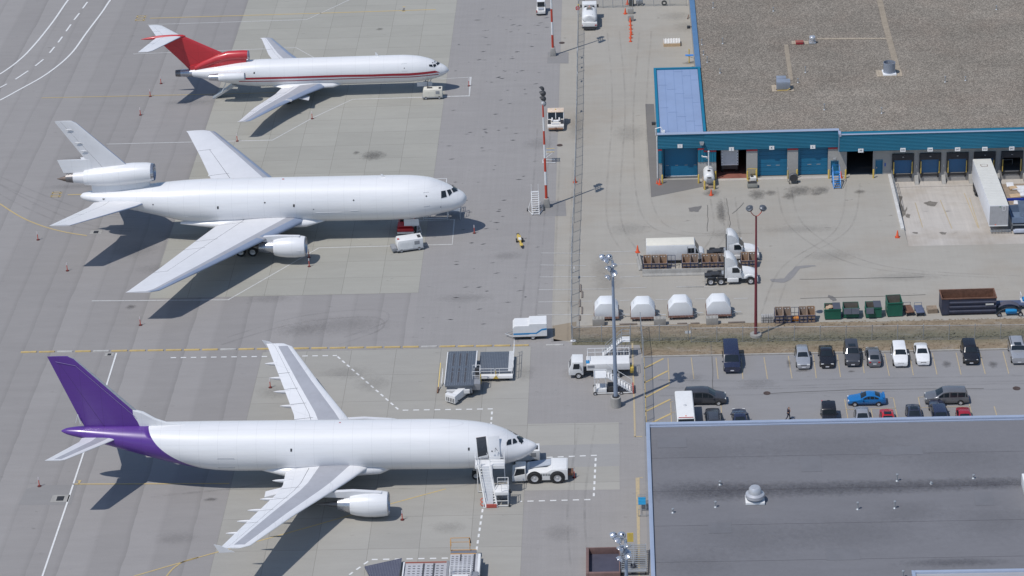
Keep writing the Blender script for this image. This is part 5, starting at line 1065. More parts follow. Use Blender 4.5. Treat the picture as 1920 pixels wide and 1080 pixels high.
for i, (x, y, l) in enumerate([(1242, 344, 'yellow bollard at the left of the door lettered I'), (1310, 343.5, 'yellow bollard at the right of the door lettered I'), (1321.3, 355.5, 'yellow bollard at the left front of the white tank'), (1339.5, 355, 'yellow bollard at the right front of the white tank'), (1341.8, 337, 'yellow bollard at the left of the open door lettered J'), (1401.5, 337, 'yellow bollard at the right of the open door lettered J'),
        (1418.3, 333, 'yellow bollard left of the closed door lettered K'), (1477.3, 335.5, 'yellow bollard right of the closed door lettered K'), (1494.5, 334, 'yellow bollard left of the closed door lettered L'), (1554, 334.5, 'yellow bollard right of the door lettered L, near the blue steps'), (1585.3, 334.3, 'yellow bollard left of the open door lettered M'), (1637.5, 333.7, 'yellow bollard right of the open door lettered M')]):
    o = bo if i == 0 else bo.copy()
    if i: COL.objects.link(o)
    q = at(x, y); o.location = (q.x, min(q.y, WY-.35), 0); tag(o, l, 'bollard', 'yellow bollards along the loading doors')
for i, (x, y, l) in enumerate(((1299, 62, 'tall thin yellow post beside the blue awning on the side wall'),)):
    q = at(x, y+52); MB().tube((0, 0, 0), (0, 0, 2.3), .08, 8).build('post_tmp', YELLOW); o = bpy.data.objects['post_tmp']; o.name = 'yellow_post'; o.location = (X_M0-.75, at(1294, 118).y, 0); tag(o, l, 'post')
q = at(1288, 104, 2.3); t_ = thing('awning', 'bright blue flat awning sticking out of the side wall by the yellow post', 'awning', (X_M0-.15, q.y, 2.3)); MB().box(-1.25, 0, -.28, .28, 0, .06).build('sheet', mat('bright_blue', (.04, .22, .62), .4, 0, .05, 2), t_); MB().bar((-1.1, 0, -.02), (.1, 0, -.5), .05).build('bracket', GALV, t_)

# ------------------------------------------------------------------ concrete blocks, barriers, crates, bins
cbk = MB().box(-.75, .75, -.4, .4, 0, .8)
for i in (-.45, 0, .45):
    for j in (-.18, .18): cbk.box(i-.1, i+.1, j-.08, j+.08, .8, .86)
cb = cbk.build('concrete_block', CONC, bevel=.03)
for i, (x, y, l, s) in enumerate(((1122.5, 611.5, 'grey concrete block before the leftmost white pod', 1), (1237.5, 611, 'grey concrete block between the second and third white pods', 1), (1335.5, 609.5, 'grey concrete block before the rightmost white pod', 1), (1182.5, 27, 'tan concrete block behind the cone chain, farther from the cones', .62), (1182.8, 40.5, 'tan concrete block at the head of the cone chain', .62))):
    o = cb if i == 0 else cb.copy()
    if i: COL.objects.link(o)
    q = at(x, y); o.location = (q.x, q.y+.4, 0); o.scale = (s, 1.2*s if s < 1 else 1, 1.2 if s == 1 else 1.15); o.rotation_euler = (0, 0, .02*(i-1)); tag(o, l, 'concrete block', 'heavy concrete blocks')
jb = MB().prism([(-.38, 0), (.38, 0), (.36, .12), (.14, .32), (.09, .85), (-.09, .85), (-.14, .32), (-.36, .12)], 'x', -1.27, 1.27).build('concrete_barrier', CONC, bevel=.015)
blab = ['leftmost in the straight row below the crates', 'second from the left in the row below the crates', 'third from the left, the cleanest in the row below the crates', 'fourth from the left, ending behind the near truck wheels', 'right end of the row, mostly behind the near truck']
for i in range(5):
    o = jb if i == 0 else jb.copy()
    if i: COL.objects.link(o)
    q = at(1223+36.7*i, 518.5-.8*i); o.location = (q.x, q.y+.38, 0); o.rotation_euler = (0, 0, -.01+.006*(i % 3)); tag(o, 'grey concrete barrier, '+blab[i], 'barrier', 'concrete barriers round the crates')
p, q = at(1203, 508), at(1197, 481); o = jb.copy(); COL.objects.link(o); o.location = (p+q)/2; o.rotation_euler = (0, 0, math.atan2(q.y-p.y, q.x-p.x)); o.scale = ((q-p).length/2.54*1.0, 1, 1); tag(o, 'long angled concrete barrier closing the left end of the crates', 'barrier', 'concrete barriers round the crates')
CARD = mat('brown_fibreboard', (.36, .245, .165), .85, 0, .15, 1.2, .3, (.16, .11, .08)); CARD2 = mat('grey_brown_fibreboard', (.34, .26, .205), .85, 0, .15, 1.2, .3, (.15, .12, .1)); CARD3 = mat('orange_fibreboard', (.46, .275, .13), .85, 0, .12, 1.2, .2)
RACKB = mat('rack_blue', (.055, .075, .155), .55, .2, .12, 2, .3)
def crate_parts(t_, m, full=True):
    if m:
        b = MB()
        b.box(-.48, .48, -.55, -.50, .12, 1.05).box(-.48, .48, .50, .55, .12, 1.72).prism([(-.5, .12), (.5, .12), (.5, 1.72), (.3, 1.72), (-.5, 1.05)], 'x', -.48, -.44).prism([(-.5, .12), (.5, .12), (.5, 1.72), (.3, 1.72), (-.5, 1.05)], 'x', .44, .48).box(-.44, .44, -.5, .5, .12, .17)
        b.build('box', m, t_)
        [MB().lathe([(0, .075), (.02, .07), (.025, .01)], (x_, .475, 1.5), 'y', 10).build('hand_hole', m_, t_) for x_, m_ in ((-.2, SIGNW), (.18, SIGNW))]; MB().box(-.25, .25, -.57, -.555, .35, .5).build('front_slot', BLACK, t_)
    r = MB(); h = 1.0
    for x in (-.52, .52):
        for y, hh in ((-.6, h), (.6, 1.55)): r.bar((x, y, 0), (x, y, hh), .06)
    for z in (.08, .55, h): r.bar((-.52, -.6, z), (.52, -.6, z), .05)
    r.bar((0, -.6, .08), (0, -.6, h), .045)
    for z in (.08, .8, 1.55): r.bar((-.52, .6, z), (.52, .6, z), .045)
    if not m: r.bar((0, .6, .08), (0, .6, 1.55), .045)
    for x in (-.52, .52): r.bar((x, -.6, .08), (x, .6, .08), .05); r.bar((x, -.6, h), (x, .6, 1.3), .04)
    r.build('rack', RACKB, t_)
def crate_row(rows, grp):
    kinds = {}
    for (x, y, k, l) in rows:
        if k not in kinds:
            t_ = thing('crate', l, 'crate'); crate_parts(t_, {'b': CARD, 'g': CARD2, 'o': CARD3, 'e': None}[k]); kinds[k] = t_; o = t_
        else: o = dup(kinds[k])
        q = at(x, y); place(o, l, (q.x, q.y+.6, 0), random.uniform(-.02, .02), grp); o.scale = (1, 1.05, 1.02)
        if k == 'e': o.name = 'empty_rack'; o['category'] = 'rack'
crate_row([(1214, 508, 'b', 'brown open crate at the left end, next to the angled barrier'), (1229, 507.8, 'g', 'grey-brown open crate second from the angled barrier'), (1243.5, 507.5, 'b', 'brown open crate left of the empty blue rack behind the barriers'), (1259, 507, 'e', 'empty blue wire rack between crates in front of the white step van'),
           (1286.5, 506.5, 'b', 'brown open crate left of the pair below the step van cab'), (1302, 506.3, 'g', 'grey-brown open crate right of the pair below the step van cab'), (1323.5, 505.8, 'b', 'brown open crate, first of the block of four beside the near truck'), (1338.5, 505.5, 'b', 'brown open crate, second of the block of four beside the near truck'), (1353.5, 505.2, 'g', 'grey-brown open crate, third of the block of four beside the near truck'),
           (1367.5, 505, 'o', 'orange-brown open crate right behind the near truck cab'), (1397, 502.5, 'b', 'brown open crate mostly hidden behind the near truck cab'), (1411, 502, 'g', 'grey-brown open crate before the far truck bonnet')], 'open crates in blue racks behind the barriers')
crate_row([(1461, 606.5, 'g', 'grey-brown open crate at the left end of the row above the grass'), (1476, 606.2, 'g', 'grey-brown open crate left of the empty rack above the grass'), (1491, 605.8, 'e', 'empty blue rack with an orange sheet in the crate row above the grass'), (1506, 605.6, 'g', 'grey-brown open crate right of the empty rack above the grass'), (1521, 605, 'b', 'brown open crate at the right end of the row above the grass')], 'open crates in blue racks above the grass')
q = at(1491, 604); o = MB().box(-.45, .45, -.4, .4, 0, .35).build('orange_sheet_stack', mat('orange_sheet', (.55, .22, .04), .6, 0, .1, 2), bevel=.03); o.location = (q.x, q.y+.5, .13); tag(o, 'stack of orange sheets lying in the empty rack above the grass', 'sheet stack')
# gabion-like pile of grey blocks by the dark red mast
q = at(1439, 606.5); b = MB(); rnd = random.Random(4)
for ix in range(5):
    for iz in range(3):
        for iy in range(2): b.cbox((-.62+ix*.31, .2+iy*.4, .17+iz*.33), (.27, .34, .28), rz=rnd.uniform(-.15, .15))
o = b.build('block_stack', mat('pale_block', (.37, .36, .35), .8, 0, .2, 3), bevel=.03); o.location = (q.x, q.y, 0); tag(o, 'stack of small pale grey blocks by the dark red mast', 'block stack')
# kerb logs lying before the pods and along the yard edge, along fence
rnd = random.Random(9); pr = MB().box(-1.1, 1.1, -.1, .1, 0, .16).build('timber_beam', mat('weathered_timber', (.20, .17, .15), .85, 0, .2, 2), bevel=.02)
for i, (x, y, L, rz, l) in enumerate(((1178, 608.5, 1.0, 0, 'timber beam lying between two concrete blocks before the pods'), (1279, 607.5, .55, 0, 'short timber beam right of the middle concrete block'), (1303, 607, .5, 0, 'short timber beam before the third white pod'), (1381, 605, .95, .02, 'timber beam lying near the dark red mast'), (1088.5, 541, .9, 1.57, 'upright-lying timber beam along the fence, farthest of the row'), (1091.5, 553, .8, 1.57, 'second timber beam of the row along the fence'), (1087, 569, .9, 1.57, 'third timber beam of the row along the fence'), (1091, 583, .85, 1.57, 'fourth timber beam of the row along the fence'), (1087, 597, .6, 1.57, 'nearest timber beam of the row along the fence'))):
    o = pr if i == 0 else pr.copy()
    if i: COL.objects.link(o)
    q = at(x, y); o.location = (q.x, q.y, 0); o.scale = (L, 1, 1); o.rotation_euler = (0, 0, rz); tag(o, l, 'timber beam', 'loose timber beams')
# green waste skips
GREEN = mat('skip_green', (.012, .115, .075), .45, 0, .1, 1.2, .25, (.06, .09, .07)); LID = mat('skip_lid', (.075, .08, .10), .5, 0, .08, 1)
def skip(label, px, py, w, d, h, lids, fill=False):
    q = at(px, py); t_ = thing('waste_skip', label, 'dumpster', (q.x, q.y, 0), 0, 'green waste skips by the grass')
    b = MB(); z0 = .12; hb = h*1.06
    b.box(-w/2, w/2, 0, .05, z0, h).box(-w/2, w/2, d-.05, d, z0, hb).box(-w/2, w/2, .05, d-.05, z0, z0+.06)
    for x in (-w/2, w/2-.05): b.prism([(.05, z0), (d-.05, z0), (d-.05, hb), (.05, h)], 'x', x, x+.05)
    b.box(-w/2-.06, w/2+.06, -.06, 0, h-.14, h).box(-w/2-.06, -w/2, .3, d-.3, h*.55, h*.7).box(w/2, w/2+.06, .3, d-.3, h*.55, h*.7)
    b.build('bin', GREEN, t_); MB().box(-w/2+.06, w/2-.06, .06, d-.06, z0+.07, z0+.1).box(-w/2+.055, w/2-.055, d-.075, d-.055, z0+.1, hb-.06).build('inner_lining', mat('skip_inside', (.16, .14, .12), .8, 0, .2, 1.5), t_)
    for x in (-w/2+.1, w/2-.22):
        for y in (.1, d-.22): MB().lathe([(-.05, .02), (-.05, .09), (.05, .09), (.05, .02)], (x+.06, y+.06, .09), 'x', 10).build('caster', RUBBER, t_)
    for side_, how in lids:
        x0, x1 = (-w/2+.02, -.02) if side_ == 'l' else (.02, w/2-.02)
        if how == 'shut': MB().loft([[(x, .0, h+.02), (x, d, hb+.02), (x, d, hb+.06), (x, d*.5, (h+hb)/2+.10), (x, .0, h+.06)] for x in (x0, x1)]).build('lid', LID, t_)
        else: MB().loft([[(x, -.10, h-.02), (x, -.45, h-.62), (x, -.42, h-.63), (x, -.06, h)] for x in (x0, x1)]).build('lid', LID, t_)
    if fill:
        f = thing('cardboard_scrap', 'crumpled pale cardboard poking out of the leftmost green skip', 'cardboard', (q.x-w*.25, q.y+d*.5, 0)); rnd = random.Random(2); b = MB()
        for i in range(6): b.cbox((rnd.uniform(-.3, .3), rnd.uniform(-.4, .4), h*.85+rnd.uniform(0, .25)), (.6, .5, .04), rz=rnd.uniform(0, 3))
        b.build('sheet', mat('pale_cardboard', (.50, .36, .24), .8, 0, .15, 3), f)
skip('green waste skip with one lid shut and cardboard inside, leftmost of the four', 1561.5, 600, 1.95, 1.55, 1.5, (('r', 'shut'),), True)
skip('green waste skip with both dark lids hanging down its front', 1596, 597, 1.95, 1.55, 1.45, (('l', 'open'), ('r', 'open')))
skip('green waste skip with one lid hanging and one shut', 1638, 597, 1.95, 1.6, 1.5, (('l', 'open'), ('r', 'shut')))
skip('tallest green waste skip without lids, rightmost of the four', 1678, 594.5, 1.85, 2.0, 2.0, ())
bpy.data.objects['waste_skip.003'].rotation_euler = (0, 0, R(3))
# roll-off container
q = at(1816, 591); t_ = thing('roll_off_container', 'long dark blue open-top container with a rusty rim and ribbed side', 'container', (q.x, q.y, 0), R(.8))
NAVY = mat('container_navy', (.045, .052, .085), .6, .1, .15, 1.2, .35, (.12, .08, .06)); L, d, h = 6.75, 2.4, 2.3; b = MB()
b.box(-L/2, L/2, 0, .06, .25, h).box(-L/2, L/2, d-.06, d, .25, h).box(-L/2, -L/2+.06, .06, d-.06, .25, h).box(L/2-.06, L/2, .06, d-.06, .25, h).box(-L/2, L/2, .06, d-.06, .2, .26); b.build('body', NAVY, t_)
MB().box(-L/2+.07, L/2-.07, .07, d-.07, .27, .30).box(-L/2+.065, L/2-.065, d-.09, d-.065, .3, h-.02).box(-L/2+.065, -L/2+.09, .09, d-.09, .3, h-.02).box(L/2-.09, L/2-.065, .09, d-.09, .3, h-.02).box(-L/2+.2, L/2-.1, d-.3, d-.09, .3, 1.0).build('inner_lining', RUST, t_)
MB().box(-L/2-.05, L/2+.05, -.07, .07, h, h+.13).box(-L/2-.05, L/2+.05, d-.07, d+.07, h, h+.13).box(-L/2-.05, -L/2+.09, .07, d-.07, h, h+.13).box(L/2-.09, L/2+.05, .07, d-.07, h, h+.13).build('rim', RUST, t_)
b = MB()
for z in (.55, 1.15, 1.75): b.prism([(-.005, z-.16), (-.12, z-.08), (-.12, z+.08), (-.005, z+.16)], 'x', -L/2+.95, L/2-.02)
b.box(-L/2, -L/2+.9, -.05, -.005, .2, h-.05); b.build('side_rib', NAVY, t_); MB().box(-L/2+.2, L/2-.2, .3, .5, 0, .2).box(-L/2+.2, L/2-.2, d-.5, d-.3, 0, .2).build('skid', RUST, t_); MB().box(L/2-1.35, L/2-.35, -.16, -.125, 1.42, 1.62).build('label_plate', WHITEDIRTY, t_)
# two flat carts, a pallet
for px, py, l, m, rz in ((1707, 593.5, 'low cart with a dark brown deck beside the tallest green skip', RUST, 8), (1726, 594, 'low cart with a blue-grey deck, right of the brown cart', mat('cart_blue', (.10, .12, .19), .6, 0, .1, 2), 4)):
    q = at(px, py); t_ = thing('flat_cart', l, 'cart', (q.x, q.y, 0), R(rz)); MB().box(-.52, .52, 0, 2.0, .5, .62).build('deck', m, t_, bevel=.03); b = MB()
    for x in (-.45, .45): b.bar((x, 1.95, .5), (x, 1.95, 1.0), .06)
    b.bar((-.45, 1.95, 1.0), (.45, 1.95, 1.0), .06).build('push_bar', GALV, t_)
    for x in (-.4, .4):
        for y in (.25, 1.75): wheel(t_, x, y, .22, .1).rotation_euler = (0, 0, R(90))
def pallet(label, px, py, w, d, layers, m, rz=0, z=0):
    q = at(px, py); t_ = thing('pallet', label, 'pallet', (q.x, q.y, z), R(rz)); b = MB()
    for i in range(7): b.box(-w/2+i*w/7, -w/2+(i+.8)*w/7, 0, d, .11, .14)
    b.build('boards', m, t_); b = MB()
    for y in (.02, d/2-.05, d-.12): b.box(-w/2, w/2, y, y+.1, 0, .11)
    b.build('bearer', m, t_)
    for k_ in range(1, layers):
        b = MB()
        for i in range(7): b.box(-w/2+i*w/7, -w/2+(i+.8)*w/7, 0, d, .11+k_*.15, .14+k_*.15)
        for y in (.02, d/2-.05, d-.12): b.box(-w/2, w/2, y, y+.1, k_*.15-.01, .11+k_*.15)
        b.build('upper_layer', m, t_)
    return t_
WOOD = mat('grey_wood', (.30, .235, .175), .85, 0, .18, 2, .3); WOODL = mat('pale_wood', (.52, .38, .24), .8, 0, .15, 2)
pallet('stack of weathered pallets left of the roll-off container', 1749, 588, 1.25, 1.1, 4, WOOD, 3)
# white barrier sections stacked on timber in the far yard
q = at(1260, 87.5); t_ = thing('barrier_stack', 'stack of white and orange scalloped panels lying in the far yard', 'panel stack', (q.x, q.y, 0), R(1)); MB().box(-1.3, 1.3, 0, 1.9, 0, .5).build('pallet_base', WOODL, t_)
for k_ in range(5):
    prof = []
    for i in range(25): prof.append((-1.28+i*.1066, .16+.06*math.cos(i*math.pi/2)))
    b = MB(); y0 = .05+k_*.38; b.loft([[(x, y0, .5), (x, y0+.26, .5), (x, y0+.26, .5+hh), (x, y0, .5+hh*.8)] for x, hh in prof]); b.build('panel', (WHITEDIRTY, WHITEDIRTY, mat('pale_orange', (.70, .36, .14), .6))[2 if k_ in (1, 3) and False else 0], t_)
    MB().box(-1.25, 1.25, y0+.27, y0+.36, .5, .58).build('spacer', mat('pale_orange', (.66, .36, .15), .6, 0, .1, 2), t_)
# dark mat-like pit grate patches near the annex, debris sticks
for x, y, l in ((1295, 30, 'dark metal bar leaning at the side wall foot, farther one'), (1289, 36, 'dark metal bar leaning at the side wall foot, nearer one')):
    q = at(x, y); o = MB().bar((0, 0, .05), (.25, .9, .4), .1).build('metal_bar', RUST); o.location = (q.x, q.y, 0); tag(o, l, 'metal bar')
# black bin bag and clutter by the far gate
q = at(1184, 12); t_ = thing('equipment_case', 'black upright case among the far gate clutter', 'case', (q.x, q.y, 0)); MB().box(-.4, .4, 0, .7, .1, 1.1).build('body', BLACK, t_, bevel=.06); MB().bar((-.3, .1, 1.1), (.3, .1, 1.3), .06).build('handle', GALV, t_)
q = at(1193, 11); t_ = thing('pump_trolley', 'grey wheeled pump trolley at the far gate', 'trolley', (q.x, q.y, 0)); MB().box(0, 1.1, 0, .7, .25, .9).build('body', GREY, t_, bevel=.08)
for x in (.15, .95): wheel(t_, x, 0, .2, .1)
q = at(1245.5, 10.5); t_ = thing('tyre_stack', 'old tyre leaning on the far gate fence', 'tyre', (q.x, q.y, 0)); MB().lathe([(-.12, .22), (-.14, .4), (-.08, .45), (.08, .45), (.14, .4), (.12, .22)], (0, 0, .45), 'y', 20).build('tyre', RUBBER, t_, True)

# ------------------------------------------------------------------ white pods on dollies
POD = mat('pod_white', (.76, .77, .78), .5, 0, .03, .8, .15, (.5, .5, .5)); DOLLY = mat('dolly_rust', (.23, .13, .105), .7, .1, .25, 2, .4, (.4, .36, .33))
def dome_dolly():
    t_ = thing('dolly_with_pod', 'x', 'dolly'); W_, D_ = 3.1, 2.35
    b = MB().box(-W_/2, W_/2, 0, D_, .42, .55)
    for i in range(9): b.box(-W_/2+.1+i*.36, -W_/2+.2+i*.36, -.06, 0, .42, .62)
    b.box(-W_/2-.05, W_/2+.05, -.12, -.06, .40, .46); b.build('deck', DOLLY, t_)
    for x in (-1.1, 1.1):
        for y in (.3, D_-.3): wheel(t_, x, y, .2, .14)
    prof = [(-1.5, .56), (1.5, .56), (1.5, 1.42), (1.42, 1.62), (.86, 2.32), (.70, 2.42), (-.70, 2.42), (-.86, 2.32), (-1.42, 1.62), (-1.5, 1.42)]
    c = MB().prism(prof, 'y', .05, D_-.05).build('pod', POD, t_, bevel=.05)
    MB().box(-1.58, -1.5, .1, .25, .5, 1.1).box(1.5, 1.58, .1, .25, .5, 1.1).box(-1.58, -1.5, D_-.3, D_-.15, .5, 1.1).box(1.5, 1.58, D_-.3, D_-.15, .5, 1.1).build('side_post', DOLLY, t_)
    MB().path([(1.55, .4, .45), (2.3, 1.0, .38), (1.55, 1.7, .45)], .05, 6).path([(2.3, 1.0, .38), (2.85, 1.0, .38)], .06, 6).build('drawbar', GALV, t_)
    for s in (-1, 1): MB().prism([(s*1.12-.0, 0), (s*1.12+.02, 0), (s*1.12+.02, .01), (s*1.12, .01)], 'y', .9, 1.6).build('placard', GREY, c, loc=(s*.05, 0, 2.02))
    return t_
dd = dome_dolly()
for i, (x, y, rz, l) in enumerate(((1137.5, 603, 0, 'white chamfered pod on a rusty dolly behind the tall grey mast, leftmost of four'), (1206, 603.5, 0, 'white chamfered pod on a rusty dolly, second of four from the tall grey mast'), (1276.5, 600.5, .02, 'white chamfered pod on a rusty dolly, third of four from the tall grey mast'), (1348, 598.5, .01, 'white chamfered pod on a rusty dolly nearest the dark red mast'))):
    o = dd if i == 0 else dup(dd); q = at(x, y); place(o, l, (q.x, q.y+.12, 0), rz, 'white pods on dollies')

# ------------------------------------------------------------------ tank, machine, blue steps, crate cart by the doors
q = at(1330, 352); t_ = thing('fuel_tank', 'white horizontal fuel tank with a vent pipe in front of the doors', 'tank', (q.x, q.y, 0))
MB().lathe([(0, .02), (.04, .5), (.2, .72), (.35, .76), (2.75, .76), (2.9, .72), (3.05, .5), (3.1, .02)], (0, .1, 1.25), 'y', 28).build('shell', WHITE, t_, True, ang=60)
MB().box(-.6, .6, .4, .7, .3, .75).box(-.6, .6, 2.4, 2.7, .3, .75).build('saddle', CONC, t_); MB().box(-.85, .85, -.25, 3.2, 0, .3).build('plinth', mat('stained_concrete', (.30, .24, .19), .85, 0, .2, 1.2, .4), t_, bevel=.04)
MB().tube((0, 1.9, 1.9), (0, 1.9, 4.6), .085, 10).lathe([(0, .13), (.15, .13), (.2, .02)], (0, 1.9, 4.55), 'z', 10).build('vent_pipe', PIPEW, t_, True); MB().box(-.36, .36, -.12, .12, .75, 1.35).build('pump_cabinet', GREY, t_, bevel=.03); MB().lathe([(0, .22), (.12, .22), (.14, .02)], (0, 1.2, 1.98), 'z', 14).build('hatch', DARK, t_, True); MB().box(-.28, .3, -.02, .02, 1.42, 1.6).build('warning_plate', DARK, t_)
q = at(1411, 353.5); t_ = thing('tool_cart', 'grey steel bin with a dark top and a yellow frame behind it, by door K', 'cart', (q.x, q.y, 0)); MB().box(-.7, .7, 0, .9, .12, .7).build('bin', mat('bin_grey', (.28, .28, .25), .6, 0, .15, 2, .3), t_, bevel=.03); MB().box(-.62, .62, .08, .82, .705, .74).build('cover', DARK, t_)
for x in (-.55, .55):
    for y in (.15, .75): wheel(t_, x, y, .1, .06)
q = at(1411.5, 341.5); t_ = thing('pallet_lifter', 'yellow barred lift frame with a pale machine, standing behind the grey bin', 'lift frame', (q.x, q.y, 0)); b = MB()
for i in range(7): b.bar((-.6+i*.2, 1.2, .1), (-.6+i*.2, 1.2, 1.5), .035)
b.bar((-.65, 1.2, 1.5), (.65, 1.2, 1.5), .07).bar((-.65, 1.2, .1), (.65, 1.2, .1), .07).bar((-.65, 1.2, 0), (-.65, 1.2, 1.5), .07).bar((.65, 1.2, 0), (.65, 1.2, 1.5), .07).bar((-.65, 1.2, .1), (-.65, 0, .1), .07).bar((.65, 1.2, .1), (.65, 0, .1), .07).build('frame', YELLOW, t_); MB().box(-.35, .5, .1, .85, .12, .62).build('body', WHITEDIRTY, t_, bevel=.05); MB().box(-.3, .1, .3, .6, .63, .8).build('motor', DARK, t_, bevel=.03)
q = at(1488, 345); t_ = thing('drum_blower', 'round dark drum blower on a frame between doors K and L', 'blower', (q.x, q.y, 0)); MB().lathe([(0, .25), (.02, .58), (.08, .62), (.5, .62), (.56, .58), (.57, .25)], (0, .1, .85), 'y', 24).build('drum', mat('blower_grey', (.20, .20, .21), .45, .4, .1, 2), t_, True, ang=50); MB().lathe([(0, .55), (.01, .1), (.02, .01)], (0, .09, .85), 'y', 20).build('grille', DARK, t_); b = MB()
for x in (-.6, .6): b.bar((x, 0, .05), (x, .8, .05), .07); b.bar((x, .35, .05), (x*.9, .35, .85), .06)
b.bar((-.6, 0, .05), (.6, 0, .05), .07).build('stand', DARK, t_); MB().tube((-.75, .8, 0), (-.75, .8, 1.9), .04, 8).lathe([(0, .1), (.25, .1), (.3, .01)], (-.75, .8, 1.85), 'z', 10).build('lamp_pole', GALV, t_)
BLUES = mat('bright_blue_steel', (.025, .20, .50), .4, .1, .06, 2, .12)
def steps(label, px, py, w, n_, rise, run, m, rz=0, rail=1.0, plat=.6, wheels_=False, cat='steps', name='rolling_steps', gates=True):
    """free standing steps that climb towards +y, foot at the given point"""
    q = at(px, py); t_ = thing(name, label, cat, (q.x, q.y, 0), R(rz)); H, Lr = n_*rise, n_*run
    b = MB()
    for i in range(n_): b.box(-w/2, w/2, i*run, i*run+run*.62, (i+1)*rise-.05, (i+1)*rise)
    b.build('tread', m, t_); b = MB().box(-w/2, w/2, Lr, Lr+plat, H-.05, H); b.build('platform', m, t_); b = MB()
    for x in (-w/2, w/2): b.bar((x, 0, .1), (x, Lr, H+.0), .10); b.bar((x, Lr+plat, H), (x, Lr+plat, .1), .07); b.bar((x, Lr*.3, .1), (x, Lr+plat, .1), .07); b.bar((x, Lr, H), (x, Lr, .1), .05)
    b.bar((-w/2, Lr+plat, .12), (w/2, Lr+plat, .12), .06); b.build('frame', m, t_); b = MB()
    for x in (-w/2, w/2):
        b.bar((x, 0, .25), (x, 0, rail*.9), .05) if gates else None
        if gates: b.bar((x, 0, rail*.9), (x, Lr, H+rail), .05)
        b.bar((x, Lr, H), (x, Lr, H+rail), .05)
        if plat > .3: b.bar((x, Lr+plat, H), (x, Lr+plat, H+rail), .05); b.bar((x, Lr, H+rail), (x, Lr+plat, H+rail), .05); b.bar((x, Lr, H+rail*.5), (x, Lr+plat, H+rail*.5), .04)
    if plat > .3: b.bar((-w/2, Lr+plat, H+rail), (w/2, Lr+plat, H+rail), .05)
    b.build('handrail', m, t_)
    for x in (-w/2-.05, w/2+.05): wheel(t_, x, Lr+plat-.1, .14, .07).rotation_euler = (0, 0, R(90))
    return t_
steps('bright blue rolling steps leading up to the small door by door L', 1570, 354.5, .95, 7, .24, .26, BLUES, 2, .9, .5)
# white ladder stand next to the mast and the low stand behind it
t_ = steps('white open-tread step ladder with tall side rails beside the banded mast', 1004.5, 404, .95, 11, .235, .20, WHITE, 2, 1.1, .12, gates=False)
b = MB()
for s in (-1, 1): b.bar((s*.5, .2, .1), (s*1.05, 1.5, .2), .06); b.bar((s*1.05, 1.5, .2), (s*.5, 2.0, 1.6), .05)
b.build('outrigger', WHITE, t_)
for s in (-1, 1): wheel(t_, s*1.12, 1.5, .22, .12).rotation_euler = (0, 0, R(90))
q = at(1029, 306.5); t_ = thing('work_stand', 'small white work stand with a yellow-edged top behind the banded mast', 'work stand', (q.x, q.y, 0)); b = MB(); b.bar((-.85, 0, .1), (.95, 0, .1), .08).bar((-.85, 1.1, .1), (.9, 1.1, .1), .08).bar((-.85, 0, .1), (-.85, 1.1, .1), .08)
for y in (0, 1.1): b.bar((-.8, y, .1), (-.2, y, 1.75), .07); b.bar((-.6, y, .7), (.75, y, 1.75), .06)
b.build('frame', WHITE, t_); MB().box(-.3, .85, -.05, .04, 1.75, 1.83).box(-.3, .85, 1.06, 1.15, 1.75, 1.83).build('edge_bar', mat('pale_yellow', (.66, .50, .22), .5), t_); b = MB()
for i in range(6): b.box(-.28+i*.19, -.17+i*.19, .05, 1.05, 1.77, 1.8)
b.build('platform', GALV, t_)
# yellow tow bar with two wheels
q0, q1 = at(971.5, 444), at(978.5, 466); t_ = thing('tow_bar', 'yellow wheeled tow bar lying alone on the apron edge', 'tow bar', (q0+q1)/2, math.atan2(q1.y-q0.y, q1.x-q0.x)); L = (q1-q0).length/2
MB().tube((-L, 0, .35), (L, 0, .35), .13, 10).cbox((-L*.35, 0, .38), (1.5, .5, .2)).cbox((L*.75, 0, .37), (.7, .42, .16)).build('beam', YELLOW, t_, bevel=.03); MB().cbox((-L-.1, 0, .35), (.25, .35, .2)).cbox((L+.1, 0, .35), (.2, .25, .15)).build('tow_head', DARK, t_); MB().cbox((-.1, 0, .52), (.7, .35, .12)).build('pad', WHITEDIRTY, t_)
for s in (-1, 1): wheel(t_, -.25, s*.42, .27, .16)
# ------------------------------------------------------------------ airplane ground equipment
def rails(b, pts, z0, z1, w=.05, mid=True, m=0):
    """guard rail through points: posts, a top bar and a middle bar"""
    for p in pts: b.bar((p[0], p[1], z0), (p[0], p[1], z1), w, m)
    for p, q in zip(pts, pts[1:]):
        b.bar((p[0], p[1], z1), (q[0], q[1], z1), w, m)
        if mid: b.bar((p[0], p[1], (z0+z1)/2), (q[0], q[1], (z0+z1)/2), w*.8, m)
    return b
def power_cart(label, x, y, L, Wd, H, rz, m, base=None, slope=0, name='ground_power_unit'):
    t_ = thing(name, label, 'power unit', (x, y, 0), R(rz)); MB().prism([(0, .42), (L, .42), (L, H), (L*.05, H), (0, H*.8)], 'y', 0, Wd).build('casing', m, t_, bevel=.05)
    MB().box(-.15, L+.05, -.06, Wd+.06, .30, .42).build('chassis', base or GREY, t_)
    for xx in (L*.14, L*.84):
        for yy in (.05, Wd-.05): wheel(t_, xx, yy, .26, .16)
    MB().box(L*.66, L*.86, -.02, .01, H*.55, H*.85).build('control_panel', GREY, t_); MB().box(L*.1, L*.34, -.015, .01, .5, H*.82).box(L*.37, L*.6, -.015, .01, .5, H*.82).build('door', m, t_); MB().box(L*.82, L*.94, Wd*.2, Wd*.7, H+.002, H+.03).build('vent_grille', DARK, t_)
    return t_
q = at(793, 188); t_ = power_cart('cream ground power unit on four wheels beside the red-striped nose', q.x+.05, q.y+.1, 2.9, 1.35, 1.62, 1, mat('cream_paint', (.72, .69, .60), .5, 0, .05, 1.2, .3, (.35, .28, .2)))
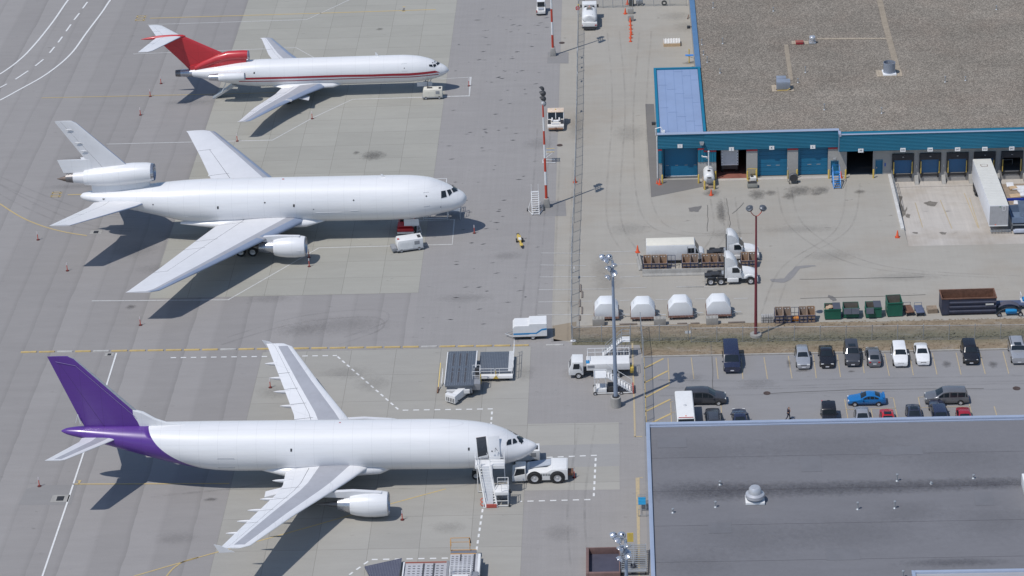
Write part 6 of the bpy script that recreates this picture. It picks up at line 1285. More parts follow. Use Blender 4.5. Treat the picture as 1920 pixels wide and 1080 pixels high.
MB().box(.6, 1.4, .55, .85, 1.62, 1.72).build('exhaust_box', DARK, t_); MB().path([(.7, .7, 1.7), (.72, 1.4, 2.2), (.75, 2.4, 2.25)], .05, 6).build('power_cable', BLACK, t_)
t_ = power_cart('white ground power unit with doors on a grey base, in front of the red tractor', -30.0, 306.9, 3.45, 1.75, 1.75, 15, WHITE, GREY); MB().box(-.75, -.1, .1, 1.65, .28, .75).build('tow_end', GREY, t_, bevel=.05); MB().box(.1, .35, .5, .8, 1.76, 1.84).build('red_cap', REDP, t_)
power_cart('white power unit half hidden under the purple-tailed freighter nose', -13.2, 252.2, 3.1, 1.7, 1.65, 2, WHITE)
# red tow tractor under the middle nose
t_ = thing('tow_tractor', 'red tow tractor in the shade under the all white nose', 'tow tractor', (-29.35, 312.2, 0)); b = MB().prism([(0, .45), (4.3, .45), (4.3, 1.1), (1.9, 1.1), (1.8, 1.25), (.1, 1.0)], 'x', -1.1, 1.1); b.build('body', REDP, t_, bevel=.06); MB().box(-.95, .95, .15, 1.7, 1.28, 1.31).build('bonnet', mat('bright_red', (.62, .03, .03), .45), t_)
for x in (-1.0, 1.0):
    for y in (.75, 3.4): wheel(t_, x, y, .5, .3).rotation_euler = (0, 0, R(90))
MB().box(-.8, .8, 2.0, 3.3, 1.1, 1.35).box(-.7, .1, 2.2, 2.8, 1.35, 1.75).build('seat', DARK, t_); MB().box(-1.0, 1.0, 2.9, 3.9, 2.0, 2.1).build('cab_roof', WHITE, t_); b = MB()
for x in (-.95, .95):
    for y in (2.95, 3.85): b.bar((x, y, 1.1), (x, y, 2.0), .07)
b.build('roof_post', WHITE, t_); MB().box(-1.1, 1.1, -.12, 0, .35, .6).build('bumper', WHITEDIRTY, t_)
t_ = thing('tow_bar', 'white lattice tow bar standing beside the red tractor', 'tow bar', (-27.85, 312.4, 0)); MB().bar((0, 0, .1), (.1, 2.4, 1.1), .09).bar((.6, .4, .1), (.1, 2.4, 1.1), .07).bar((0, 0, .1), (.6, .4, .1), .08).bar((.05, 1.2, .6), (.35, 1.3, .6), .06).bar((.02, .6, .35), (.45, .9, .35), .06).build('frame', WHITE, t_)
# white tubular work stand on the far side of the middle nose
t_ = thing('work_platform', 'white tubular work platform on the far side of the all white nose', 'work platform', (-25.6, 314.6, 0)); b = MB(); P = [(-1.6, 2.2), (1.7, 2.2), (1.7, 4.4), (-1.6, 4.4)]
for x, y in P: b.bar((x, y, .1), (x, y, 5.2), .08)
for z in (.3, 2.0, 3.9, 5.2, 4.6): 
    for p, q in zip(P, P[1:]+P[:1]): b.bar((*p, z), (*q, z), .06)
for p, q in zip(P, P[1:]+P[:1]): b.bar((*p, .3), (*q, 2.0), .05); b.bar((*p, 2.0), (*q, 3.9), .05)
rails(b, [(1.7, 2.4), (3.4, 2.4), (3.4, 4.2), (1.7, 4.2)], 1.2, 2.6, .05); b.bar((3.4, 2.4, 0), (3.4, 2.4, 1.2), .06); b.bar((3.4, 4.2, 0), (3.4, 4.2, 1.2), .06); b.build('frame', WHITE, t_)
MB().box(-1.6, 1.7, 2.2, 4.4, 3.85, 3.93).build('deck', GALV, t_); MB().box(1.7, 3.4, 2.4, 4.2, 1.15, 1.2).build('lower_deck', GALV, t_)
# passenger stairs at the open door of the freighter
t_ = thing('boarding_stairs', 'white wheeled boarding stairs with a red front step at the open freighter door', 'boarding stairs', (-15.3, 242.9, 0)); dx = -.75; H = 4.15
def sx(z): return dx*z/H
tr = MB()
for i in range(14): z = .3+i*(H-.3)/14; y = .25+z/H*1.95; tr.cbox((sx(z), y, z), (1.15, .24, .05))
tr.build('tread', WHITE, t_); MB().prism([(.12, .02), (.34, .02), (2.3, H-.02), (2.1, H-.02)], 'x', -.56, .56).build('flight_plate', mat('stair_grey', (.55, .56, .58), .5), t_).location.x = dx/2
MB().loft([[(s_*.66+sx(z), .2+z/H*1.95, z) for z in (.2, H)]+[(s_*.66+sx(z), .2+z/H*1.95, z+.55) for z in (H, .2)] for s_ in (-1.0, -.95)]).build('side_guard', WHITE, t_)
b = MB()
for s in (-.62, .62): b.bar((s, .1, .05), (s+dx, 2.2, H), .16); b.bar((s, .3, 1.15), (s+dx, 2.2, H+1.0), .05); b.bar((s+sx(1.2), .75, 1.2), (s+sx(1.2), .75, 2.1), .05); b.bar((s+sx(2.8), 1.5, 2.8), (s+sx(2.8), 1.5, 3.7), .05)
b.build('stringer', WHITE, t_); MB().cbox((0, .05, .28), (1.15, .1, .42)).build('front_step', mat('step_red', (.45, .09, .07), .6), t_)
MB().box(-1.75, 1.55, 2.15, 3.55, H-.35, H).build('top_platform', WHITE, t_, bevel=.03); rails(MB(), [(-1.7, 3.4), (-1.7, 2.2), (-1.05, 2.2)], H, H+1.05).build('handrail', WHITE, t_); rails(MB(), [(-.05, 2.2), (1.5, 2.2), (1.5, 3.4)], H, H+1.05).build('handrail', WHITE, t_); MB().box(.0, 1.55, 2.12, 2.15, H-.35, H+.05).build('side_panel', WHITE, t_)
MB().box(.42, 1.95, .15, 1.75, 1.55, 1.95).build('middle_landing', WHITE, t_, bevel=.03); b = MB(); rails(b, [(.7, 1.7), (1.9, 1.7), (1.9, .2), (1.2, .2)], 1.95, 2.9); b.bar((1.85, .25, .1), (1.85, .25, 1.55), .08).bar((1.85, 1.7, .1), (1.85, 1.7, 1.55), .08).bar((.6, .3, .75), (1.85, .3, .75), .06).bar((.7, .25, .15), (1.85, .25, .15), .08).bar((1.85, .25, .15), (1.85, 3.3, .15), .08).bar((1.45, 3.3, .1), (1.45, 3.3, H-.3), .09).bar((-1.6, 3.3, .1), (-1.6, 3.3, H-.3), .09).bar((-1.6, 3.3, .15), (1.85, 3.3, .15), .08).build('frame', WHITE, t_)
MB().box(.8, 1.7, 1.6, 3.2, .2, .9).build('hydraulic_box', GREY, t_, bevel=.04)
for x, y in ((1.95, .3), (1.95, 3.2), (-1.0, 3.2), (-.75, .35)): wheel(t_, x, y, .22, .14).rotation_euler = (0, 0, R(90))
pts = [(-1.05, 1.3, .5)]
for i in range(16): a_ = i*.9; pts.append((-1.0+.22*math.cos(a_), .95-.05*i, .75-.04*i+.1*math.sin(a_)))
MB().path(pts, .06, 6).build('red_hose', mat('hose_red', (.52, .12, .07), .6), t_, True)
# pushback tractor
t_ = thing('pushback_tractor', 'low white pushback tractor with big wheels at the freighter nose', 'tow tractor', (-10.0, 249.2, 0)); Wt = 1.3
MB().prism([(-1.55, .42), (3.1, .42), (3.1, 1.75), (1.3, 1.8), (.8, 1.45), (-1.3, 1.35), (-1.55, 1.2)], 'y', -Wt, Wt).build('body', WHITE, t_, bevel=.06); MB().prism([(-3.15, .35), (-1.6, .35), (-1.6, 1.3), (-2.9, 1.0), (-3.15, .9)], 'y', -Wt, Wt).build('cab_floor', WHITE, t_, bevel=.05)
MB().prism([(-2.9, 1.0), (-1.7, 1.0), (-1.65, 1.95), (-2.6, 1.95)], 'y', -Wt+.04, .1).build('cab_glass', GLASS, t_); MB().box(-2.75, -1.6, -Wt, .2, 1.95, 2.06).bar((-2.95, -Wt+.05, 1), (-2.65, -Wt+.05, 1.95), .09).bar((-1.65, -Wt+.04, 1), (-1.65, -Wt+.04, 2), .1).build('cab', WHITE, t_, bevel=.03)
MB().prism([(-1.2, 1.36), (1.25, 1.75), (1.2, 1.82), (-1.2, 1.45)], 'y', -.2, 1.1).build('engine_cover', mat('cover_grey', (.42, .45, .5), .5), t_); k_ = MB()  # engine cover in one even blue-grey, darker than the white body
for i in range(14): k_.box(-1.3+i*.18, -1.2+i*.18, -Wt-.02, -Wt+.01, 1.02, 1.12); k_.box(-1.3+i*.18, -1.2+i*.18, -Wt-.02, -Wt+.01, 1.18, 1.28)
k_.build('louvre', DARK, t_); MB().box(1.5, 3.0, -1.2, 1.2, 1.76, 1.82).build('rear_deck', WHITE, t_, bevel=.02); MB().box(3.1, 3.7, -.5, .5, .5, .85).build('tow_hook', RUST, t_)
for x in (-.62, 1.95):
    for s in (-1, 1): wheel(t_, x, s*(Wt-.12), .72, .5); MB().lathe([(s*(Wt+.012)-.005, .86), (s*(Wt+.012), .84), (s*(Wt+.012), .01)], (x, 0, .76), 'y', 24).build('wheel_arch', DARK, t_)
# cargo loaders in the middle
ROLL = mat('roller_deck', (.13, .15, .18), .5, .3, .08, 1.5); ROLLD = mat('deck_slot', (.085, .085, .095), .6, .2)
t_ = thing('cargo_loader', 'large cargo loader with a blue-grey slotted deck by the yellow kerb row', 'cargo loader', (-21.65, 267.7, 0)); Wl, Ll, H = 3.4, 8.55, 1.72
MB().box(0, Wl, 0, Ll, H-.22, H).build('deck', ROLL, t_, bevel=.03); sl_ = MB()
for i in range(3): x = .62+i*.78; sl_.box(x, x+.22, .8, 3.3, H+.002, H+.02); sl_.box(x, x+.22, 3.6, 4.2, H+.002, H+.02); sl_.box(x, x+.22, 4.9, 7.9, H+.002, H+.02)
sl_.build('deck_slot', ROLLD, t_); st_ = MB()
for i in range(11):
    for j in range(26): st_.cbox((.28+i*.27, .3+j*.32, H+.02), (.06, .1, .03))
o = st_.build('roller', GALV, t_); o['kind'] = 'stuff'
MB().box(-.12, -.02, .2, Ll-.4, H-.1, H+.12).box(Wl+.02, Wl+.14, 3.8, Ll-.2, H-.1, H+.12).build('side_guide', WHITE, t_); MB().box(.2, Wl-.2, .1, Ll-.3, .55, 1.45).build('chassis', mat('loader_grey', (.20, .22, .25), .6, .1, .1, 1, .2), t_)
MB().box(.15, Wl-.5, -.25, .0, .75, 1.2).build('front_beam', WHITE, t_); MB().box(.3, 1.0, -.4, -.1, .1, .7).build('red_step', RUST, t_)
for x in (.3, Wl-.3):
    for y in (1.0, 2.3, 6.6): wheel(t_, x, y, .38, .3).rotation_euler = (0, 0, R(90))
MB().box(Wl-.35, Wl+.75, .4, 3.2, H-.9, H-.05).build('operator_platform', GREY, t_, bevel=.03); b = MB(); rails(b, [(Wl-.2, 3.1), (Wl+.7, 3.1), (Wl+.7, 1.5), (Wl-.2, 1.5)], H-.05, H+1.0); b.build('handrail', WHITE, t_); MB().box(Wl+.1, Wl+.6, 2.2, 2.7, H-.05, H+.95).build('control_box', DARK, t_, bevel=.04); MB().box(Wl+.72, Wl+.8, 1.6, 2.6, H-.8, H+.2).build('yellow_guard', YELLOW, t_)
b = MB(); rails(b, [(-.5, 1.0), (-.5, 4.5)], .8, 1.6); b.build('ladder', WHITE, t_); MB().bar((-1.0, 1.9, .1), (-.75, 4.8, 2.2), .09).build('yellow_arm', YELLOW, t_); MB().bar((-1.05, 1.2, .1), (-1.0, 2.2, .3), .14).build('arm_foot', RUST, t_)
t_ = thing('transfer_platform', 'cargo transfer platform with white railings and a blue-grey roller deck, right of the pair', 'cargo platform', (-17.85, 271.5, 0)); Wl, Ll, H = 3.95, 5.85, .95
MB().box(0, Wl, .6, Ll, H-.25, H).build('deck', ROLL, t_, bevel=.03); st_ = MB()
for i in range(17):
    for j in range(15): st_.cbox((.15+i*.2, .85+j*.33, H+.015), (.04, .14, .03))
o = st_.build('roller', GREY, t_); o['kind'] = 'stuff'
wr = MB()
for j in range(19): wr.box(Wl-.42, Wl+.1, .75+j*.27, .9+j*.27, H+.01, H+.08)
wr.build('side_roller', WHITE, t_); MB().box(-.05, Wl+.15, 0, .6, H-.45, H-.2).box(-.05, Wl+.15, -.05, .02, .45, .62).build('side_walk', WHITE, t_); b = MB(); rails(b, [(.15, .55), (1.5, .55), (1.9, .55)], H-.2, H+.55); rails(b, [(2.05, .55), (2.5, .55), (Wl, .55)], H-.2, H+.55); b.build('handrail', WHITE, t_)
b = MB(); rails(b, [(Wl+.2, .3), (Wl+.2, 2.0), (Wl+.2, 3.8), (Wl+.2, Ll), (Wl+.2, Ll+.9)], H-.1, H+1.1); b.build('side_rail', WHITE, t_); MB().box(.1, Wl-.1, .7, Ll-.2, .3, .68).build('chassis', DARK, t_)
for x in (.4, Wl-.4):
    for y in (.5, Ll-.7): wheel(t_, x, y, .28, .2).rotation_euler = (0, 0, R(90))
MB().prism([(1.75, .5), (2.4, .5), (2.1, .95)], 'y', -.18, -.12).build('warning_sign', YELLOW, t_); MB().bar((2.08, -.1, .9), (2.08, .3, 1.35), .06).build('drawbar', YELLOW, t_)
p, q = Vector((-20.2, 266.35, 0)), Vector((-18.35, 269.2, 0)); t_ = thing('air_start_unit', 'white angled machine cart parked at the foot of the large cargo loader', 'machine cart', p, math.atan2(q.y-p.y, q.x-p.x)); Lg = (q-p).length
MB().prism([(0, .3), (Lg, .3), (Lg, 1.15), (Lg-.6, 1.35), (0, 1.2)], 'y', 0, .75).build('casing', WHITE, t_, bevel=.05); MB().box(-.55, 0, -.1, 1.35, .25, 1.25).build('front_box', WHITE, t_, bevel=.06); k_ = MB()
for i in range(5): k_.box(-.58, -.55, .05+i*.25, .15+i*.25, .4, .9)
k_.build('vent_slot', DARK, t_)
for x in (.2, Lg-.3):
    for y in (.05, .7): wheel(t_, x, y, .2, .12)
# loader at the bottom edge
t_ = thing('main_deck_loader', 'cargo loader with pale slotted decks and an orange railing at the bottom edge', 'cargo loader', (-24.05, 224.5, 0)); PALE = mat('pale_deck', (.50, .50, .52), .5, .1, .05, 1, .15); b = MB().box(0, 4.45, 0, 6.75, .35, .62); b.build('bridge_deck', PALE, t_, bevel=.03); sl_ = MB()
for i in range(8):
    for j in range(13): sl_.box(.35+i*.5, .62+i*.5, .3+j*.48, .42+j*.48, .622, .635)
sl_.box(1.9, 2.1, .1, 6.6, .622, .64).box(3.0, 3.2, .1, 6.6, .622, .64); o = sl_.build('deck_slot', ROLLD, t_); o['kind'] = 'stuff'
MB().box(0, 4.4, 6.7, 6.82, .5, .72).build('rust_edge', mat('edge_red', (.33, .10, .07), .7), t_); MB().box(-.18, -.04, .2, 6.6, .3, .85).build('side_guide', WHITE, t_); MB().box(4.5, 4.75, 0, 6.5, .3, 1.0).build('hinge_box', GREY, t_)
MB().box(4.85, 7.85, 2.2, 7.0, 1.25, 1.5).build('main_deck', PALE, t_, bevel=.03); sl_ = MB()
for i in range(6):
    for j in range(12): sl_.box(5.0+i*.45, 5.25+i*.45, 2.4+j*.37, 2.5+j*.37, 1.502, 1.515)
sl_.box(5.9, 6.05, 5.6, 6.9, 1.502, 1.52).box(7.35, 7.55, 2.3, 6.9, 1.502, 1.52); o = sl_.build('main_deck_slot', ROLLD, t_); o['kind'] = 'stuff'
MB().box(4.9, 7.8, 2.2, 6.9, .5, 1.24).build('chassis', GREY, t_); MB().box(4.85, 7.6, 7.0, 7.7, 1.25, 1.5).build('walkway', mat('walkway_grey', (.16, .17, .2), .6), t_); OR = mat('orange_rail', (.58, .30, .08), .5); b = MB(); rails(b, [(4.85, 7.6), (4.85, 8.5), (6.9, 8.5), (6.9, 7.6)], 1.5, 2.55, .05); b.bar((4.85, 7.72, 1.5), (7.6, 7.72, 1.5), .08).bar((4.85, 7.0, 1.52), (7.6, 7.0, 1.52), .07); b.build('orange_railing', OR, t_); MB().bar((6.85, 8.4, 2.55), (7.0, 7.9, 2.3), .14).build('control_stick', BLACK, t_)
MB().box(5.3, 7.0, 1.0, 2.2, 1.3, 2.1).build('operator_cab', WHITE, t_, bevel=.08); b = MB(); rails(b, [(5.0, 2.2), (5.0, 3.4), (7.2, 3.4), (7.2, 2.2)], 1.5, 2.4); b.build('cab_rail', WHITE, t_); MB().box(4.8, 5.6, 1.6, 3.2, .4, 1.2).build('orange_step', mat('step_orange', (.48, .17, .09), .6), t_); MB().box(7.2, 8.0, 1.4, 3.0, .7, 1.9).build('engine_box', GREY, t_, bevel=.06); MB().box(7.85, 8.1, 2.5, 6.6, .9, 1.75).build('side_guide', WHITE, t_)
for x in (5.2, 7.5):
    for y in (2.6, 6.2): wheel(t_, x, y, .4, .3).rotation_euler = (0, 0, R(90))
for x in (.3, 4.1): wheel(t_, x, .8, .17, .2).rotation_euler = (0, 0, R(90)); wheel(t_, x, 5.8, .17, .2).rotation_euler = (0, 0, R(90))
t_ = thing('ramp_plate', 'dark studded ramp plate lying tilted left of the bottom loader', 'ramp plate', (-28.4, 225.5, 0)); pl = [(0.0, 5.35), (3.9, 6.85), (3.75, 1.0), (2.3, -1.0)]; MB().prism(pl, 'z', .42, .56).build('plate', mat('studded_plate', (.10, .105, .15), .55, .2, .08, 1), t_); st_ = MB()
for i in range(22):
    for j in range(30):
        x, y = .3+i*.17, .2+j*.22
        if y < 5.35+x*.38-.15 and y > 5.0-x*2.45+.3: st_.cbox((x, y, .575), (.05, .07, .03))
o = st_.build('stud', GREY, t_); o['kind'] = 'stuff'; MB().box(1.9, 2.05, 0, .15, 0, .42).box(3.5, 3.65, 6.2, 6.35, 0, .42).box(.3, .45, 5.1, 5.25, 0, .42).build('foot', GREY, t_)
# bin, rack, barrel, blue rack by the grey roof wall
t_ = thing('open_bin', 'wide brown open bin with a dark inside, left of the metal ramp', 'bin', (-4.8, 228.1, 0)); Wb, Lb, H = 3.6, 5.0, 1.0; BR = mat('brown_steel', (.20, .125, .115), .7, .1, .15, 1.5, .3)
MB().box(0, .3, 0, Lb, .1, H).box(Wb-.1, Wb, 0, Lb, .1, H).box(.3, Wb-.1, 0, .3, .1, H).box(.3, Wb-.1, Lb-.12, Lb, .1, H).build('side', BR, t_, bevel=.03); MB().box(.3, Wb-.1, .3, Lb-.12, .1, .2).build('bottom', mat('bin_dark', (.07, .07, .10), .6, 0, .1), t_)
t_ = thing('metal_ramp', 'galvanised slatted ramp against the grey roofed building at the bottom edge', 'ramp', (-1.12, 229.2, 0)); b = MB()
for i in range(13): b.box(.05, 2.7, .15+i*.33, .28+i*.33, .62+i*.03, .67+i*.03)
for x in (0, 1.35, 2.7): b.bar((x, 0, .55), (x, 4.45, .98), .09)
b.build('slat', GALV, t_); b = MB().box(0, 2.7, -.3, .1, .5, .62)
for x in (.05, 2.65):
    for y in (.1, 4.3): b.bar((x, y, 0), (x, y, .9), .08)
b.bar((.05, 0, .56), (.05, 4.35, .88), .07).bar((2.65, 0, .56), (2.65, 4.35, .88), .07)
b.build('frame', GALV, t_)
for x in (.1, 2.6): wheel(t_, x, .0, .16, .1).rotation_euler = (0, 0, R(90))
q = at(1187.5, 1076); t_ = thing('barrel', 'dark barrel with a stick in it below the metal ramp', 'barrel', (q.x, q.y+.3, 0)); MB().lathe([(.02, .01), (.02, .28), (.9, .29), (.93, .3), (.93, .25), (.15, .24), (.15, .01)], (0, 0, 0), 'z', 22).build('drum', mat('barrel_dark', (.05, .055, .08), .5), t_, True, ang=40); MB().bar((.1, -.1, .4), (-.2, .6, 1.7), .05).build('stick', GALV, t_)
q = at(1197, 969); t_ = thing('shelf_trolley', 'small bright blue topped trolley beside the grey roof edge', 'trolley', (q.x, q.y, 0)); b = MB()
for x in (0, .85):
    for y in (0, 3.0): b.bar((x, y, 0), (x, y, .95), .05)
b.bar((0, 0, .95), (0, 3, .95), .05).bar((.85, 0, .95), (.85, 3, .95), .05).bar((0, 3, .95), (.85, 3, .95), .05).bar((0, 0, .2), (.85, 0, .2), .05).bar((0, 0, .95), (.85, 0, .95), .05).bar((0, 2.6, .95), (.85, 2.6, .95), .05).build('frame', GALV, t_); b = MB()
for i in range(5): b.box(.03, .83, .9+i*.3, 1.14+i*.3, .97, 1.05)
b.build('blue_slats', mat('cyan_blue', (.02, .26, .50), .45, 0, .05, 2), t_)

# ------------------------------------------------------------------ small tugs and trucks
def loc(px, py, z=0): q = at(px, py, z); return (q.x, q.y, q.z)
q = at(1014.5, 30); t_ = thing('baggage_tug', 'small white tug with a grey bonnet at the top edge', 'tug', (q.x, q.y, 0)); MB().prism([(0, .35), (3.0, .35), (3.0, .95), (1.5, 1.0), (1.3, 1.05), (0, .85)], 'x', -.72, .72).build('body', WHITEDIRTY, t_, bevel=.06); MB().box(-.45, .45, .15, 1.2, 1.02, 1.06).build('bonnet', mat('tug_grey', (.36, .38, .42), .5), t_); MB().box(-.66, .66, 1.45, 2.7, 1.85, 1.95).build('cab_roof', WHITE, t_, bevel=.04); b = MB()
for x in (-.62, .62):
    for y in (1.5, 2.65): b.bar((x, y, .95), (x, y, 1.85), .06)
b.build('cab_post', WHITE, t_); MB().prism([(1.42, 1.02), (1.45, 1.02), (1.52, 1.82), (1.49, 1.82)], 'x', -.58, .58).build('windscreen', GLASS, t_); MB().box(-.5, .5, 1.9, 2.4, .95, 1.3).build('seat', BLACK, t_); MB().box(-.72, -.6, -.05, .3, .6, .9).build('lamp', TAIL, t_)
for x in (-.65, .65):
    for y in (.5, 2.4): wheel(t_, x, y, .33, .2).rotation_euler = (0, 0, R(90))
# tank truck seen from behind
t_ = thing('tank_truck', 'white tank truck seen from behind next to the stop sign', 'tank truck', (-4.75, 385.5, 0)); prof = [(1.2*math.sin(a*math.pi/12), 1.75+.75*math.cos(a*math.pi/12)) for a in range(24)]
MB().loft([[(x*s, y, 1.75+(z-1.75)*s) for x, z in prof] for y, s in ((.35, .75), (.55, .95), (.8, 1), (4.0, 1), (4.2, .93))]).build('tank', WHITE, t_, True, ang=50); MB().box(-.45, .45, 2.5, 3.4, 2.5, 2.62).build('hatch_frame', GREY, t_); MB().box(-.32, .32, 2.6, 3.3, 2.63, 2.7).build('hatch', mat('rusty_hatch', (.20, .16, .12), .7), t_); MB().box(-1.2, 1.2, 0, .35, .55, 1.3).box(-1.22, 1.22, .35, 4.2, .7, 1.0).build('chassis', WHITE, t_, bevel=.03); MB().box(-1.15, 1.15, -.12, 0, .35, .62).box(-.8, .8, -.3, -.12, .25, .4).build('rear_step', DARK, t_); k_ = MB().bar((.2, .33, 1.1), (.2, .6, 2.5), .05).bar((.5, .33, 1.1), (.5, .6, 2.5), .05)
for i in range(5): k_.bar((.2, .36+i*.05, 1.3+i*.25), (.5, .36+i*.05, 1.3+i*.25), .04)
k_.build('ladder', GALV, t_); MB().prism([(4.4, .7), (6.3, .7), (6.3, 1.6), (6.0, 2.7), (4.5, 2.75)], 'x', -1.15, 1.15).build('cab', WHITE, t_, bevel=.08); MB().box(-.8, .8, 4.37, 4.395, 1.95, 2.5).build('rear_window', GLASS, t_)
for s in (-1, 1): MB().box(s*1.35-.12, s*1.35+.12, 5.9, 6.0, 1.6, 2.1).bar((s*1.15, 5.95, 1.9), (s*1.35, 5.95, 1.9), .04).build('mirror', DARK, t_); MB().box(s*1.0-.15, s*1.0+.15, -.02, 0.01, .75, .95).build('taillight', TAIL, t_); wheel(t_, s*.98, 1.3, .5, .45).rotation_euler = (0, 0, R(90)); wheel(t_, s*1.02, 5.4, .48, .3).rotation_euler = (0, 0, R(90))
MB().prism([(-.9+.22, .85), (-.9, 1.07), (-.9-.22, .85), (-.9, .63)], 'y', -.03, -.005).build('hazard_placard', SIGNW, t_); MB().lathe([(0, .07), (.15, .06), (.17, .01)], (0, 4.0, 2.45), 'z', 10).build('beacon', ORANGE, t_)
# white and orange tow tractor facing the camera
t_ = thing('aircraft_tractor', 'worn white and orange aircraft tractor beside the second banded mast', 'tow tractor', (-9.6, 345.75, 0)); Wt = 1.2; WO = mat('rust_stained_white', (.68, .66, .62), .55, 0, .06, 1.5, .65, (.42, .19, .06))
MB().prism([(0, .35), (4.3, .35), (4.3, 1.2), (2.0, 1.15), (.25, .95), (0, .85)], 'x', -Wt, Wt).build('body', WO, t_, bevel=.05); MB().prism([(-.55, .96), (.55, .96), (.55, 1.0), (-.55, 1.0)], 'y', .4, 1.0).build('bonnet_panel', mat('panel_grey', (.35, .37, .40), .5), t_)
MB().box(-1.15, -.72, .5, 1.75, 1.06, 1.13).box(.72, 1.15, .5, 1.75, 1.06, 1.13).build('grille', DARK, t_); MB().prism([(1.05, 1.1), (1.45, 1.1), (1.45, 1.25), (1.05, 1.2)], 'x', -.62, .62).box(-.62, -.42, 1.05, 1.9, 1.1, 1.42).box(.42, .62, 1.05, 1.9, 1.1, 1.42).build('hood_surround', WHITE, t_); MB().box(-.4, .4, 1.35, 1.95, 1.16, 1.2).build('hood_opening', BLACK, t_)
MB().prism([(2.0, 1.15), (3.6, 1.15), (3.5, 2.05), (2.35, 2.05)], 'x', -Wt+.04, Wt-.04).build('cab_glass', GLASS, t_); MB().box(-Wt, Wt, 2.25, 3.75, 2.05, 2.17).build('cab_roof', mat('orange_white_roof', (.70, .58, .46), .55, 0, .1, 1.2, .8, (.58, .20, .03)), t_, bevel=.04); b = MB()
for x in (-Wt+.04, 0, Wt-.04): b.bar((x, 1.98, 1.15), (x, 2.33, 2.08), .09)
for x in (-Wt+.04, Wt-.04): b.bar((x, 3.6, 1.1), (x, 3.5, 2.05), .1)
b.build('cab_post', WHITE, t_); MB().box(-.15, .15, -.25, 0, .4, .65).build('tow_hook', RUST, t_); MB().box(-1.05, 1.05, -.06, 0, .38, .6).build('bumper', mat('rust_orange', (.36, .20, .12), .7), t_)
MB().lathe([(0, .08), (.14, .07), (.16, .01)], (0, 3.0, 2.17), 'z', 10).build('beacon', YELLOW, t_)
for x in (-1.0, 1.0):
    for y in (.9, 3.3): wheel(t_, x, y, .42, .3).rotation_euler = (0, 0, R(90))
# enclosed trailer with the blue stripe
t_ = thing('enclosed_trailer', 'white enclosed trailer with a bright blue stripe by the fence corner', 'trailer', (-14.0, 281.85, 0), R(1.5)); L, Wt = 4.2, 2.1
MB().loft([[(x, y, z) for y, z in ((0, .5), (0, zt-.08), (.08, zt), (Wt-.08, zt), (Wt, zt-.08), (Wt, .5))] for x, zt in ((0, 1.75), (.25, 2.05), (1.95, 2.05), (2.1, 2.28), (L, 2.28))]).build('body', WHITE, t_, ang=30); SB = mat('stripe_blue', (.02, .24, .52), .4)
MB().loft([[(x, -.012, z), (x, .0, z), (x, .0, z+.22), (x, -.012, z+.22)] for x, z in ((.05, .78), (2.85, .78), (3.6, 1.3), (L-.02, 1.36))]).build('blue_stripe', SB, t_); MB().box(0, L, 0, Wt, .38, .49).build('chassis', DARK, t_)
for y in (.08, Wt-.08): wheel(t_, 2.45, y, .34, .2)
MB().prism([(1.95, .5), (2.95, .5), (2.85, .82), (2.05, .82)], 'y', -.03, .2).build('wheel_arch', WHITE, t_); MB().path([(0, .3, .42), (-1.0, Wt/2, .42), (0, Wt-.3, .42)], .05, 6).build('drawbar', GALV, t_); MB().box(L, L+.02, .15, Wt-.15, .55, 2.1).build('rear_door', WHITEDIRTY, t_)
# cab-over service truck with a railed deck
t_ = thing('service_truck', 'white cab-over service truck with a railed flat deck beside the tall grey mast', 'truck', (-7.0, 271.75, 0), R(.8)); Wt = 2.1
MB().prism([(0, .5), (1.75, .5), (1.75, 2.25), (.45, 2.28), (.08, 1.35), (0, 1.2)], 'y', .02, Wt-.02).build('cab', WHITE, t_, bevel=.07); MB().prism([(.5, 1.35), (1.3, 1.35), (1.3, 2.05), (.62, 2.05)], 'y', .0, .03).build('side_window', GLASS, t_); MB().loft([[(.07-.005, y, 1.36), (.43, y, 2.2), (.455, y, 2.2), (.095, y, 1.36)] for y in (.2, Wt-.2)]).build('windscreen', GLASS, t_)
MB().box(2.15, 7.35, 0, Wt, 1.1, 1.95).build('deck_box', WHITE, t_, bevel=.03); MB().box(3.0, 5.2, .02, Wt-.02, .55, 1.09).build('side_locker', WHITE, t_); MB().box(1.75, 7.2, .55, Wt-.55, .55, .85).build('chassis', DARK, t_); b = MB(); rails(b, [(2.3, Wt-.05), (3.2, Wt-.05), (4.1, Wt-.05), (5.0, Wt-.05), (5.9, Wt-.05), (6.7, Wt-.05), (7.3, Wt-.05), (7.3, .05)], 1.95, 3.0); rails(b, [(2.3, Wt-.05), (2.3, .6)], 1.95, 2.7); b.build('railing', WHITE, t_)
MB().box(2.25, 3.1, -.02, .0, 1.45, 1.8).build('side_panel', GREY, t_); MB().box(2.1, 2.5, .2, .9, 1.96, 2.05).build('blue_hose', SB, t_); MB().box(7.36, 7.75, .2, .9, .5, 1.3).box(7.4, 7.8, -.1, .25, .9, 1.4).build('yellow_reel', YELLOW, t_, bevel=.05); MB().box(7.36, 7.6, 1.0, 1.9, .4, 1.0).build('rear_step', GREY, t_); MB().bar((1.5, -.1, 1.2), (1.35, -.12, 1.9), .05).build('mirror', DARK, t_); MB().box(-.02, .02, .15, .5, .75, .95).box(-.02, .02, Wt-.5, Wt-.15, .75, .95).build('headlight', LAMP, t_)
for x in (1.15, 5.8):
    for y in (.1, Wt-.1): wheel(t_, x, y, .42, .26)
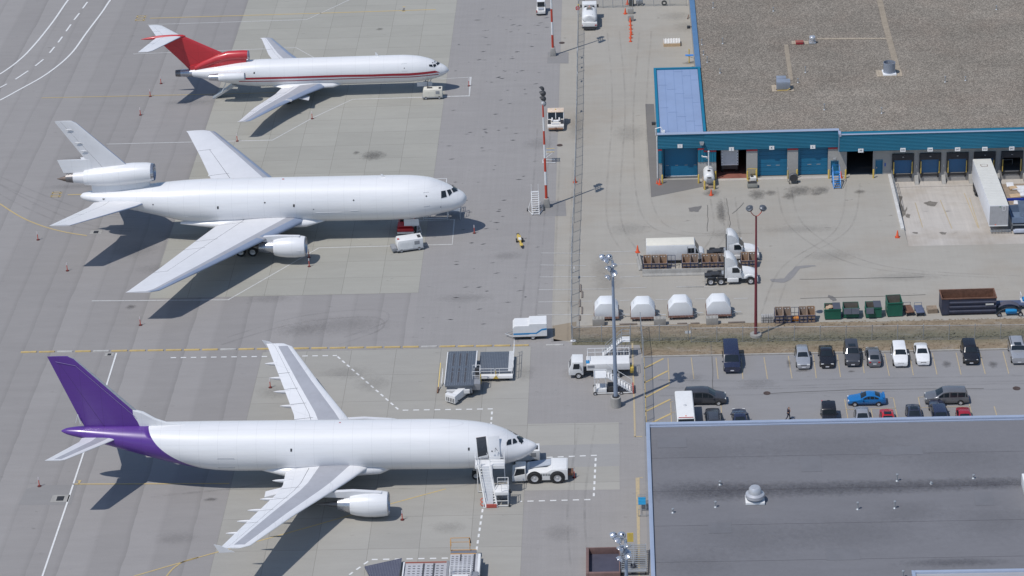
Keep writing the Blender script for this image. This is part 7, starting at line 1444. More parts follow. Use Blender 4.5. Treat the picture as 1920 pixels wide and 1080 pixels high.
# two mobile stairs near the service truck
t_ = thing('mobile_stairs', 'white mobile stairs with a square top platform in front of the service truck', 'mobile stairs', (-3.95, 267.6, 0), R(1)); H = 2.35
MB().box(0, 1.5, .1, 1.9, H-.08, H).build('platform', WHITE, t_); b = MB()
for i in range(9): z = H-(i+1)*H/10; b.box(1.6+i*.31, 1.85+i*.31, .25, 1.75, z-.05, z)
b.build('tread', WHITE, t_); b = MB()
for y in (.2, 1.8): b.bar((1.5, y, H), (4.55, y, .15), .1); b.bar((1.5, y, H+.95), (4.45, y, 1.1), .05); b.bar((3.0, y, 1.2), (3.0, y, 2.1), .05); b.bar((4.45, y, .2), (4.45, y, 1.1), .05); b.bar((0, y, .2), (4.6, y, .2), .09)
b.bar((.1, .2, .2), (.1, .2, H), .08).bar((.1, 1.8, .2), (.1, 1.8, H), .08).bar((.1, .2, .2), (.6, .2, H), .06).bar((1.4, .2, .2), (1.4, .2, H), .08).bar((1.4, 1.8, .2), (1.4, 1.8, H), .08).bar((0, .2, .2), (0, 1.8, .2), .08); b.build('frame', WHITE, t_); b = MB(); rails(b, [(1.5, 1.85), (.05, 1.85), (.05, .15)], H, H+.15); b.build('platform_edge', WHITE, t_); MB().box(.2, 1.5, .3, 1.7, .25, .7).build('base_box', WHITE, t_, bevel=.03); MB().box(1.6, 2.7, .35, 1.65, .25, .9).build('machinery', DARK, t_, bevel=.05); MB().box(4.55, 4.7, .1, 1.9, .1, .6).build('red_end', mat('end_red', (.40, .10, .08), .6), t_)
for x in (.1, 3.2):
    for y in (.1, 1.9): wheel(t_, x, y, .22, .14)
q = at(1128, 673); t_ = thing('mobile_stairs', 'galvanised mobile stairs climbing right, behind the service truck', 'mobile stairs', (q.x, q.y, 0)); H = 2.3; b = MB()
for i in range(9): b.box(.1+i*.27, .32+i*.27, .1, 1.3, .2+i*.235, .25+i*.235)
b.build('tread', WHITE, t_); MB().box(2.5, 3.5, .05, 1.35, H-.07, H).build('platform', WHITE, t_); b = MB()
for y in (.05, 1.35): b.bar((0, y, .1), (2.5, y, H), .1); b.bar((.5, y, 1.3), (2.5, y, H+1.0), .05); b.bar((.5, y, .9), (2.5, y, H+.5), .04); b.bar((.5, y, .5), (.5, y, 1.3), .05); b.bar((2.5, y, .1), (2.5, y, H+1), .06); b.bar((3.5, y, .1), (3.5, y, H+1), .06); b.bar((0, y, .12), (3.5, y, .12), .07); b.bar((2.5, y, .2), (3.5, y, H), .05); b.bar((2.5, y, H+1), (3.5, y, H+1), .05); b.bar((2.5, y, H+.5), (3.5, y, H+.5), .04)
b.bar((3.5, .05, H+1), (3.5, 1.35, H+1), .05).bar((3.5, .05, H+.5), (3.5, 1.35, H+.5), .04).bar((3.5, .05, .12), (3.5, 1.35, .12), .06); b.build('frame', GALV, t_)
for x in (1.2, 3.3):
    for y in (0, 1.4): wheel(t_, x, y, .18, .1)
# step van
t_ = thing('step_van', 'white step van with a cream roof parked behind the open crates', 'van', (2.85, 301.9, 0), R(.4)); Wt = 2.3; L = 6.3; H = 2.75
MB().box(0, L, 0, Wt, .55, H-.03).build('body', WHITE, t_, bevel=.05); MB().box(.05, L-.05, .06, Wt-.06, H-.025, H+.02).build('roof', mat('cream_roof', (.74, .70, .60), .5, 0, .03, .6, .1), t_, bevel=.02); MB().loft([[(L, y, z) for y, z in ((.05, .6), (Wt-.05, .6), (Wt-.05, zt), (.05, zt))] for L, zt in ((L+.001, H-.1), (L+.55, 1.55))]).build('front', WHITE, t_); MB().loft([[(6.34, y, 2.5), (6.83, y, 1.62), (6.86, y, 1.64), (6.37, y, 2.52)] for y in (.2, Wt-.2)]).build('windscreen', GLASS, t_); MB().loft([[(x, y, z) for y, z in ((a_, .55), (Wt-a_, .55), (Wt-a_, zt), (Wt/2, zt+.1), (a_, zt))] for x, zt, a_ in ((6.75, 1.55, .2), (7.3, 1.45, .25), (7.55, 1.1, .35))]).build('bonnet', WHITE, t_, True, ang=50)
MB().box(5.4, 6.2, -.015, .02, 1.55, 2.25).build('side_window', GLASS, t_); MB().prism([(6.4, 1.5), (6.8, 1.5), (6.45, 2.3), (6.4, 2.3)], 'y', .03, .06).build('quarter_window', GLASS, t_); MB().box(5.3, 5.36, -.02, 0, .6, 2.5).box(5.78, 5.82, -.025, 0, 1.55, 2.25).build('door_seam', GREY, t_)
for x in (1.3, 6.4):
    for y in (.15, Wt-.15): wheel(t_, x, y, .42, .28)
# conventional tractor units
def tractor_unit(label, x, y, rz=0):
    t_ = thing('truck_tractor', label, 'truck', (x, y, 0), R(rz)); Wt = 2.35; c = Wt/2
    MB().box(0, 5.6, c-.45, c+.45, .85, 1.08).build('chassis', DARK, t_); MB().lathe([(0, .55), (.1, .55), (.12, .2)], (1.35, c, 1.12), 'z', 20).prism([(.75, 1.1), (1.95, 1.1), (1.6, 1.25), (1.1, 1.25)], 'y', c-.5, c+.5).build('fifth_wheel', DARK, t_)
    MB().prism([(2.75, .95), (4.85, .95), (4.85, 1.72), (4.1, 2.62), (2.75, 2.65)], 'y', .12, Wt-.12).build('cab', WHITE, t_, bevel=.07)
    MB().loft([[(x_, c-w, z0), (x_, c+w, z0), (x_, c+w, z1-.12), (x_, c+w-.15, z1), (x_, c-w+.15, z1), (x_, c-w, z1-.12)] for x_, w, z0, z1 in ((2.72, 1.08, 2.6, 3.95), (3.15, 1.08, 2.6, 3.95), (3.7, 1.02, 2.6, 3.55), (4.0, .92, 2.6, 3.05), (4.2, .78, 2.56, 2.68))]).build('roof_fairing', WHITE, t_, True, ang=40)
    MB().prism([(2.55, 1.0), (2.8, 1.0), (2.8, 3.9), (2.55, 3.7)], 'y', .1, .14).build('side_fairing', WHITE, t_); MB().prism([(2.55, 1.0), (2.8, 1.0), (2.8, 3.9), (2.55, 3.7)], 'y', Wt-.14, Wt-.1).build('side_fairing', WHITE, t_); MB().tube((2.5, .35, 1.0), (2.5, .35, 3.9), .08, 10).build('exhaust_stack', DARK, t_, True)
    MB().loft([[(x_, c-w, .75), (x_, c+w, .75), (x_, c+w, z1-.25), (x_, c+w*.75, z1), (x_, c-w*.75, z1), (x_, c-w, z1-.25)] for x_, w, z1 in ((4.7, .95, 1.85), (5.6, .88, 1.75), (6.4, .80, 1.55), (6.72, .70, 1.2))]).build('bonnet', WHITE, t_, True, ang=45)
    for s in (0, 1):
        y0, y1 = (0, .38) if s == 0 else (Wt-.38, Wt)
        MB().prism([(5.0, .95), (5.15, 1.25), (5.5, 1.42), (5.95, 1.42), (6.45, 1.1), (6.7, .95), (6.75, .6), (6.5, .55), (6.42, .9), (5.95, 1.2), (5.55, 1.2), (5.2, .9)], 'y', y0, y1).build('front_wing', WHITE, t_, bevel=.03)
        MB().box(6.5, 6.74, y0+.04, y1-.02, .78, 1.02).build('headlight', LAMP, t_); MB().box(2.85, 4.3, y0+.02, y1, .4, .95).build('fuel_tank', WHITE if s == 0 else GALV, t_, bevel=.06)
        MB().prism([(3.5, 1.72), (4.72, 1.72), (4.2, 2.42), (3.5, 2.42)], 'y', .095 if s == 0 else Wt-.13, .13 if s == 0 else Wt-.095).build('side_window', GLASS, t_); MB().box(4.45, 4.6, -.12 if s == 0 else Wt-.02, .06 if s == 0 else Wt+.12, 1.75, 2.3).build('mirror', WHITE, t_)
        for x_ in (.75, 2.05):
            y_ = .25 if s == 0 else Wt-.25; wheel(t_, x_, y_, .52, .5)
        wheel(t_, 5.85, .16 if s == 0 else Wt-.16, .50, .30); MB().box(.02, .06, y0, y1+.15*(1-2*s), .15, .95).build('mud_flap', GREY, t_)
        MB().prism([(.35, 1.02), (.55, 1.10), (.95, 1.10), (1.15, 1.02)], 'y', y0, y0+.3).prism([(1.65, 1.02), (1.85, 1.10), (2.25, 1.10), (2.45, 1.02)], 'y', y0, y0+.3).build('tyre_guard', DARK, t_)
    MB().loft([[(4.82, y_, 1.78), (4.16, y_, 2.57), (4.19, y_, 2.6), (4.86, y_, 1.81)] for y_ in (.28, Wt-.28)]).build('windscreen', GLASS, t_); MB().box(6.6, 6.82, .1, Wt-.1, .35, .68).build('bumper', WHITE, t_, bevel=.04); MB().box(2.2, 2.75, c-.5, c+.5, 1.08, 1.3).build('deck_plate', GALV, t_)
    MB().box(6.70, 6.735, c-.4, c+.4, .75, 1.15).build('grille', DARK, t_)
    return t_
o = tractor_unit('white truck tractor with a tall roof fairing, the nearer of two, by the crates', 10.2, 295.5, .2)
o2 = dup(o); place(o2, 'white truck tractor with a tall roof fairing, the farther of two, behind the crates', (10.75, 302.1, 0), R(.2))
for t_ in (o, o2): t_['group'] = 'white truck tractors by the crates'
# semi trailer at dock 242
ry = math.atan2(rampz(326.5)-rampz(309.3), 17.2)
t_ = thing('semi_trailer', 'long white semi trailer backed up to the dock numbered 242', 'trailer', (48.15, 309.25, 0)); t_.rotation_euler = (ry, 0, 0); t_.location.z = rampz(309.3)
L, Wt, z0, z1 = 17.0, 2.48, 1.1, 4.02; TW = mat('trailer_side', (.74, .75, .78), .4, 0, .03, .6, .1)
MB().box(0, Wt, 0, L, z0, z1-.04).build('box', TW, t_, bevel=.03); MB().box(.02, Wt-.02, .03, L-.02, z1-.035, z1+.01).build('roof', mat('trailer_roof', (.66, .65, .60), .6, 0, .04, .8, .12), t_); b = MB()
for i in range(28): b.box(.05, Wt-.05, .5+i*.6, .54+i*.6, z1+.011, z1+.022)
b.build('roof_bow', mat('bow', (.58, .57, .53), .6), t_); MB().box(.04, Wt-.04, -.02, -.002, z0+.05, z1-.12).build('nose_panel', mat('trailer_nose', (.37, .37, .38), .5, 0, .06, 1.2, .25), t_)
MB().box(.0, Wt, -.035, .0, z0-.06, z0+.1).build('nose_rail', WHITE, t_); MB().box(.75, 1.7, L-2.9, L-2.2, z1+.023, z1+.04).build('roof_patch', RUST, t_); MB().box(.82, 1.63, L-2.83, L-2.27, z1+.041, z1+.05).build('patch_centre', mat('patch_cream', (.66, .65, .60), .6), t_); o = MB()
for p, q in (((1.72, 3.3), (2.08, 3.3)), ((2.08, 3.3), (2.08, 3.85)), ((2.08, 3.85), (1.72, 3.85)), ((1.72, 3.85), (1.72, 3.3))): o.bar((p[0], -.03, p[1]), (q[0], -.03, q[1]), .035)
o.build('nose_mark', SIGNW, t_); MB().prism([(.7, 1.35), (.92, 1.6), (.7, 1.85), (.48, 1.6)], 'y', -.03, -.021).build('placard_holder', GALV, t_); MB().box(.75, .95, -.03, -.02, 1.18, 1.3).build('orange_mark', ORANGE, t_); MB().box(1.3, 1.5, -.03, -.021, 3.72, 3.85).build('green_mark', mat('green_mark', (.03, .2, .1), .5), t_)
for x in (.5, Wt-.5): MB().box(x-.09, x+.09, 2.6, 2.8, 0.05, z0).build('landing_leg', DARK, t_)
for y in (L-3.2, L-1.9):
    for x in (.2, Wt-.2): wheel(t_, x, y, .5, .45).rotation_euler = (0, 0, R(90))
MB().box(.0, .06, L-4.0, L-1.0, .35, .95).build('mud_guard', DARK, t_)
t_ = thing('steel_rack', 'flat grey steel rack lying under the nose of the semi trailer', 'rack', loc(1857, 436), R(1)); b = MB()
for y in (0, .35): b.bar((0, y, .15), (2.7, y, .15), .07)
for i in range(7): b.bar((.1+i*.42, -.1, .15), (.1+i*.42, .5, .15), .06); b.bar((.1+i*.42, 0, 0), (.1+i*.42, 0, .35), .06)
b.build('frame', GALV, t_)
# white truck rear inside door J
t_ = thing('box_truck', 'pale riveted rear end of a box truck inside the open door lettered J', 'truck', (WX(1369, 320), WY+.95, 0)); MB().box(-1.18, 1.18, 0, 6, 1.5, 4.2).build('box', TW, t_, bevel=.03); MB().box(-.95, .95, -.03, 0, 1.7, 4.05).build('rear_door', mat('box_door', (.55, .55, .58), .5, 0, .05, 1.5, .2), t_); k_ = MB()
for i in range(6):
    for x in (-1.08, 1.08): k_.box(x-.05, x+.05, -.02, 0, 1.7+i*.42, 1.82+i*.42)
k_.build('rivet_plate', DARK, t_); MB().box(-1.1, 1.1, .5, 5.5, .7, 1.49).build('chassis', DARK, t_)
for x in (-1, 1): wheel(t_, x, 1.3, .5, .4).rotation_euler = (0, 0, R(90))
# ramp barrier with pipe railing
t_ = thing('ramp_barrier', 'low white retaining wall with a pipe railing along the loading ramp', 'barrier', (36.95, 328, 0)); MB().box(-.2, .24, -17.4, -.2, PITD, .22).build('wall', mat('white_concrete', (.58, .57, .55), .8, 0, .12, 1, .3), t_, bevel=.02); b = MB()
for i in range(7): b.bar((.22, -1.0-i*1.6, .2), (.22, -1.0-i*1.6, 1.15), .05)
for z in (.65, 1.15): b.bar((.22, -1.0, z), (.22, -10.6, z), .045)
b.build('railing', GALV, t_)
# scrap trailers cut by the right edge
def flat_trailer(label, px, py, w, d, zdeck, seed, rail):
    q = at(px, py); z0_ = rampz(q.y); t_ = thing('flatbed_trailer', label, 'trailer', (q.x, q.y, z0_)); MB().box(0, w, 0, d, zdeck-.2, zdeck).build('deck', WOOD, t_); MB().box(-.05, w, -.1, 0, zdeck-.35, zdeck+.12).build('side_board', rail, t_)
    for x in (.6, w-.6):
        for y in (.3, d-.3): wheel(t_, x, y, .38, .25)
    return t_, q, z0_
blue_b = mat('royal_blue', (.02, .06, .42), .45, 0, .06, 2); rnd = random.Random(12); WS = mat('white_sheet', (.72, .72, .73), .55, 0, .06, 1.5, .15)
for (lab, px, py, d, seed, plab) in (('flatbed trailer with a royal blue side board, farther one at the right edge', 1886, 374, 4.8, 1, 'farther'), ('flatbed trailer with a royal blue side board, nearer one at the right edge', 1890, 392, 2.0, 2, 'nearer')):
    t_, q, z0_ = flat_trailer(lab, px, py, 9, d, .95, seed, blue_b)
    for i in range(9 if seed == 1 else 5):
        s = (rnd.uniform(.9, 2.0), rnd.uniform(.7, 1.2), rnd.uniform(.08, .28)); x, y = rnd.uniform(.8, 4.5), rnd.uniform(.6, d-.6)
        o = MB().cbox((0, 0, s[2]/2), s).build('panel_stack', WS if i % 4 else WOODL, bevel=.02); o.location = (q.x+x, q.y+y, z0_+.96+.02*i); o.rotation_euler = (rnd.uniform(-.05, .05), rnd.uniform(-.05, .05), rnd.uniform(-.2, .2)); tag(o, ('white' if i % 4 else 'pale wooden')+' panels piled on the %s flatbed trailer at the right edge' % plab, 'panels', ('white' if i % 4 else 'wooden')+' panels on the %s flatbed' % plab)
q = at(1893, 428); t_ = thing('steel_hopper', 'blue-grey open steel hopper with sloping plates at the right edge', 'hopper', (q.x+.2, q.y-.3, 0)); HG = mat('hopper_blue', (.17, .23, .33), .5, .2, .1, 1, .2); MB().box(0, 5, 0, .08, .9, 1.7).box(0, .08, .08, 3.2, .9, 1.7).box(0.08, 5, .08, 3.2, .85, .95).box(0, 5, 3.2, 3.28, .9, 2.0).build('bin', HG, t_); MB().loft([[(1.1, .1, 1.7), (1.15, .1, 1.7), (1.15, 3.1, 2.7), (1.1, 3.1, 2.7)], [(5, .1, 1.7), (5.05, .1, 1.7), (5.05, 3.1, 2.7), (5, 3.1, 2.7)]]).build('sloping_plate', mat('plate_grey_blue', (.22, .28, .37), .45, .2, .08, 1), t_); MB().box(0, 5, -.06, 0, .55, .7).box(0, .1, -.06, 3, 0, .9).box(4, 4.1, 0, 3, 0, .9).build('frame', GALV, t_)
q = at(1894, 436); o = MB().cbox((0, 0, .18), (1.6, .5, .3)).cbox((.1, .03, .38), (1.4, .45, .1)).build('wrapped_bundle', mat('grey_wrap', (.45, .48, .55), .4, 0, .1, 2), bevel=.05); o.location = (q.x+1.2, q.y, 0); tag(o, 'grey wrapped bundle lying below the blue-grey hopper', 'bundle')
# hooped trailer right of the roll-off container
q = at(1868, 596); t_ = thing('hooped_trailer', 'low trailer with a curved dark canopy frame beside the roll-off container', 'trailer', (q.x, q.y, 0)); b = MB(); P = [(i*.33, .1, .35+.95*math.sin(math.pi*(i*.33)/3.3)**.6) for i in range(11)]
b.path(P, .05).path([(x, 1.8, z) for x, y, z in P], .05); b.build('hoop', DARK, t_); MB().loft([[(x, 1.0, z+.05) for x, y, z in P[1:-1]], [(x, 1.9, z+.08) for x, y, z in P[1:-1]]], closed=False, caps=False).build('canopy', mat('canopy_dark', (.09, .09, .12), .7), t_); MB().box(-.2, 3.8, 1.9, 3.2, .6, .75).build('deck', mat('deck_blue_grey', (.08, .10, .17), .5), t_); MB().box(1.2, 2.6, .4, 1.0, .3, .75).build('blue_cover', SB, t_, bevel=.1)
for x in (.4, 3.0):
    for y in (.3, 2.8): wheel(t_, x, y, .3, .18)
q = at(1914, 577); t_ = thing('utility_cart', 'small white and blue cart cut by the right edge', 'cart', (q.x, q.y, 0)); MB().box(0, 2, 0, 1.1, .5, .8).build('deck', WHITE, t_); MB().box(.2, 1.8, .1, .9, .8, 1.1).build('blue_load', SB, t_, bevel=.05); MB().bar((0, .1, .8), (0, .1, 1.7), .06).bar((0, 1, .8), (0, 1, 1.7), .06).bar((0, .1, 1.7), (0, 1, 1.7), .06).build('frame', WHITE, t_)
for x in (.3, 1.7):
    for y in (.1, 1.0): wheel(t_, x, y, .25, .15)
# litter by the fence corner
q = at(1075, 641); o = MB().lathe([(0, .2), (.15, .3), (.3, .25), (.38, .02)], (0, 0, 0), 'z', 9).build('plastic_bag', WS, None, True); o.location = q; o.scale = (1.3, .8, .8); tag(o, 'white plastic bag at the foot of the fence corner', 'bag')
# ------------------------------------------------------------------ cars
# rows: x as a share of the length (front is +0.5), roof or bonnet height as a share of H, kind: b bonnet or boot, g glazed cabin
STY = {
 'sedan': [(.5, .36, 'b'), (.488, .47, 'b'), (.45, .53, 'b'), (.22, .645, 'b'), (.165, .67, 'g'), (.02, .955, 'g'), (-.06, 1.0, 'g'), (-.18, .985, 'g'), (-.325, .72, 'g'), (-.43, .70, 'b'), (-.485, .63, 'b'), (-.5, .42, 'b')],
 'coupe': [(.5, .36, 'b'), (.488, .48, 'b'), (.45, .54, 'b'), (.22, .65, 'b'), (.165, .68, 'g'), (.0, .96, 'g'), (-.08, 1.0, 'g'), (-.2, .97, 'g'), (-.37, .75, 'g'), (-.45, .72, 'b'), (-.49, .62, 'b'), (-.5, .42, 'b')],
 'hatch': [(.5, .36, 'b'), (.485, .48, 'b'), (.44, .55, 'b'), (.24, .65, 'b'), (.185, .67, 'g'), (.06, .95, 'g'), (-.06, 1.0, 'g'), (-.3, .96, 'g'), (-.455, .66, 'g'), (-.485, .55, 'b'), (-.5, .42, 'b')],
 'wagon': [(.5, .36, 'b'), (.488, .47, 'b'), (.45, .53, 'b'), (.23, .645, 'b'), (.175, .67, 'g'), (.04, .955, 'g'), (-.06, 1.0, 'g'), (-.36, .97, 'g'), (-.465, .66, 'g'), (-.49, .55, 'b'), (-.5, .42, 'b')],
 'suv': [(.5, .38, 'b'), (.49, .50, 'b'), (.46, .56, 'b'), (.24, .63, 'b'), (.19, .65, 'g'), (.07, .95, 'g'), (-.02, 1.0, 'g'), (-.4, .98, 'g'), (-.475, .62, 'g'), (-.49, .52, 'b'), (-.5, .36, 'b')],
 'minivan': [(.5, .36, 'b'), (.488, .45, 'b'), (.44, .52, 'b'), (.30, .60, 'b'), (.25, .63, 'g'), (.08, .95, 'g'), (-.05, 1.0, 'g'), (-.42, .97, 'g'), (-.48, .60, 'g'), (-.49, .5, 'b'), (-.5, .36, 'b')],
 'van': [(.5, .34, 'b'), (.49, .47, 'b'), (.45, .51, 'b'), (.36, .55, 'b'), (.335, .57, 'g'), (.235, .95, 'g'), (.18, 1.0, 'g'), (-.475, .99, 'g'), (-.495, .56, 'g'), (-.497, .45, 'b'), (-.5, .3, 'b')],
 'jeep': [(.5, .42, 'b'), (.49, .56, 'b'), (.46, .58, 'b'), (.16, .62, 'b'), (.13, .64, 'g'), (.07, .95, 'g'), (.03, 1.0, 'g'), (-.42, .98, 'g'), (-.46, .60, 'g'), (-.49, .58, 'b'), (-.5, .36, 'b')],
}
def car(label, cat, style, L, Wd, H, paint_, x, y, rz, glass=None, sunroof=False, rails_=False, grille=True, dark_bumper=False, group='cars in the parking lot', z=0, name=None):
    t_ = thing(name or {'sedan': 'parked_car', 'van': 'parked_van', 'minivan': 'parked_minivan'}.get(style, 'parked_car'), label, cat, (x, y, z), R(rz), group)
    rows = STY[style]; zb, w = .22 if style not in ('suv', 'jeep', 'van') else .32, Wd/2; belt = {'sedan': .64, 'coupe': .66, 'hatch': .63, 'wagon': .63, 'suv': .60, 'minivan': .57, 'van': .54, 'jeep': .60}[style]*H
    lean = {'van': .90, 'jeep': .90, 'minivan': .80, 'suv': .80}.get(style, .74)
    box = style in ('van', 'jeep')
    def sec(xr, zt, k):
        f = 1-(.05 if box else .16)*max(0, (abs(xr)-.30)/.20)**2.2; ww = w*f; zt *= H; X = xr*L
        if k == 'g': bz = min(belt, zt-.03); q = (zt-bz)/(H-belt); wt = ww*(.97-(.97-lean)*min(1, q))
        else: bz = zt-.07; wt = ww*.86
        if k == 'b' and zt < .5*H: bz = zt-.03
        half = [(0, zb), (ww*.84, zb), (ww*.97, zb+.12), (ww, (zb+bz)*.52), (ww*.965, bz), (wt, zt-.055 if k == 'g' else zt-.035), (wt*.80, zt-.005), (0, zt+.02 if k == 'g' else zt+.015)]
        return [Vector((X, -a_, c_)) for a_, c_ in half]+[Vector((X, a_, c_)) for a_, c_ in half[-2:0:-1]]
    rings = [sec(*r) for r in rows]
    MB().loft(rings).build('body', paint_, t_, True, ang=42)
    gl = glass or GLASS; gi = [i for i, r in enumerate(rows) if r[2] == 'g']; c0, r0, r1, d0 = gi[0], gi[1], gi[-2], gi[-1]
    def pane(i, j, nm, t0, t1, s=.90):
        A_, B_ = rings[i], rings[j]; n_ = (B_[7]-A_[7]).cross(Vector((0, 1, 0))); n_ = n_.normalized(); n_ = n_ if n_.z > 0 else -n_
        g = []
        for t in (t0, t1):
            pl = [A_[k].lerp(B_[k], t) for k in (5, 6, 7, 8, 9)]; c = pl[2]; g.append([Vector((p.x, p.y*s, p.z))+n_*.018 for p in pl])
        return MB().loft([g[0], g[1]], closed=False, caps=False).build(nm, gl, t_)
    pane(c0, r0, 'windscreen', .06, .93)
    if style != 'van' or True: pane(d0, r1, 'rear_window', .14 if style not in ('van', 'jeep', 'suv', 'minivan') else .35, .90, .86)
    for side_ in (-1, 1):
        b = MB()
        for i in range(c0, d0):
            A_, B_ = rings[i], rings[i+1]; ts = (.06, .94) if i not in (c0, d0-1) else ((.34, .97) if i == c0 else (.03, .62))
            if style == 'van' and i > r0+0 and i < d0-1: ts = (.0, .0)
            segs = [ts] if abs((B_.__getitem__(0)-A_[0]).x) < 1.1 else [(.04, .47), (.52, .96)]
            for a_, c_ in segs:
                if c_-a_ < .05: continue
                P = []
                for t, v in ((a_, .10), (c_, .10), (c_, .86), (a_, .86)):
                    lo, hi = A_[4].lerp(B_[4], t), A_[5].lerp(B_[5], t); p = lo.lerp(hi, v); P.append((p.x, (p.y-.014)*(1 if side_ < 0 else -1), p.z))
                b.add(P, [(0, 1, 2, 3)])
        if b.f: b.build('side_window', gl, t_)
    wr = {'suv': .37, 'jeep': .37, 'van': .36, 'minivan': .335}.get(style, .31)
    for xr in (.315, -.305):
        for s in (-1, 1): wheel(t_, xr*L, s*(w-.10), wr, .215); MB().lathe([(s*.006, wr*1.12), (s*.006, wr*.9)], (xr*L, s*(w*.985-.002), wr*1.02), 'y', 20).build('wheel_arch', BLACK, t_)
    fw = w*(1-(.05 if box else .16)); zl = {'suv': .47, 'jeep': .50, 'van': .42, 'minivan': .43}.get(style, .46)*H
    for s in (-1, 1):
        MB().cbox((.474*L, s*(fw-.17), zl), (.11, .34, .14)).build('headlight', LAMP, t_, bevel=.03); MB().cbox((-.484*L, s*(fw-.18), zl+.07), (.09, .26, .17)).build('taillight', TAIL, t_, bevel=.03)
        m_ = rings[c0][4]; MB().cbox((m_.x-.25, s*(w+.09), belt+.02), (.14, .18, .14)).build('mirror', paint_ if not dark_bumper else BLACK, t_, bevel=.04)
    if grille: MB().cbox((.493*L, 0, .40*H), (.04, fw*.95, .13)).build('grille', DARK, t_)
    MB().cbox((.50*L, 0, .255*H), (.03, .42, .13)).build('number_plate', PLATE, t_); MB().cbox((-.502*L, 0, .38*H), (.03, .42, .13)).build('number_plate', PLATE, t_)
    MB().cbox((.478*L, 0, .24*H), (.12, fw*1.86, .12)).build('bumper', BLACK if dark_bumper else paint_, t_, bevel=.04)
    zr = H+.02
    if sunroof: MB().cbox((rings[r0+1][0].x+.05-.12, 0, zr), (.62, .85, .012)).build('sunroof', gl, t_)
    if rails_:
        xa, xb = rings[r0+1][0].x, rings[r1][0].x
        MB().bar((xa, -w*lean*.88, H+.05), (xb, -w*lean*.88, H+.04), .05).bar((xa, w*lean*.88, H+.05), (xb, w*lean*.88, H+.04), .05).build('roof_rail', BLACK, t_)
    return t_
NAVYP = car_paint('navy_paint', (.022, .028, .062)); BLKP = car_paint('black_paint', (.014, .014, .017)); SILV = mat('silver_paint', (.46, .47, .49), .3, .45, .03, 2, .1, coat=.4); GREYP = mat('grey_car_paint', (.20, .205, .22), .3, .4, .03, 2, .1, coat=.4); DGREY = mat('dark_grey_paint', (.075, .078, .09), .3, .3, .04, 2, .1, coat=.4)
WHP = car_paint('white_car_paint', (.78, .78, .78)); BLUEP = car_paint('blue_car_paint', (.012, .155, .42)); REDC = car_paint('red_car_paint', (.50, .022, .03)); MAROON = car_paint('maroon_paint', (.33, .015, .03)); LGREY = mat('light_grey_paint', (.36, .37, .40), .32, .3, .03, 2, .1, coat=.4)
def nose(px, py, L): q = at(px, py); return q.x, q.y+L/2          # front bumper's ground point for a car facing the camera
def far(px, py, L, z): q = at(px, py, z); return q.x, q.y-L/2       # far end's top edge at a known height
x, y = nose(1373, 702, 5.5); car('navy blue full-size van facing the grey roof, alone at the left of the row', 'van', 'van', 5.5, 2.0, 2.05, NAVYP, x, y, -90)
x, y = nose(1507, 694, 4.5); car('silver wagon, leftmost of the row of cars along the grass', 'car', 'wagon', 4.5, 1.74, 1.45, SILV, x, y, -90)
x, y = nose(1552, 692.5, 4.5); car('black coupe between the silver wagon and the dark grey off-roader', 'car', 'coupe', 4.5, 1.78, 1.38, BLKP, x, y, -91)
x, y = nose(1600, 690, 4.7); car('dark grey off-roader with roof glass between the black coupe and the grey hatchback', 'car', 'suv', 4.7, 1.85, 1.78, DGREY, x, y, -91, sunroof=True)
q = at(1640, 690.5); car('grey hatchback showing its tail, next to the white crossover', 'car', 'hatch', 4.05, 1.70, 1.50, GREYP, q.x, q.y+2.03, 90)
x, y = nose(1690, 691, 4.6); car('white rounded crossover facing the camera, left of the boxy white sedan', 'car', 'suv', 4.6, 1.84, 1.66, WHP, x, y, -91)
x, y = nose(1732, 687.5, 4.5); car('old boxy white sedan, right of the white crossover', 'car', 'sedan', 4.5, 1.70, 1.42, WHP, x, y, -91, dark_bumper=True)
x, y = nose(1822, 686.5, 4.6); car('black crossover parked alone between two empty bays by the grass', 'car', 'suv', 4.6, 1.84, 1.66, BLKP, x, y, -91)
x, y = nose(1912, 685.5, 4.7); car('silver off-roader with roof rails at the right edge of the row', 'car', 'jeep', 4.7, 1.82, 1.78, SILV, x, y, -91, sunroof=True, rails_=True)
q = at(1321, 761); car('dark grey minivan parked sideways behind the white shuttle bus', 'minivan', 'minivan', 5.1, 1.95, 1.78, DGREY, q.x+.05, q.y+.97, -1)
x, y = far(1335.5, 763, 4.5, .95); car('dark off-roader with mirrors out, next to the white shuttle bus', 'car', 'suv', 4.5, 1.80, 1.62, DGREY, x, y, 90, rails_=True)
x, y = far(1385, 763.3, 4.5, .85); car('navy sedan with its tail to the grey roof, right of the dark off-roader', 'car', 'sedan', 4.5, 1.76, 1.42, NAVYP, x, y, 90)
x, y = far(1552, 750, 4.2, 1.55); j = car('black soft-top jeep with a spare wheel on its back', 'car', 'jeep', 4.0, 1.75, 1.75, BLKP, x, y, -91)
o = MB().lathe([(-.1, .2), (-.12, .32), (-.07, .37), (.07, .37), (.12, .32), (.1, .2)], (-2.1, .05, 1.15), 'x', 18).build('spare_wheel', RUBBER, j, True); MB().lathe([(-.13, .2), (-.13, .01)], (-2.1, .05, 1.15), 'x', 14).build('rim', RIM, o); MB().cbox((.25, 0, 1.12), (.06, 1.4, .1)).build('windscreen_bar', SILV, j); MB().cbox((-1.88, -.72, 1.3), (.2, .12, .6)).build('red_tail_pillar', REDC, j)
q = at(1624, 762.5); c_ = car('bright blue two-door car with a rear spoiler parked sideways', 'car', 'coupe', 4.45, 1.70, 1.38, BLUEP, q.x+.1, q.y+.85, 179); MB().cbox((-1.98, 0, 1.08), (.28, 1.4, .06)).build('spoiler', BLUEP, c_, bevel=.02); MB().cbox((-1.98, -.6, 1.02), (.1, .06, .1)).cbox((-1.98, .6, 1.02), (.1, .06, .1)).build('spoiler_stay', BLUEP, c_)
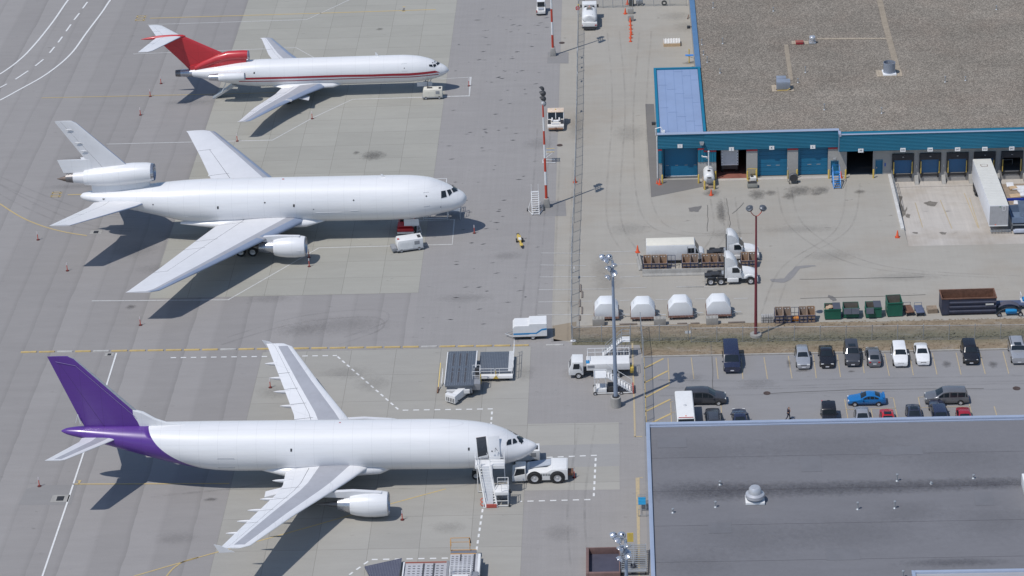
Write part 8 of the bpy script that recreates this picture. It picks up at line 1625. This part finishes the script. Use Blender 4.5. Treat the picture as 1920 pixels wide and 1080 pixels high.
x, y = far(1613.5, 760.6, 4.5, .98); car('light silver sedan below the bright blue car', 'car', 'sedan', 4.5, 1.72, 1.43, LGREY, x, y, -91)
x, y = far(1661, 765.2, 4.4, .95); car('bright red car with a glass roof panel right of the silver sedan', 'car', 'sedan', 4.4, 1.70, 1.38, REDC, x, y, -91, sunroof=True)
x, y = far(1710, 756, 4.5, .98); car('dark blue-grey sedan with a sunroof between the red car and the minivans', 'car', 'sedan', 4.5, 1.76, 1.45, mat('dark_blue_grey_paint', (.05, .06, .095), .3, .3, .04, 2, .1, coat=.4), x, y, -91, sunroof=True)
q = at(1776, 760.5); car('grey minivan parked sideways facing left', 'minivan', 'minivan', 5.1, 1.95, 1.76, GREYP, q.x, q.y+.97, 179.3)
x, y = far(1755, 745.7, 4.6, 1.1); car('navy crossover in front of the grey minivan', 'car', 'suv', 4.6, 1.80, 1.62, NAVYP, x, y, 91)
x, y = far(1804, 762, 4.4, .95); car('maroon red car, rightmost of the lower row', 'car', 'sedan', 4.4, 1.70, 1.40, MAROON, x, y, -91)
# shuttle bus
q = at(1282.5, 732.5, 2.72); q.y -= 3.45; t_ = thing('shuttle_bus', 'white shuttle bus with a roof vent next to the yellow hatching', 'bus', (q.x, q.y, 0), R(-89)); Hb = 2.72; w = 1.03
MB().loft([[(x, y, z) for y, z in ((-w, .4), (w, .4), (w, zt-.12), (w-.1, zt), (-w+.1, zt), (-w, zt-.12))] for x, zt in ((-3.4, Hb), (2.5, Hb), (2.75, Hb-.12), (3.2, 1.5), (3.7, 1.3), (3.75, .5))]).build('body', WHITE, t_, True, ang=30)
MB().loft([[(2.78, y, Hb-.22), (3.19, y, 1.55), (3.22, y, 1.56), (2.81, y, Hb-.2)] for y in (-w+.12, w-.12)]).build('windscreen', GLASS, t_)
for s in (-1, 1):
    b = MB()
    for i in range(5): b.box(-3.1+i*1.1, -2.15+i*1.1, s*w-.012, s*w+.012, 1.4, 2.2)
    b.build('side_window', GLASS, t_); MB().cbox((3.0, s*(w+.15), 1.7), (.1, .22, .4)).build('mirror', BLACK, t_, bevel=.03)
    for x_ in (-2.2, 2.6): wheel(t_, x_, s*(w-.13), .38, .25)
    MB().cbox((3.74, s*.75, .95), (.06, .3, .2)).build('headlight', LAMP, t_)
MB().lathe([(0, .22), (.05, .2), (.1, .12), (.11, .01)], (0, 0, Hb), 'z', 16).build('roof_vent', mat('vent_pale', (.55, .56, .58), .4), t_, True); MB().cbox((2.68, 0, Hb-.05), (.07, 1.7, .05)).build('red_roof_strip', REDP, t_); MB().cbox((2.45, 0, Hb+.03), (.12, .12, .06)).build('marker_lamp', ORANGE, t_)

# ------------------------------------------------------------------ person walking across the lot
def skin(name, joints, links, m, parent, sub=2):
    me = bpy.data.meshes.new(name); me.from_pydata([j[:3] for j in joints], links, []); o = bpy.data.objects.new(name, me); COL.objects.link(o)
    o.modifiers.new('skin', 'SKIN').use_smooth_shade = True
    for v, j in zip(me.skin_vertices[0].data if me.skin_vertices else [], joints): v.radius = (j[3], j[4] if len(j) > 4 else j[3])
    if not me.skin_vertices:
        bm = bmesh.new(); bm.from_mesh(me); ly = bm.verts.layers.skin.verify()
        for v, j in zip(bm.verts, joints): v[ly].radius = (j[3], j[4] if len(j) > 4 else j[3])
        bm.verts.ensure_lookup_table(); bm.verts[0][ly].use_root = True; bm.to_mesh(me); bm.free()
    s = o.modifiers.new('sub', 'SUBSURF'); s.levels = sub; s.render_levels = sub
    bpy.context.view_layer.update(); ev = bpy.data.meshes.new_from_object(o.evaluated_get(bpy.context.evaluated_depsgraph_get())); bpy.data.objects.remove(o)
    ev.materials.clear(); ev.materials.append(m); n_ = bpy.data.objects.new(name, ev); COL.objects.link(n_); n_.parent = parent
    for p in ev.polygons: p.use_smooth = True
    return n_
q = at(1478, 787); pr = thing('person', 'person in dark clothes walking across the lot, one hand raised to the head', 'person', (q.x, q.y, 0), R(10))
SKIN = mat('skin', (.42, .25, .17), .6); SHIRT = mat('dark_shirt', (.025, .022, .045), .8); TROU = mat('dark_trousers', (.022, .025, .05), .8); HAIR = mat('grey_hair', (.20, .17, .15), .8); SHOE = mat('shoe', (.02, .018, .016), .6)
# faces +x, walking: left leg forward; right hand at the ear, left arm hanging
J = [(0, 0, .95, .14, .11), (0, 0, 1.15, .13, .10), (.01, 0, 1.36, .155, .10), (.02, 0, 1.47, .07, .06), (.04, 0, 1.54, .052), (.06, 0, 1.62, .085, .095), (.065, 0, 1.71, .075, .085),
     (.01, .19, 1.41, .055), (-.06, .24, 1.15, .042), (.02, .25, .91, .032), (.03, -.19, 1.41, .055), (.16, -.30, 1.22, .042), (.15, -.16, 1.50, .032),
     (.03, .09, .88, .085), (.18, .10, .50, .058), (.22, .10, .11, .040), (-.03, -.09, .88, .085), (-.10, -.10, .50, .058), (-.32, -.10, .14, .040)]
body = skin('body', J, [(0, 1), (1, 2), (2, 3), (3, 4), (4, 5), (5, 6), (2, 7), (7, 8), (8, 9), (2, 10), (10, 11), (11, 12), (0, 13), (13, 14), (14, 15), (0, 16), (16, 17), (17, 18)], SKIN, pr)
for (bx, by, bz, dx_, dz_, side_) in ((.02, .25, .90, .03, -1, 1), (.15, -.16, 1.51, -.05, 1, -1)):       # hands: palm, four fingers and a thumb
    h_ = MB().cbox((bx, by, bz+.04*dz_), (.045, .028, .085))
    for i in range(4): h_.tube((bx-.02+.013*i, by, bz+.08*dz_), (bx-.02+.013*i-.008, by+.012*side_*-1, bz+(.15-.012*abs(i-1.6))*dz_), .0085, 6, r2=.006)
    h_.tube((bx+.022, by, bz+.02*dz_), (bx+.048, by-.01*side_, bz+.075*dz_), .0095, 6, r2=.007); h_.build('hand', SKIN, pr, True)
skin('shirt', [(j[0], j[1], j[2], j[3]*1.3, (j[4] if len(j) > 4 else j[3])*1.36) for j in (J[0], J[1], J[2], (.02, 0, 1.46, .075, .065), J[7], (-.045, .228, 1.2, .055), J[10], (.13, -.275, 1.26, .055))], [(0, 1), (1, 2), (2, 3), (2, 4), (4, 5), (2, 6), (6, 7)], SHIRT, pr)
skin('trousers', [(j[0], j[1], j[2], j[3]*1.28, (j[4] if len(j) > 4 else j[3])*1.3) for j in ((0, 0, .97, .135, .105), J[13], J[14], J[15], J[16], J[17], J[18])], [(0, 1), (1, 2), (2, 3), (0, 4), (4, 5), (5, 6)], TROU, pr)
skin('hair', [(.045, 0, 1.70, .078, .09), (.02, 0, 1.66, .07, .085), (.0, 0, 1.60, .05, .06)], [(0, 1), (1, 2)], HAIR, pr)
hd = MB().cbox((.155, 0, 1.63), (.03, .025, .035)).build('nose', SKIN, pr, bevel=.008); MB().cbox((.140, -.032, 1.665), (.012, .022, .012)).cbox((.140, .032, 1.665), (.012, .022, .012)).build('eyes', BLACK, pr); MB().cbox((.142, 0, 1.585), (.012, .05, .012)).build('mouth', mat('lips', (.30, .12, .10), .5), pr); MB().cbox((.05, .092, 1.64), (.035, .02, .06)).cbox((.05, -.092, 1.64), (.035, .02, .06)).build('ears', SKIN, pr, bevel=.008)
for x_, y_, z_, t in ((.26, .10, .05, 0), (-.30, -.10, .08, 25)): s_ = MB().cbox((0, 0, 0), (.27, .10, .09)).build('shoe', SHOE, pr, bevel=.03); s_.location = (x_, y_, z_); s_.rotation_euler = (0, R(t), 0)
